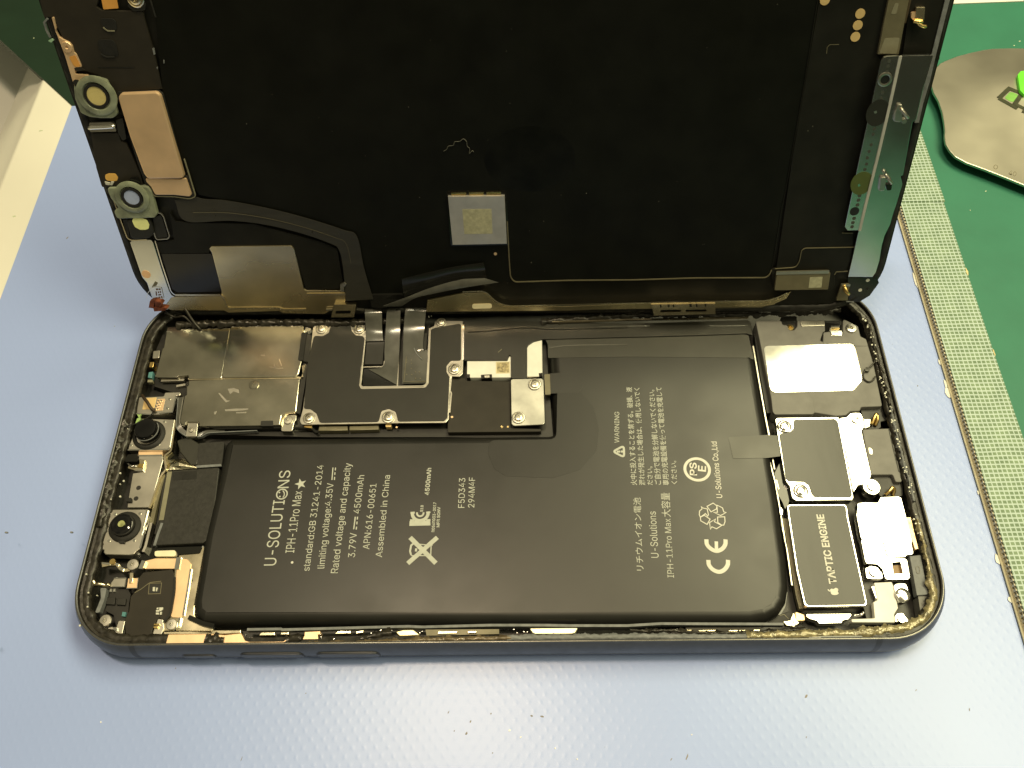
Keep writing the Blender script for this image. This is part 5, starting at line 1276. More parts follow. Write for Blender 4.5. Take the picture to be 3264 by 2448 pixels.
# warnings and maker's lines on the right half
bt('WARNING', [(22.63, 39.90), (23.07, 46.86), (21.69, 39.91)])
bm = bmesh.new()
add_stroke(bm, fillet([(21.28, 38.04), (23.49, 39.27), (23.39, 36.75)], 0.4), 0.42, 6.30, TZ, True)
add_stroke(bm, [(22.04, 37.99), (22.71, 38.02)], 0.42, 6.30, TZ - 0.004)
add_prism(bm, circ([(23.04, 38.01)][0], 0.24, 10), 6.30, TZ - 0.002)
build('warning_mark', bm, ink, battery)
bt('火中に投入することを禁ずる。破損、液', [(25.37, 30.81), (25.92, 52.55), (24.26, 30.83)], 0.008)
bt('漏れが発生した場合は、使用しないでく', [(26.94, 30.79), (27.46, 52.36), (25.85, 30.80)], 0.008)
bt('ださい。', [(28.37, 30.80), (28.61, 34.73), (27.40, 30.81)], 0.008)
bt('ご自分で電池を分解しないでください。', [(29.99, 30.86), (30.40, 51.86), (28.86, 30.88)], 0.008)
bt('専用の充電設備を使って電池を充電して', [(31.52, 30.72), (31.93, 52.39), (30.39, 30.73)], 0.008)
bt('ください。', [(33.04, 30.90), (33.30, 35.84), (32.02, 30.92)], 0.008)
bm = bmesh.new()
pc = [(37.24, 33.95), (37.48, 36.23), (34.89, 33.98)]
ra = (Vector(pc[1]) - Vector(pc[0])).length; rb = (Vector(pc[2]) - Vector(pc[0])).length
add_stroke(bm, circ(pc[0], rb, 40, ra), 0.55, 6.30, TZ, True)
build('round_safety_mark', bm, ink_bright, battery)
bt('PS', [(37.03, 32.66), (37.23, 35.36), (35.68, 32.68)], 0.02, ink_bright)
bt('E', [(38.81, 33.40), (38.98, 34.60), (37.31, 33.42)], 0.02, ink_bright)
bt('U-Solutions Co.,Ltd', [(41.32, 27.94), (41.66, 39.85), (40.20, 27.96)], 0.006, ink_bright)
bt('リチウムイオン電池', [(25.36, 13.97), (25.82, 28.23), (24.06, 13.99)])
bt('U-Solutions', [(28.34, 16.34), (28.56, 25.40), (26.94, 16.36)])
bt('IPH-11Pro Max', [(30.77, 12.60), (31.17, 23.90), (29.62, 12.61)])
bt('大容量', [(31.16, 24.25), (31.37, 29.13), (29.58, 24.28)])
bm = bmesh.new()
def ring_arc(pts, w, z):
    add_stroke(bm, [(q.x, q.y) for q in catmull([Vector((p[0], p[1], 0)) for p in pts], 6)], w, 6.30, z)
ring_arc([(37.30, 15.83), (37.32, 14.87), (37.95, 13.99), (38.97, 13.58), (39.94, 13.96), (40.66, 14.83), (40.86, 15.79)], 0.75, TZ)
ring_arc([(37.38, 19.77), (37.40, 18.78), (38.03, 17.93), (38.98, 17.51), (40.04, 17.90), (40.72, 18.74), (40.90, 19.72)], 0.75, TZ)
add_stroke(bm, [(39.16, 19.35), (38.99, 17.59)], 0.62, 6.30, TZ - 0.004)
build('conformity_mark', bm, ink_bright, battery)
bm = bmesh.new()
zz = TZ
for pl in ([(37.17, 26.27), (37.45, 25.96), (38.23, 25.77), (38.33, 24.58), (38.14, 24.33), (37.80, 24.84), (36.77, 24.13), (36.63, 24.60), (36.75, 25.37), (37.27, 25.79)], [(36.77, 24.13), (37.53, 24.51), (38.53, 23.73), (37.87, 22.69), (36.77, 23.41)],
           [(38.25, 26.29), (39.47, 26.93), (40.12, 26.35), (39.97, 25.75), (38.87, 25.17)], [(40.14, 26.52), (41.11, 25.94), (41.25, 25.13), (41.66, 25.01), (40.57, 24.41), (39.34, 25.08), (40.05, 25.07)],
           [(39.97, 24.13), (41.30, 24.16), (41.24, 23.19), (40.92, 22.52), (40.53, 22.52), (39.88, 23.04)], [(40.52, 22.44), (39.50, 21.82), (38.68, 22.21), (38.36, 21.75), (38.36, 23.06), (39.57, 23.75), (39.27, 23.21)]):
    zz -= 0.003
    add_stroke(bm, pl, 0.16, 6.30, zz, True)
build('recycling_mark', bm, ink_bright, battery)

# --- front sensor and camera row at the left end
fm = prism('sensor_module', [(-75.78, 52.13), (-70.63, 52.23), (-70.55, 53.15), (-67.25, 53.18), (-67.11, 52.26), (-67.93, 52.28), (-67.91, 48.31), (-70.79, 47.89), (-75.42, 47.97), (-75.67, 50.01)], 4.2, 6.55, satin_steel, body, r=0.3, bev=0.15, tags={'label': 'open steel sensor module with amber glass'})
prism('amber_glass', [(-74.55, 51.80), (-72.00, 51.95), (-71.93, 49.14), (-74.40, 49.09)], 6.4, 6.62, gold_pad, fm, r=0.2, bev=0.05)
prism('circuit_patch', [(-71.73, 51.54), (-70.15, 51.61), (-70.10, 48.81), (-71.67, 48.74)], 6.4, 6.6, tan_plate, fm, r=0.2)
bm = bmesh.new()
for k in range(4):
    y = 90 + 32 * k
    for pl in ([(-71.62, 51.18), (-71.03, 50.91)], [(-71.02, 51.27), (-70.60, 50.98)]):
        d = Vector(pl[1]) - Vector(pl[0])
        add_stroke(bm, [(pl[0][0] - k * .12, pl[0][1] - k * .62), (pl[1][0] - k * .12, pl[1][1] - k * .62)], 0.18, 6.5, 6.72)
build('bond_wire', bm, bright_steel, fm)
for c in [(-69.22, 51.48), (-69.22, 49.32)]:
    prism('solder_dot', circ(c, 0.26, 10), 6.5, 6.62, bright_steel, fm)
stroke('bright_edge', [(-68.01, 52.21), (-68.00, 48.40), (-70.68, 48.15)], 0.25, 6.0, 6.62, bright_steel, fm)
stroke('bright_edge', [(-75.46, 48.20), (-72.40, 47.94)], 0.25, 6.0, 6.6, bright_steel, fm)
cm = prism('camera_bracket', [(-74.61, 47.32), (-67.31, 46.93), (-66.95, 40.41), (-67.29, 39.94), (-75.49, 39.98), (-75.54, 40.93)], 4.0, 6.15, satin_steel, body, r=0.2, bev=0.15, tags={'label': 'steel bracket round the tall black lens'})
stroke('bright_edge', [(-75.53, 40.14), (-67.48, 40.08), (-67.07, 40.60)], 0.3, 5.4, 6.2, bright_steel, cm)
for c in [(-75.10, 41.17), (-69.49, 41.20), (-69.40, 46.43)]:
    prism('solder_dot', circ(c, 0.28, 10), 6.1, 6.22, bright_steel, cm)
lathe('lens_barrel', [(-71.89, 43.39)][0], [(3.3, 5.6), (3.3, 6.3), (3.0, 6.6), (2.6, 6.65), (2.5, 7.0)], blk_rubber, cm, 40)
lathe('lens_barrel', [(-72.05, 43.97)][0], [(2.35, 6.3), (2.3, 7.9), (2.1, 8.15), (1.8, 8.2), (0, 8.1)], lens_glass, cm, 40)
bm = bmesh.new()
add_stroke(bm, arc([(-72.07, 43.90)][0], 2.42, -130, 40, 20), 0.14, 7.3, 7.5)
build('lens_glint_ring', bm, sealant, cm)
mb = prism('sensor_bracket', [(-73.19, 38.97), (-68.37, 38.96), (-67.95, 37.79), (-68.37, 28.96), (-68.62, 27.78), (-72.95, 27.79), (-73.13, 29.30), (-73.52, 35.10), (-71.47, 35.43), (-71.57, 37.85), (-73.04, 38.06)], 4.0, 5.9, satin_steel, body, r=0.15, bev=0.12, tags={'label': 'flat steel bracket with two round holes'})
for c in [(-71.62, 31.93), (-71.62, 29.67)]:
    prism('round_hole', circ(c, 0.47, 18), 5.7, 5.92, cavity, mb)
prism('bracket_neck', [(-73.50, 39.95), (-68.66, 39.97), (-68.36, 38.92), (-73.24, 38.97)], 4.0, 5.7, tan_plate, mb)
stroke('bright_edge', [(-73.18, 38.91), (-68.41, 38.92)], 0.3, 5.4, 6.0, bright_steel, mb)
stroke('bright_edge', [(-67.18, 46.69), (-66.73, 39.74), (-67.81, 38.72), (-66.87, 35.82), (-67.81, 33.82), (-68.30, 28.61), (-68.49, 27.56)], 0.35, 5.0, 6.15, pale_gold, body, r=0.4)
stroke('side_rail', [(-66.91, 39.84), (-67.85, 38.54), (-66.88, 35.91), (-67.42, 34.82), (-67.68, 28.87), (-67.69, 23.46)], 0.8, 4.6, 5.6, ic_plate, body)
stroke('bright_edge', [(-67.59, 35.28), (-67.88, 33.82), (-68.05, 31.82)], 0.2, 5.4, 5.9, bright_steel, body)
sc1 = prism('contact_spring', [(-74.55, 36.59), (-72.38, 36.84), (-72.71, 37.96), (-71.38, 37.75), (-71.31, 36.26), (-71.38, 35.43), (-72.92, 35.46), (-74.59, 36.04)], 5.6, 6.3, pale_gold, body, r=0.15, bev=0.08)
prism('spring_tip', [(-72.31, 36.93), (-71.44, 36.82), (-71.42, 35.98), (-72.66, 36.19)], 6.2, 6.5, gold, sc1)
tube('spring_tip', [(p[0], p[1], z) for p, z in zip([(-74.74, 37.06), (-73.71, 36.30), (-72.70, 36.38)], (6.2, 6.6, 6.3))], 0.22, bright_steel, sc1)
stroke('bright_edge', [(-72.97, 35.47), (-71.32, 35.48)], 0.2, 6.0, 6.4, bright_steel, sc1)
prism('dark_connector', [(-75.69, 38.20), (-75.30, 39.13), (-73.35, 39.29), (-72.89, 37.59), (-75.45, 37.54)], 4.0, 6.1, blk_gloss, body, r=0.2)
cm2 = prism('camera_bracket', [(-75.86, 27.22), (-75.44, 27.39), (-68.86, 27.35), (-68.31, 27.12), (-68.35, 22.39)] + [(-67.73, 25.55), (-68.50, 19.34), (-69.04, 18.85), (-69.39, 18.27), (-70.32, 18.12), (-74.82, 18.30), (-75.23, 18.68), (-75.31, 19.21), (-76.04, 19.32), (-75.85, 22.22)], 4.0, 6.15, satin_steel, body, r=0.2, bev=0.15, tags={'label': 'steel bracket round the lower black lens'})
stroke('bright_edge', [(-68.75, 27.21), (-68.68, 22.39)] + [(-68.14, 25.55), (-68.43, 19.42)], 0.4, 5.6, 6.3, bright_steel, cm2)
stroke('side_rail', [(-67.52, 24.58), (-67.59, 19.99), (-67.82, 18.82)], 0.5, 4.6, 6.0, satin_steel, body)
for c in [(-74.75, 20.98), (-69.92, 21.03)] + [(-74.86, 26.38), (-70.03, 26.43)]:
    prism('solder_dot', circ(c, 0.30, 10), 6.1, 6.22, bright_steel, cm2)
lathe('lens_barrel', [(-72.26, 23.68)][0], [(3.05, 6.0), (3.05, 6.5), (2.8, 6.7), (2.2, 6.75), (2.1, 7.3), (1.9, 7.4)], blk_rubber, cm2, 40)
lathe('lens_barrel', [(-72.44, 23.84)][0], [(2.1, 6.5), (2.05, 7.3), (1.8, 7.45), (0.8, 7.4), (0.72, 7.3), (0, 7.3)], lens_glass, cm2, 40)
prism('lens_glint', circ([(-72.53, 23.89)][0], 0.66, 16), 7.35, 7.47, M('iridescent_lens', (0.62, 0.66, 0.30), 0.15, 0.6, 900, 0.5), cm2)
prism('lens_key', [(-72.95, 21.44), (-71.62, 21.33), (-71.47, 20.32), (-72.63, 20.42)], 6.0, 6.6, blk_rubber, cm2, r=0.1)
prism('lens_key', [(-73.51, 29.50), (-72.27, 29.57), (-72.12, 28.77), (-73.18, 28.79)], 6.0, 6.6, blk_rubber, cm2, r=0.1)
tube('fibre', [(p[0], p[1], z) for p, z in zip([(-74.84, 52.16), (-73.99, 51.13), (-73.06, 50.11), (-72.18, 48.90), (-71.46, 48.39)], (7.2, 7.6, 7.8, 7.6, 7.0))], 0.32, M('brown_wire', (0.035, 0.022, 0.012), 0.5), None, 6, T('thick brown thread lying across the open sensor module', 'thread'))
tube('fibre', [(p[0], p[1], z) for p, z in zip([(-71.78, 48.31), (-72.39, 47.43), (-73.58, 46.47), (-74.79, 45.61), (-75.75, 45.24), (-76.82, 44.58)], (7.0, 6.8, 6.8, 7.0, 7.2, 7.3))], 0.13, blk_rubber, None, 5, T('thin black hair curving beside the tall black lens', 'hair'))
bm = bmesh.new()
for pl in ([(-74.87, 45.62), (-74.78, 46.80), (-74.30, 46.98), (-73.88, 46.68), (-74.37, 46.10)], [(-75.01, 47.79), (-74.36, 47.67), (-74.14, 47.87), (-74.28, 47.28), (-74.04, 46.98), (-74.48, 46.99)]):
    add_prism(bm, pl, 6.7, 7.05)
build('green_scrap', bm, M('pale_green_fluff', (0.30, 0.45, 0.16), 0.7), None, tags=T('tiny pale green scrap beside the tall black lens', 'scrap'))
# speaker block, foil and tape beside the battery
sp = prism('earpiece_speaker', [(-66.14, 35.49), (-65.75, 35.67), (-56.41, 36.25), (-55.92, 28.64), (-55.79, 25.14), (-55.80, 22.41)] + [(-56.23, 23.00), (-56.14, 21.13), (-56.91, 20.47), (-66.35, 20.12), (-66.48, 24.17), (-65.98, 25.72)], 2.8, 5.7, blk_foam, body, r=0.6, bev=0.2)
stroke('speaker_edge', [(-66.90, 35.41), (-66.73, 30.50), (-66.36, 25.55), (-66.37, 22.47)], 0.45, 4.6, 5.6, cavity, body)
stroke('speaker_edge', [(-66.22, 35.40), (-65.98, 30.13), (-65.79, 25.20)], 0.9, 4.8, 5.75, grey_pad, sp)
stroke('speaker_edge', [(-65.50, 24.60), (-65.82, 22.20), (-66.02, 20.09)], 0.5, 4.8, 5.8, sealant, sp)
prism('speaker_groove', [(-65.65, 35.27), (-60.86, 35.56), (-60.52, 33.72), (-65.30, 33.52)], 5.6, 5.73, blk_rubber, sp, r=0.3)
bm = bmesh.new()
fp = [(-66.79, 35.68), (-67.38, 36.90), (-67.01, 38.01), (-65.74, 38.08), (-64.22, 38.24), (-62.82, 37.19), (-61.15, 36.46), (-60.92, 36.14), (-63.77, 35.91)]
c0 = sum((Vector(p) for p in fp), Vector((0, 0))) / len(fp)
cv = bm.verts.new((c0.x, c0.y, 6.5)); rv = [bm.verts.new((p[0], p[1], 5.6 + random.uniform(-.2, .3))) for p in fp]
mv = [bm.verts.new(((p[0] + c0.x) / 2 + random.uniform(-.3, .3), (p[1] + c0.y) / 2, 5.9 + random.uniform(-.1, .6))) for p in fp]
for i in range(len(fp)):
    j = (i + 1) % len(fp)
    bm.faces.new((rv[i], rv[j], mv[j], mv[i])); bm.faces.new((mv[i], mv[j], cv))
build('foil_scrap', bm, foil, body)
prism('foil_strip', [(-61.21, 36.62), (-56.23, 36.91), (-56.06, 36.42), (-60.95, 36.13)], 5.4, 5.75, sealant, body)
prism('grey_tape', [(-66.48, 42.62), (-64.19, 43.35), (-61.03, 41.37), (-61.26, 37.03), (-62.63, 37.05), (-65.25, 39.92)], 3.6, 5.2, tape_blk, body, r=0.4, bev=0.2)

# --- lower left corner: antenna flex, contacts, tiny parts
lp = prism('corner_bracket', [(-61.24, 18.37), (-57.33, 18.66), (-57.06, 19.82), (-56.26, 20.06), (-56.10, 17.23), (-56.28, 13.00), (-56.35, 9.19), (-56.13, 7.16), (-55.67, 6.38), (-52.08, 4.51), (-52.29, 3.98), (-60.81, 4.14), (-61.77, 3.54), (-63.17, 3.58), (-62.93, 5.38), (-60.50, 6.43), (-61.19, 13.70), (-61.50, 15.65), (-67.22, 15.72), (-67.58, 17.37), (-66.44, 17.36), (-65.59, 17.88), (-61.12, 17.79)], 2.8, 5.3, pale_gold, body, r=0.3, bev=0.15, tags={'label': 'L-shaped tan and gold bracket in the near left corner'})
prism('bracket_web', [(-60.66, 17.66), (-59.33, 17.48), (-58.43, 16.57), (-58.17, 13.95), (-58.12, 6.38), (-60.34, 6.56), (-60.56, 11.57), (-60.99, 15.29)], 5.2, 5.45, tan_plate, lp, r=0.6, bev=0.08)
prism('bracket_web', [(-67.30, 17.21), (-65.47, 17.69), (-61.26, 17.64), (-61.10, 15.61), (-67.12, 15.65)], 5.2, 5.5, tan_plate, lp, r=0.4, bev=0.08)
stroke('bright_edge', [(-60.93, 17.76), (-60.87, 15.46)], 0.9, 5.2, 5.7, bright_steel, lp)
stroke('bright_edge', [(-58.28, 15.55), (-58.13, 11.83), (-58.01, 6.81)], 0.35, 5.2, 5.6, bright_steel, lp)
stroke('bright_edge', [(-58.48, 6.43), (-58.43, 4.98), (-59.19, 4.15)], 0.4, 5.2, 5.8, bright_steel, lp, r=0.6)
prism('oval_window', fillet([(-65.83, 19.02), (-65.45, 19.14), (-61.90, 19.22), (-61.62, 18.22), (-61.98, 18.03), (-65.66, 18.07)], 0.8), 4.0, 5.5, M('cream_oval', (0.82, 0.76, 0.55), 0.35), body)
prism('dark_flex', [(-67.82, 19.95), (-57.19, 20.15), (-57.43, 18.81), (-61.28, 18.61), (-61.78, 17.87), (-65.98, 17.83), (-66.70, 17.43), (-69.70, 17.80), (-70.18, 18.47), (-68.13, 18.78)], 3.0, 4.9, blk_gloss, body, r=0.3)
af = prism('antenna_flex', [(-67.19, 15.03), (-61.76, 15.54), (-60.97, 13.99), (-60.58, 11.26), (-60.54, 6.40), (-61.49, 5.72), (-62.37, 6.58), (-62.74, 6.12), (-63.11, 4.59), (-63.26, 3.50), (-60.07, 3.35), (-60.47, 1.18), (-66.92, 1.23), (-66.88, 3.11), (-67.95, 3.72), (-68.67, 6.17), (-68.24, 7.72), (-68.54, 10.39), (-68.08, 11.18), (-67.47, 11.97), (-67.77, 14.06)], 4.0, 5.45, blk_brown, body, r=0.4, bev=0.12, tags={'label': 'dark brown-black antenna flex sheet'})
stroke('flex_crease', [(-67.88, 11.14), (-66.76, 11.85), (-66.11, 12.48), (-65.43, 13.04), (-63.41, 13.25)], 0.14, 5.3, 5.52, ic_plate, af, r=0.4)
stroke('flex_crease', [(-65.56, 12.88), (-63.26, 12.93), (-63.08, 10.93), (-65.28, 10.88)], 0.12, 5.3, 5.5, ic_plate, af, closed=True)
prism('flex_window', [(-65.41, 12.75), (-63.43, 12.80), (-63.30, 11.05), (-65.20, 11.02)], 5.3, 5.47, blk_sheet, af)
prism('tiny_part', [(-64.64, 12.11), (-64.24, 12.11), (-64.15, 11.31), (-64.51, 11.36)], 5.4, 5.7, ceramic, af)
prism('tiny_part', [(-63.99, 12.03), (-63.71, 11.99), (-63.76, 11.31), (-63.96, 11.36)], 5.4, 5.65, ceramic, af)
stroke('flex_edge', [(-60.92, 13.89), (-60.48, 11.32), (-60.33, 7.09), (-61.28, 5.64)], 0.35, 5.0, 5.8, blk_rubber, af, r=0.8)
prism('corner_board', [(-73.63, 12.19), (-69.59, 11.99), (-68.89, 11.02), (-68.85, 9.43), (-68.54, 7.40), (-68.76, 6.31), (-68.47, 3.70), (-69.86, 4.33), (-71.18, 7.27), (-73.30, 8.22), (-73.48, 10.27)], 3.0, 4.8, cavity, body, r=0.3)
prism('board_chip', [(-73.11, 10.47), (-71.42, 10.37), (-71.26, 9.03), (-72.94, 9.12)], 4.8, 5.3, blk_sheet, body, bev=0.08)
prism('board_chip', [(-70.99, 10.21), (-69.39, 10.11), (-69.27, 8.93), (-70.86, 8.99)], 4.8, 5.3, blk_sheet, body, bev=0.08)
ceramic_dim = M('dull_ceramic', (0.30, 0.30, 0.29), 0.4, 0.2, 900, 0.4)
first = None
for (x, y), (a, b) in zip([(-72.62, 11.73), (-71.95, 11.73), (-71.25, 11.81), (-70.81, 11.81), (-72.56, 10.97), (-72.05, 10.93), (-71.43, 11.03), (-70.87, 11.08), (-70.31, 10.98), (-69.51, 10.93), (-69.04, 10.85), (-69.03, 9.98), (-69.02, 9.11), (-68.91, 9.58), (-72.21, 8.31), (-71.59, 8.24), (-70.93, 8.11), (-70.11, 8.29), (-69.41, 8.32), (-69.14, 8.17), (-69.81, 7.32), (-70.28, 7.45), (-68.58, 7.16), (-69.05, 6.77), (-68.50, 6.00), (-71.17, 7.80)],
                          [(.3, .45), (.3, .45), (.16, .2), (.16, .2), (.3, .3), (.3, .4), (.22, .5), (.22, .5), (.26, .5), (.3, .25), (.25, .3), (.3, .6), (.4, .55), (.3, .3), (.2, .3), (.4, .2), (.35, .2), (.3, .3), (.3, .35), (.3, .3), (.25, .35), (.2, .25), (.3, .5), (.5, .3), (.25, .4), (.2, .2)]):
    if first is None:
        first = prism('tiny_part', [(x - .18, y - .27), (x + .18, y - .27), (x + .18, y + .27), (x - .18, y + .27)], 4.8, 5.3, ceramic_dim, body, bev=0.05)
        c0 = Vector((x, y, 0))
    else:
        o = first.copy(); COL.objects.link(o); o.parent = body
        o.location = (Vector((x, y, 0)) - c0) * MM
        o.scale = (a / .3, b / .45, 1)
prism('teal_chip', [(-69.45, 7.68), (-68.76, 7.60), (-68.78, 6.82), (-69.43, 6.90)], 4.8, 5.3, teal_part, body)
for c, r in zip([(-71.86, 5.91), (-69.20, 16.31), (-59.58, 5.09)], (1.12, 1.1, 1.0)):
    screw(body, c, 5.9, r, satin_steel, 'flat')
prism('screw_foot', [(-72.69, 5.90), (-71.00, 4.74), (-69.42, 3.96), (-69.55, 3.51), (-69.20, 5.64), (-70.87, 6.11)], 4.5, 5.7, satin_steel, body, r=0.3) if False else None
prism('contact_spring', [(-71.47, 4.74), (-70.59, 4.96), (-69.80, 4.57), (-69.72, 5.87), (-69.45, 6.07), (-68.42, 5.97), (-68.41, 3.57), (-69.58, 3.63), (-70.12, 4.30), (-71.24, 4.43)], 4.6, 5.6, satin_steel, body, r=0.2, bev=0.12)
prism('bright_edge', [(-70.25, 4.70), (-69.57, 4.77), (-69.33, 4.09), (-69.89, 4.17)], 5.4, 5.9, bright_steel, body, r=0.15)
cs = prism('contact_spring', [(-75.45, 17.01), (-73.66, 16.82), (-73.65, 17.48), (-73.01, 17.47), (-72.55, 16.56), (-71.64, 16.47), (-71.13, 15.64), (-69.86, 15.71), (-69.41, 15.13), (-70.80, 14.91), (-71.71, 15.41), (-72.55, 16.23), (-73.52, 16.25), (-75.05, 15.90)], 5.2, 5.9, pale_gold, body, r=0.15, bev=0.12)
for pl in ([(-75.14, 16.82), (-73.51, 16.63), (-73.58, 16.39), (-75.11, 16.57)], [(-72.53, 16.71), (-71.77, 16.53), (-71.91, 16.12), (-72.62, 16.38)], [(-71.55, 15.96), (-70.69, 15.70), (-70.78, 15.05), (-71.50, 15.38)]):
    prism('bright_edge', pl, 5.8, 6.05, bright_steel, cs)
prism('spring_tip', circ([(-73.11, 16.91)][0], 0.55, 14), 5.8, 6.2, gold, cs)
prism('spring_post', [(-69.53, 14.93), (-68.82, 14.84), (-68.56, 12.97), (-69.24, 12.82)], 5.0, 5.8, pale_gold, body, bev=0.1)
stroke('bright_edge', [(-67.30, 17.08), (-67.57, 15.52)], 0.8, 5.4, 6.0, bright_steel, body)
prism('contact_pad', [(-69.72, 13.86), (-67.82, 13.92), (-67.63, 11.99), (-69.58, 12.01)], 5.0, 5.55, tan_plate, body, r=0.1, bev=0.08)
stroke('bright_edge', [(-67.78, 13.90), (-67.59, 11.97), (-69.57, 11.96)], 0.14, 5.3, 5.65, bright_steel, body)
prism('contact_pad', [(-72.35, 13.81), (-70.13, 13.89), (-70.00, 12.28), (-72.72, 12.36), (-72.73, 13.08)], 5.0, 5.55, satin_steel, body, r=0.1, bev=0.08)
stroke('bright_edge', [(-72.36, 13.86), (-70.10, 13.89), (-69.97, 12.28), (-72.55, 12.31)], 0.14, 5.3, 5.65, bright_steel, body)
tube('contact_spring', [(p[0], p[1], z) for p, z in zip([(-75.88, 13.31), (-75.30, 12.58), (-74.50, 12.58), (-73.53, 12.48), (-72.75, 12.56)], (6.2, 6.0, 6.3, 5.9, 6.0))], 0.42, pale_gold, body)
prism('glass_flake', [(-74.18, 11.92), (-73.00, 11.83), (-72.87, 9.69), (-73.24, 7.36), (-74.01, 7.29), (-73.58, 10.01)], 5.0, 6.2, sealant, body, r=0.3)
bm = bmesh.new()
for pl in ([(-62.90, 5.27), (-61.99, 5.34), (-61.93, 5.08), (-62.86, 5.04)], [(-62.88, 4.81), (-62.05, 4.88), (-62.12, 4.50), (-62.74, 4.51)]): add_prism(bm, pl, 5.2, 5.9)
build('gold_spring', bm, gold, body)
prism('contact_pad', [(-62.56, 6.37), (-61.59, 6.20), (-61.08, 4.52), (-61.33, 3.46), (-62.96, 3.55), (-62.82, 4.69)], 5.0, 5.5, satin_steel, body, r=0.2, bev=0.1)
bm = bmesh.new()
for pl in ([(-63.10, 8.23), (-62.81, 8.31), (-62.77, 7.99), (-63.05, 7.95)], [(-62.65, 8.30), (-61.94, 8.30), (-61.94, 7.91), (-62.27, 7.60), (-62.54, 7.76)], [(-63.15, 7.84), (-62.55, 7.84), (-62.49, 7.53), (-63.08, 7.53)], [(-63.08, 7.38), (-62.53, 7.37), (-62.46, 7.01), (-63.00, 7.02)], [(-62.31, 7.45), (-62.02, 7.52), (-61.98, 6.98), (-62.25, 6.98)]): add_prism(bm, pl, 5.3, 5.7)
build('solder_blob', bm, ceramic, body)
stroke('battery_tail', [(-56.87, 6.46), (-55.86, 6.07), (-54.17, 5.29), (-51.93, 4.81)], 0.8, 5.2, 5.9, blk_gloss, body, r=1.0)

# --- contacts along the near edge
ge = prism('edge_spring', [(-59.67, 0.99), (-59.50, 3.14), (-51.86, 3.17), (-49.38, 2.94), (-46.48, 3.22), (-45.56, 1.92), (-44.72, 1.71), (-38.66, 1.66), (-38.11, 2.05), (-38.65, 1.56), (-48.32, 1.45), (-52.74, 1.29), (-57.80, 1.29)], 5.6, 6.85, tan_plate, body, r=0.2, bev=0.1, tags={'label': 'long tan contact strip along the near edge'})
prism('edge_spring', [(-60.61, 3.70), (-55.71, 3.75), (-51.98, 3.48), (-51.85, 3.88), (-46.75, 3.87), (-46.62, 3.31), (-51.93, 3.16), (-60.51, 3.24)], 5.0, 6.5, pale_gold, body, r=0.1, bev=0.1)
rough_bead('glue_bead', [(-52.64, 2.25), (-51.49, 2.04), (-50.26, 1.93), (-49.05, 1.96)], 2.0, 7.0, glue_blk, body, 0.5, 0.3)
rough_bead('glue_bead', [(-38.23, 1.97), (-37.08, 2.46), (-35.83, 2.15), (-35.37, 1.65)], 1.6, 6.9, glue_blk, body, 0.5, 0.3)
rough_bead('glue_bead', [(-25.19, 2.16), (-23.43, 2.63), (-21.24, 2.91), (-19.45, 3.09)], 1.2, 6.7, glue_blk, body, 0.5, 0.3)
rough_bead('glue_bead', [(22.11, 3.14), (25.65, 3.00), (29.99, 3.06), (31.54, 2.75), (35.44, 2.52), (45.24, 2.57), (53.14, 3.14)], 0.7, 6.6, glue_blk, body, 0.3, 0.3)
for pl in ([(-43.31, 3.17), (-42.96, 3.50), (-40.61, 3.48), (-40.53, 2.88), (-43.37, 2.87)], [(-39.49, 3.43), (-38.08, 3.50), (-38.11, 2.98), (-39.53, 2.99)], [(-29.74, 3.24), (-29.28, 3.62), (-27.05, 3.62), (-27.04, 3.08), (-29.82, 3.04)], [(-26.13, 3.51), (-24.73, 3.70), (-24.89, 3.20), (-26.08, 3.01)]):
    prism('edge_contact', pl, 5.0, 6.4, pale_gold, body, r=0.12, bev=0.12)
prism('edge_spring', [(-35.26, 3.42), (-32.44, 3.53), (-32.38, 2.99), (-32.86, 2.80), (-32.46, 1.94), (-34.08, 2.01), (-34.26, 1.82), (-35.71, 1.89), (-35.17, 2.72)], 5.0, 6.65, tan_plate, body, r=0.15, bev=0.1)
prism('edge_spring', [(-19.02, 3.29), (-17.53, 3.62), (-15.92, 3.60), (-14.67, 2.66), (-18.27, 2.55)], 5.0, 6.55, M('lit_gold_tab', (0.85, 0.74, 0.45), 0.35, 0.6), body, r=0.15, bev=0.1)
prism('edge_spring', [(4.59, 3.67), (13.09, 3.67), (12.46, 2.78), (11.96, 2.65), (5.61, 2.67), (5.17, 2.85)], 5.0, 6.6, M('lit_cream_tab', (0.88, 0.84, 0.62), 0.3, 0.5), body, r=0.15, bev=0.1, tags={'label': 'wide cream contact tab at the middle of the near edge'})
stroke('edge_rail', [(-45.83, 4.12), (-39.72, 4.16), (-39.50, 4.02), (-16.98, 4.41)] + [(-14.48, 4.27), (-2.40, 4.48), (7.23, 4.39), (11.63, 4.27), (21.83, 4.17)] + [(27.82, 4.47), (34.56, 4.37), (49.15, 4.19)], 0.45, 4.6, 5.9, sealant, body)
for pl in ([(-11.51, 3.30), (-8.20, 3.33), (-8.29, 3.07), (-11.50, 3.04)], [(-6.19, 3.31), (-4.79, 3.32), (-4.82, 3.14), (-6.23, 3.12)], [(32.06, 3.24), (33.05, 3.25), (32.99, 3.07), (32.04, 3.06)], [(34.23, 3.18), (37.48, 3.17), (37.40, 2.99), (34.17, 3.00)], [(39.45, 3.11), (42.69, 3.10), (42.63, 2.95), (39.39, 2.96)], [(43.78, 3.17), (44.77, 3.18), (44.70, 2.99), (43.72, 2.98)]):
    prism('edge_contact', pl, 5.0, 6.2, pale_gold, body)
prism('edge_rail', [(-13.87, 3.84), (-0.80, 3.80), (-0.79, 2.96), (-13.62, 2.78)], 4.6, 5.7, ic_plate, body)
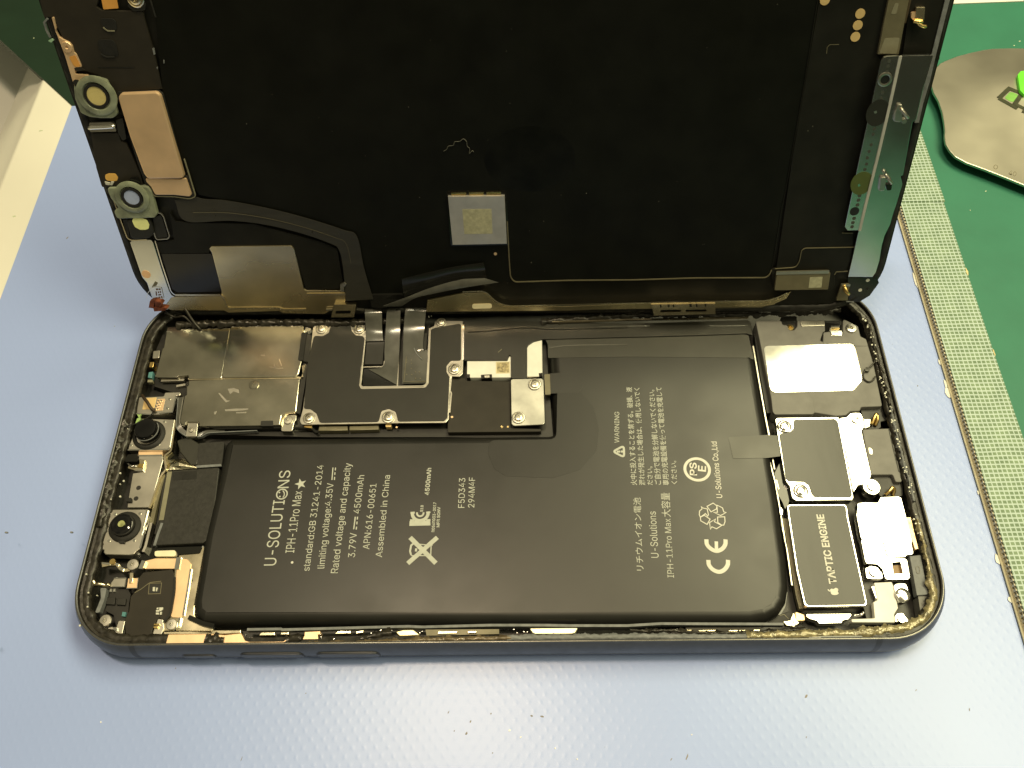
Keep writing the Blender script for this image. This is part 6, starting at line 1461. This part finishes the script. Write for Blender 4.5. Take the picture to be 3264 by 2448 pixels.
prism('edge_rail', [(32.04, 3.69), (45.17, 3.63), (44.96, 2.90), (31.96, 2.90)], 4.6, 5.9, blk_brown, body)
bm = bmesh.new()
for c in [(-45.67, 2.96), (-45.37, 2.36), (-43.91, 2.05), (-43.09, 1.94), (-41.04, 1.77), (-32.33, 2.94), (-32.17, 2.44), (-30.21, 2.03), (-29.82, 2.12), (-28.60, 1.92), (-26.19, 1.95), (-23.28, 3.05), (-19.90, 3.52)] + [(-21.60, 3.54), (-19.79, 3.52), (-14.74, 3.08), (-14.35, 3.27), (3.63, 3.11), (2.43, 2.92), (1.84, 3.52), (4.22, 3.06)] + [(30.42, 3.35), (31.18, 3.15), (30.96, 2.86), (40.72, 2.47), (42.96, 2.36), (25.64, 2.91), (22.90, 3.13), (46.31, 3.21)]:
    add_prism(bm, circ(c, random.uniform(.06, .18), 6, random.uniform(.05, .1)), 6.0, random.uniform(6.5, 6.7))
build('glue_fleck', bm, bright_steel, body, tags={'kind': 'stuff'})
prism('edge_plate', [(52.07, 1.12), (52.76, 1.54), (54.80, 1.60), (55.04, 1.10)], 6.4, 7.3, white_part, body, bev=0.05)
prism('edge_plate', [(54.79, 1.77), (61.76, 1.75), (62.25, 1.32), (55.18, 1.26)], 6.4, 7.05, blk_gloss, body)

# --- loudspeaker, dock parts and haptic motor at the right end
spk = prism('loudspeaker', [(53.32, 68.37), (58.79, 68.37), (58.79, 67.21), (59.85, 67.12), (59.98, 65.77), (61.07, 65.85), (61.85, 66.81), (62.09, 68.29), (62.72, 68.27), (67.88, 68.15), (67.46, 65.38), (67.00, 65.28), (65.98, 63.05), (66.54, 62.72), (67.07, 65.17), (67.88, 65.26), (70.87, 64.22), (71.70, 68.54), (74.51, 66.51), (74.51, 63.93), (75.52, 63.26), (75.78, 57.39), (75.39, 47.16), (71.18, 47.08), (70.83, 46.22), (68.90, 46.16), (67.89, 45.31), (65.86, 45.16), (61.82, 46.00), (61.44, 45.72), (53.89, 45.76), (53.60, 46.64), (53.71, 50.17), (53.48, 62.06)], 3.0, 6.3, speaker_grey, body, r=0.5, bev=0.15, tags={'label': 'flat grey loudspeaker box'})
prism('speaker_step', [(53.77, 50.25), (61.53, 50.39), (62.15, 49.10), (61.75, 45.89), (61.36, 45.57), (53.83, 45.64), (53.56, 46.34)], 6.2, 6.42, speaker_grey, spk, r=0.5, bev=0.08)
prism('speaker_step', [(66.97, 64.93), (68.17, 65.18), (71.14, 64.08), (74.11, 64.87), (74.42, 63.79), (75.41, 63.03), (75.52, 61.44), (72.91, 61.49), (72.00, 62.19), (66.38, 62.17)], 6.2, 6.4, speaker_grey, spk, r=0.4, bev=0.06)
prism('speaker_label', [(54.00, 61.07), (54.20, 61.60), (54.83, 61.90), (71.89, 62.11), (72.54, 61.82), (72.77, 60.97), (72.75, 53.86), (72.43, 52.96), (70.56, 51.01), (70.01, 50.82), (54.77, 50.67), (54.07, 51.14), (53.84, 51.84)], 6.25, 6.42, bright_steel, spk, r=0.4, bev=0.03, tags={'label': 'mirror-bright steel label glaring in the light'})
prism('speaker_mount', [(59.11, 69.94), (62.43, 69.86), (61.96, 67.01), (61.15, 65.94), (59.89, 65.87), (59.59, 66.74), (58.89, 67.41)], 3.0, 5.6, cavity, body, r=0.4)
screw(body, [(60.40, 66.64)][0], 5.9, 0.75, gold, 'flat')
dc = prism('contact_plate', [(62.52, 67.64), (62.99, 68.06), (67.76, 68.01), (67.57, 66.75), (62.74, 66.61)], 5.6, 6.5, satin_steel, body, r=0.25, bev=0.08)
bm = bmesh.new()
for k in range(8):
    p = [(63.03, 67.28), (66.42, 67.31)]
    q = Vector(p[0]).lerp(Vector(p[1]), k / 7)
    add_prism(bm, circ(q, 0.09, 6), 6.4, 6.53)
build('pin_row', bm, blk_sheet, dc)
gb = prism('contact_spring', [(68.62, 66.48), (70.59, 66.59), (70.70, 66.22), (70.42, 65.25), (70.81, 64.49), (70.62, 64.00), (68.42, 64.01), (68.24, 65.09)], 5.2, 6.2, satin_steel, body, r=0.2, bev=0.1)
prism('bright_edge', [(68.85, 66.61), (70.71, 66.61), (70.60, 66.22), (68.76, 66.22)], 6.0, 6.5, bright_steel, gb)
prism('spring_tip', [(68.74, 66.05), (70.52, 66.07), (70.41, 65.71), (68.66, 65.71)], 6.0, 6.4, gold, gb)
prism('bright_edge', [(68.32, 65.37), (70.74, 65.36), (70.86, 64.62), (70.62, 64.11), (68.50, 64.08)], 6.0, 6.6, bright_steel, gb, r=0.2, bev=0.1)
prism('dark_connector', [(68.00, 68.36), (71.20, 68.28), (71.01, 66.80), (68.79, 66.85), (68.50, 65.77), (67.80, 65.79)], 3.0, 5.9, blk_gloss, body)
screw(body, [(72.90, 65.87)][0], 6.45, 1.12, bright_steel, 'flat')
bm = bmesh.new()
pl = [(72.35, 66.22), (72.78, 65.73), (72.40, 65.57)]
for pp in ([(72.33, 66.21), (72.70, 66.14), (72.72, 65.77), (72.32, 65.82)], [(72.96, 66.13), (73.39, 66.23), (73.20, 65.80), (72.91, 65.76)], [(72.80, 65.77), (73.30, 65.58), (72.98, 65.33), (72.70, 65.42)]):
    add_prism(bm, pp, 6.6, 6.75)
build('cross_recess', bm, engrave, body)
tube('fibre', [(p[0], p[1], z) for p, z in zip([(75.98, 57.36), (74.99, 56.35), (73.97, 55.56), (73.12, 54.77), (72.96, 53.56), (73.64, 52.74), (74.63, 53.02), (75.23, 53.81)], (7.3, 7.0, 6.9, 6.8, 6.6, 6.6, 6.6, 6.8))], 0.16, glue_blk, None, 6, T('looped black glue strand near the right rim of the phone', 'glue strand'))
prism('glue_blob', circ([(73.95, 55.46)][0], 0.5, 12), 6.3, 7.0, glue_blk, body)
# battery side rail and film at its right edge
stroke('side_rail', [(52.09, 62.44), (52.11, 53.41), (52.15, 45.50), (52.28, 41.30)], 0.25, 4.6, 5.7, satin_steel, body)
stroke('side_rail', [(51.64, 62.35), (51.46, 55.46), (51.48, 48.44), (51.56, 41.50)], 0.2, 4.6, 5.4, sealant, body)
stroke('side_rail', [(53.51, 65.93), (53.28, 55.79), (53.32, 46.78)], 1.1, 3.6, 5.0, blk_sheet, body)
for pl in ([(52.63, 39.86), (52.76, 38.00)], [(52.21, 36.35), (52.24, 34.08)], [(52.22, 31.84), (52.40, 29.89)]):
    stroke('side_rail', pl, 0.2, 4.8, 5.6, satin_steel, body)
stroke('side_rail', [(51.56, 36.01), (51.99, 31.31), (52.01, 26.24), (51.97, 20.99), (52.02, 19.35)] + [(51.77, 23.27), (52.05, 17.62), (51.86, 11.23)], 0.2, 4.4, 5.5, satin_steel, body)
prism('clear_film', [(52.12, 33.27), (53.76, 35.96), (54.15, 31.28), (54.49, 30.39), (54.31, 28.29), (53.05, 25.37), (52.71, 27.27), (52.03, 29.02)], 4.6, 5.5, blk_gloss, body, r=0.3)
prism('solder_blob', [(51.76, 26.08), (52.17, 26.16), (52.46, 25.47), (52.25, 24.62), (51.73, 24.37), (51.70, 25.14)], 5.0, 5.9, bright_steel, body, r=0.2, bev=0.1)
# board cover with glossy film
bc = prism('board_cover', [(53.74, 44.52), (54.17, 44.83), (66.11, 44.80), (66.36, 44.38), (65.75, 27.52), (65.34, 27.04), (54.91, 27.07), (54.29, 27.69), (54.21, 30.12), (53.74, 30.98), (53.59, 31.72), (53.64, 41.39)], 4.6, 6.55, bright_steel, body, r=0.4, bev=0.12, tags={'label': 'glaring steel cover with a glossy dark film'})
prism('gloss_film', [(57.34, 44.33), (65.38, 44.37), (65.90, 43.60), (65.58, 28.10), (65.19, 27.54), (58.49, 27.69), (58.05, 28.39), (57.80, 30.14), (57.04, 30.85), (54.10, 31.02), (53.72, 31.61), (53.94, 40.98), (54.36, 41.35), (56.24, 41.66), (56.93, 42.34)], 6.5, 6.60, film_soft, bc, r=0.4, bev=0.02)
screw(bc, [(55.22, 42.82)][0], 6.62, 1.4, bright_steel)
screw(bc, [(56.12, 29.04)][0], 6.62, 1.4, bright_steel)
prism('cover_wing', [(66.43, 44.73), (67.79, 44.86), (68.80, 45.74), (69.41, 45.87), (70.87, 45.80), (71.15, 44.55), (70.91, 42.55), (70.26, 41.81), (70.19, 40.69), (70.17, 32.31), (69.78, 31.60), (68.54, 31.00), (68.07, 30.31), (67.26, 30.23), (65.96, 28.51)], 4.6, 6.25, bright_steel, bc, r=0.4, bev=0.12)
prism('cover_foot', circ([(69.61, 29.80)][0], 1.65, 28), 4.6, 6.4, bright_steel, bc, bev=0.12)
screw(bc, [(69.55, 44.18)][0], 6.35, 0.8, bright_steel, 'flat')
screw(bc, [(69.79, 29.84)][0], 6.45, 1.0, bright_steel, 'flat')
prism('wing_tab', [(71.17, 44.50), (72.67, 44.48), (72.14, 42.77), (70.89, 42.32)], 5.0, 6.1, satin_steel, bc, r=0.2, bev=0.1)
prism('dark_bay', [(71.44, 47.39), (75.91, 47.66), (76.51, 44.98), (76.23, 44.50), (74.70, 44.34), (74.60, 43.10), (74.01, 42.69), (71.20, 42.74), (71.54, 45.26)], 3.0, 5.2, cavity, body, r=0.5)
tube('contact_spring', [(p[0], p[1], z) for p, z in zip([(72.70, 43.40), (73.29, 44.63), (73.87, 45.38), (73.88, 44.23), (73.43, 43.29)], (5.6, 6.2, 6.4, 6.0, 5.4))], 0.35, gold, body)
prism('dark_bay', [(70.70, 32.84), (74.48, 32.82), (74.68, 31.89), (76.04, 31.16), (75.56, 28.36), (74.26, 28.21), (71.25, 28.25)], 3.0, 5.2, cavity, body, r=0.5)
tube('contact_spring', [(p[0], p[1], z) for p, z in zip([(72.10, 28.42), (72.85, 28.93), (73.48, 29.61), (73.88, 29.26), (73.60, 28.39)], (5.6, 6.1, 6.3, 6.0, 5.4))], 0.33, gold, body)
sb = prism('side_box', [(70.45, 42.20), (75.52, 42.30), (75.94, 41.95), (75.81, 32.65), (75.64, 30.85), (74.43, 30.78), (74.23, 32.38), (70.46, 32.38), (70.13, 32.53)], 3.0, 6.1, speaker_grey, body, r=0.4, bev=0.15)
prism('box_boss', fillet([(70.70, 38.11), (71.17, 38.19), (71.54, 37.63), (71.37, 36.63), (70.83, 36.55), (70.63, 37.01)], 0.4), 6.0, 6.25, satin_steel, sb, bev=0.08)
stroke('box_groove', [(75.61, 42.27), (75.51, 37.71), (75.51, 33.00), (75.83, 32.64), (75.99, 34.07), (76.08, 41.03)], 0.18, 5.9, 6.14, blk_sheet, sb)
# dock flex plates
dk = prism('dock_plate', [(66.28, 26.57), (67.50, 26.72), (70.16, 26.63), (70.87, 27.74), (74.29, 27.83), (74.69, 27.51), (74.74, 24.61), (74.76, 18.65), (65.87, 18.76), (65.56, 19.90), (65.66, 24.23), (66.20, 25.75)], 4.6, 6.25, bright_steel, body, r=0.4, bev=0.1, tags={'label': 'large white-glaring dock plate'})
prism('dock_plate', [(65.71, 23.68), (74.66, 23.55), (74.47, 16.73), (74.09, 16.41), (73.16, 16.34), (72.77, 15.95), (69.94, 15.90), (69.55, 16.55), (69.53, 19.31), (69.18, 19.80), (65.89, 19.98), (65.72, 20.26)], 4.6, 6.2, bright_steel, body, r=0.3, bev=0.1)
hole = [(70.19, 15.04), (71.80, 15.18), (71.80, 12.96), (70.04, 12.87)]
prism('dock_frame', fillet([(65.65, 19.34), (66.08, 19.70), (69.08, 19.66), (69.39, 19.29), (69.46, 16.41), (69.87, 15.84), (72.66, 15.73), (72.96, 15.40), (72.76, 12.25), (72.39, 11.91), (68.64, 11.95), (68.41, 12.29), (68.30, 13.87), (67.58, 14.75), (65.71, 14.93), (65.57, 15.33)], 0.4), 4.8, 6.15, bright_steel, body, holes=[hole])
prism('square_window', [(70.32, 14.68), (72.05, 14.82), (72.11, 13.08), (70.28, 13.02)], 4.6, 5.4, M('brown_window', (0.22, 0.12, 0.03), 0.4), body)
prism('dock_lug', [(65.19, 14.06), (66.31, 14.53), (67.48, 14.27), (68.13, 13.08), (68.05, 12.02), (67.29, 11.96), (65.04, 12.05)], 4.6, 6.1, bright_steel, body, r=0.5, bev=0.12)
screw(body, [(66.65, 13.26)][0], 6.18, 0.9, bright_steel, 'flat')
prism('cream_plate', [(66.37, 11.45), (69.56, 11.57), (69.69, 10.82), (69.62, 6.84), (68.72, 5.79), (68.47, 4.97), (70.85, 4.80), (70.93, 4.50), (68.24, 4.30), (61.06, 4.40), (61.09, 4.97), (65.17, 5.08), (65.51, 7.94), (66.30, 8.27)], 4.0, 5.8, white_part, body, r=0.2, bev=0.1)
prism('dock_lug', [(69.59, 11.16), (71.85, 11.20), (72.04, 10.39), (71.91, 8.85), (71.31, 7.87), (70.57, 7.57), (69.83, 7.88), (69.60, 8.88)], 4.6, 6.1, bright_steel, body, r=0.8, bev=0.12)
screw(body, [(70.77, 9.06)][0], 6.2, 1.25, bright_steel, 'flat')
prism('dock_lug', [(68.58, 5.32), (69.16, 5.91), (70.20, 5.98), (70.96, 4.47), (70.39, 4.23), (68.35, 4.28)], 4.6, 6.0, bright_steel, body, r=0.4, bev=0.12)
screw(body, [(69.65, 4.83)][0], 6.1, 0.8, bright_steel, 'flat')
prism('side_mesh', [(73.68, 16.19), (75.71, 16.41), (75.31, 9.12), (73.27, 8.96)], 4.6, 6.1, sealant, body, r=0.15, bev=0.08)
stroke('mesh_boss', fillet([(74.27, 14.19), (74.90, 14.27), (74.82, 13.01), (74.20, 12.93)], 0.4), 0.16, 6.0, 6.18, speaker_grey, body, closed=True)
prism('side_mesh', [(74.69, 23.65), (75.55, 23.64), (75.53, 17.61), (74.96, 17.46)], 4.6, 6.1, tan_plate, body)
prism('corner_floor', [(73.67, 9.09), (75.84, 9.45), (75.51, 7.78), (74.37, 6.12), (73.34, 5.53)], 3.0, 5.6, speaker_grey, body, r=0.3)
prism('motor_bay', [(65.56, 14.94), (66.70, 12.00), (66.75, 8.66), (65.79, 8.05), (65.52, 5.32), (64.18, 5.34), (64.01, 9.61)], 3.0, 4.6, cavity, body)
stroke('bright_edge', [(66.10, 10.80), (66.41, 8.71)], 0.4, 4.8, 5.6, bright_steel, body)
# haptic motor: raised steel can, glossy dark top with lettering
mot_top = [[(53.02, 26.03), (53.43, 26.40), (63.90, 26.30), (64.22, 25.75)][0], [(53.43, 26.40)][0], [(63.90, 26.30)][0], [(64.22, 25.75)][0]] + [(64.06, 23.52), (64.17, 7.49), (63.81, 6.97), (53.54, 6.92), (53.02, 7.38), (52.71, 13.57), (52.90, 23.67)]
mo = prism('haptic_motor', mot_top, 2.9, 6.6, bright_steel, body, r=0.6, bev=0.15, tags={'label': 'steel motor can with a glossy dark lettered top'})
prism('gloss_film', [[(53.29, 25.83), (53.65, 26.09), (63.68, 26.01), (63.91, 25.60)][k] for k in range(4)] + [(63.73, 23.50), (63.87, 7.78), (63.58, 7.23), (53.79, 7.17), (53.34, 7.59), (53.02, 13.70), (53.23, 23.65)], 6.5, 6.63, film_soft, mo, r=0.5, bev=0.02)
text('printed_text', 'TAPTIC ENGINE', [(59.44, 11.03)][0], [(59.49, 24.26)][0], [(58.10, 10.94)][0], 6.66, ink_bright, mo, 0.025)
ap = [(58.10, 9.47), (58.06, 9.93), (58.30, 10.16), (58.74, 10.11), (59.08, 10.31), (59.43, 10.20), (59.50, 9.92), (59.36, 9.64), (59.44, 9.30), (59.07, 9.06), (58.54, 9.04), (58.19, 9.16)]
prism('fruit_mark', fillet([(q.x, q.y) for q in catmull([Vector((p[0], p[1], 0)) for p in ap + ap[:1]], 4)][:-1], 0.1, 2), 6.62, 6.66, ink_bright, mo)
prism('fruit_mark', fillet([(57.60, 10.02), (57.76, 10.09), (57.99, 9.86), (58.00, 9.60), (57.81, 9.69)], 0.15), 6.62, 6.66, ink_bright, mo)
prism('motor_foot', [(53.50, 6.08), (61.39, 6.08), (61.39, 5.70), (60.74, 5.03), (59.66, 4.82), (59.43, 4.37), (55.42, 4.29), (55.21, 4.79), (53.94, 5.18), (53.49, 5.56)], 4.0, 5.4, bright_steel, body, r=0.25, bev=0.1)
prism('bright_spike', [(51.04, 5.88), (51.21, 6.03), (51.26, 4.98), (51.74, 4.30), (50.83, 3.72), (49.61, 3.95), (49.19, 4.55), (50.40, 4.69)], 4.8, 6.1, foil, body)
stroke('side_rail', [(52.76, 24.12), (52.85, 20.76), (52.82, 14.89), (52.84, 9.55), (53.03, 7.09)], 1.0, 4.0, 5.2, ic_plate, body)
prism('motor_bracket', [(51.70, 6.61), (53.24, 5.99), (53.21, 4.94), (51.56, 4.88)], 4.0, 5.2, tan_plate, body, r=0.3, bev=0.1)
tube('contact_spring', [(p[0], p[1], z) for p, z in zip([(61.62, 5.62), (62.37, 5.66), (62.90, 5.73), (63.42, 6.10)], (5.6, 5.7, 5.9, 6.0))], 0.25, bright_steel, body)
prism('pouch_fold', [(45.83, 5.26), (47.12, 5.86), (48.39, 6.25), (49.65, 6.64), (51.36, 7.24), (51.73, 5.81), (50.18, 4.92)], 2.8, 3.3, blk_sheet, body, r=0.4, bev=0.1)
stroke('pouch_crease', [(45.77, 5.17), (47.06, 5.76), (48.48, 6.50)], 0.15, 3.1, 3.4, grey_pad, body)
stroke('pouch_crease', [(49.37, 6.39), (50.20, 6.58), (50.87, 5.76)], 0.12, 3.1, 3.4, grey_pad, body)
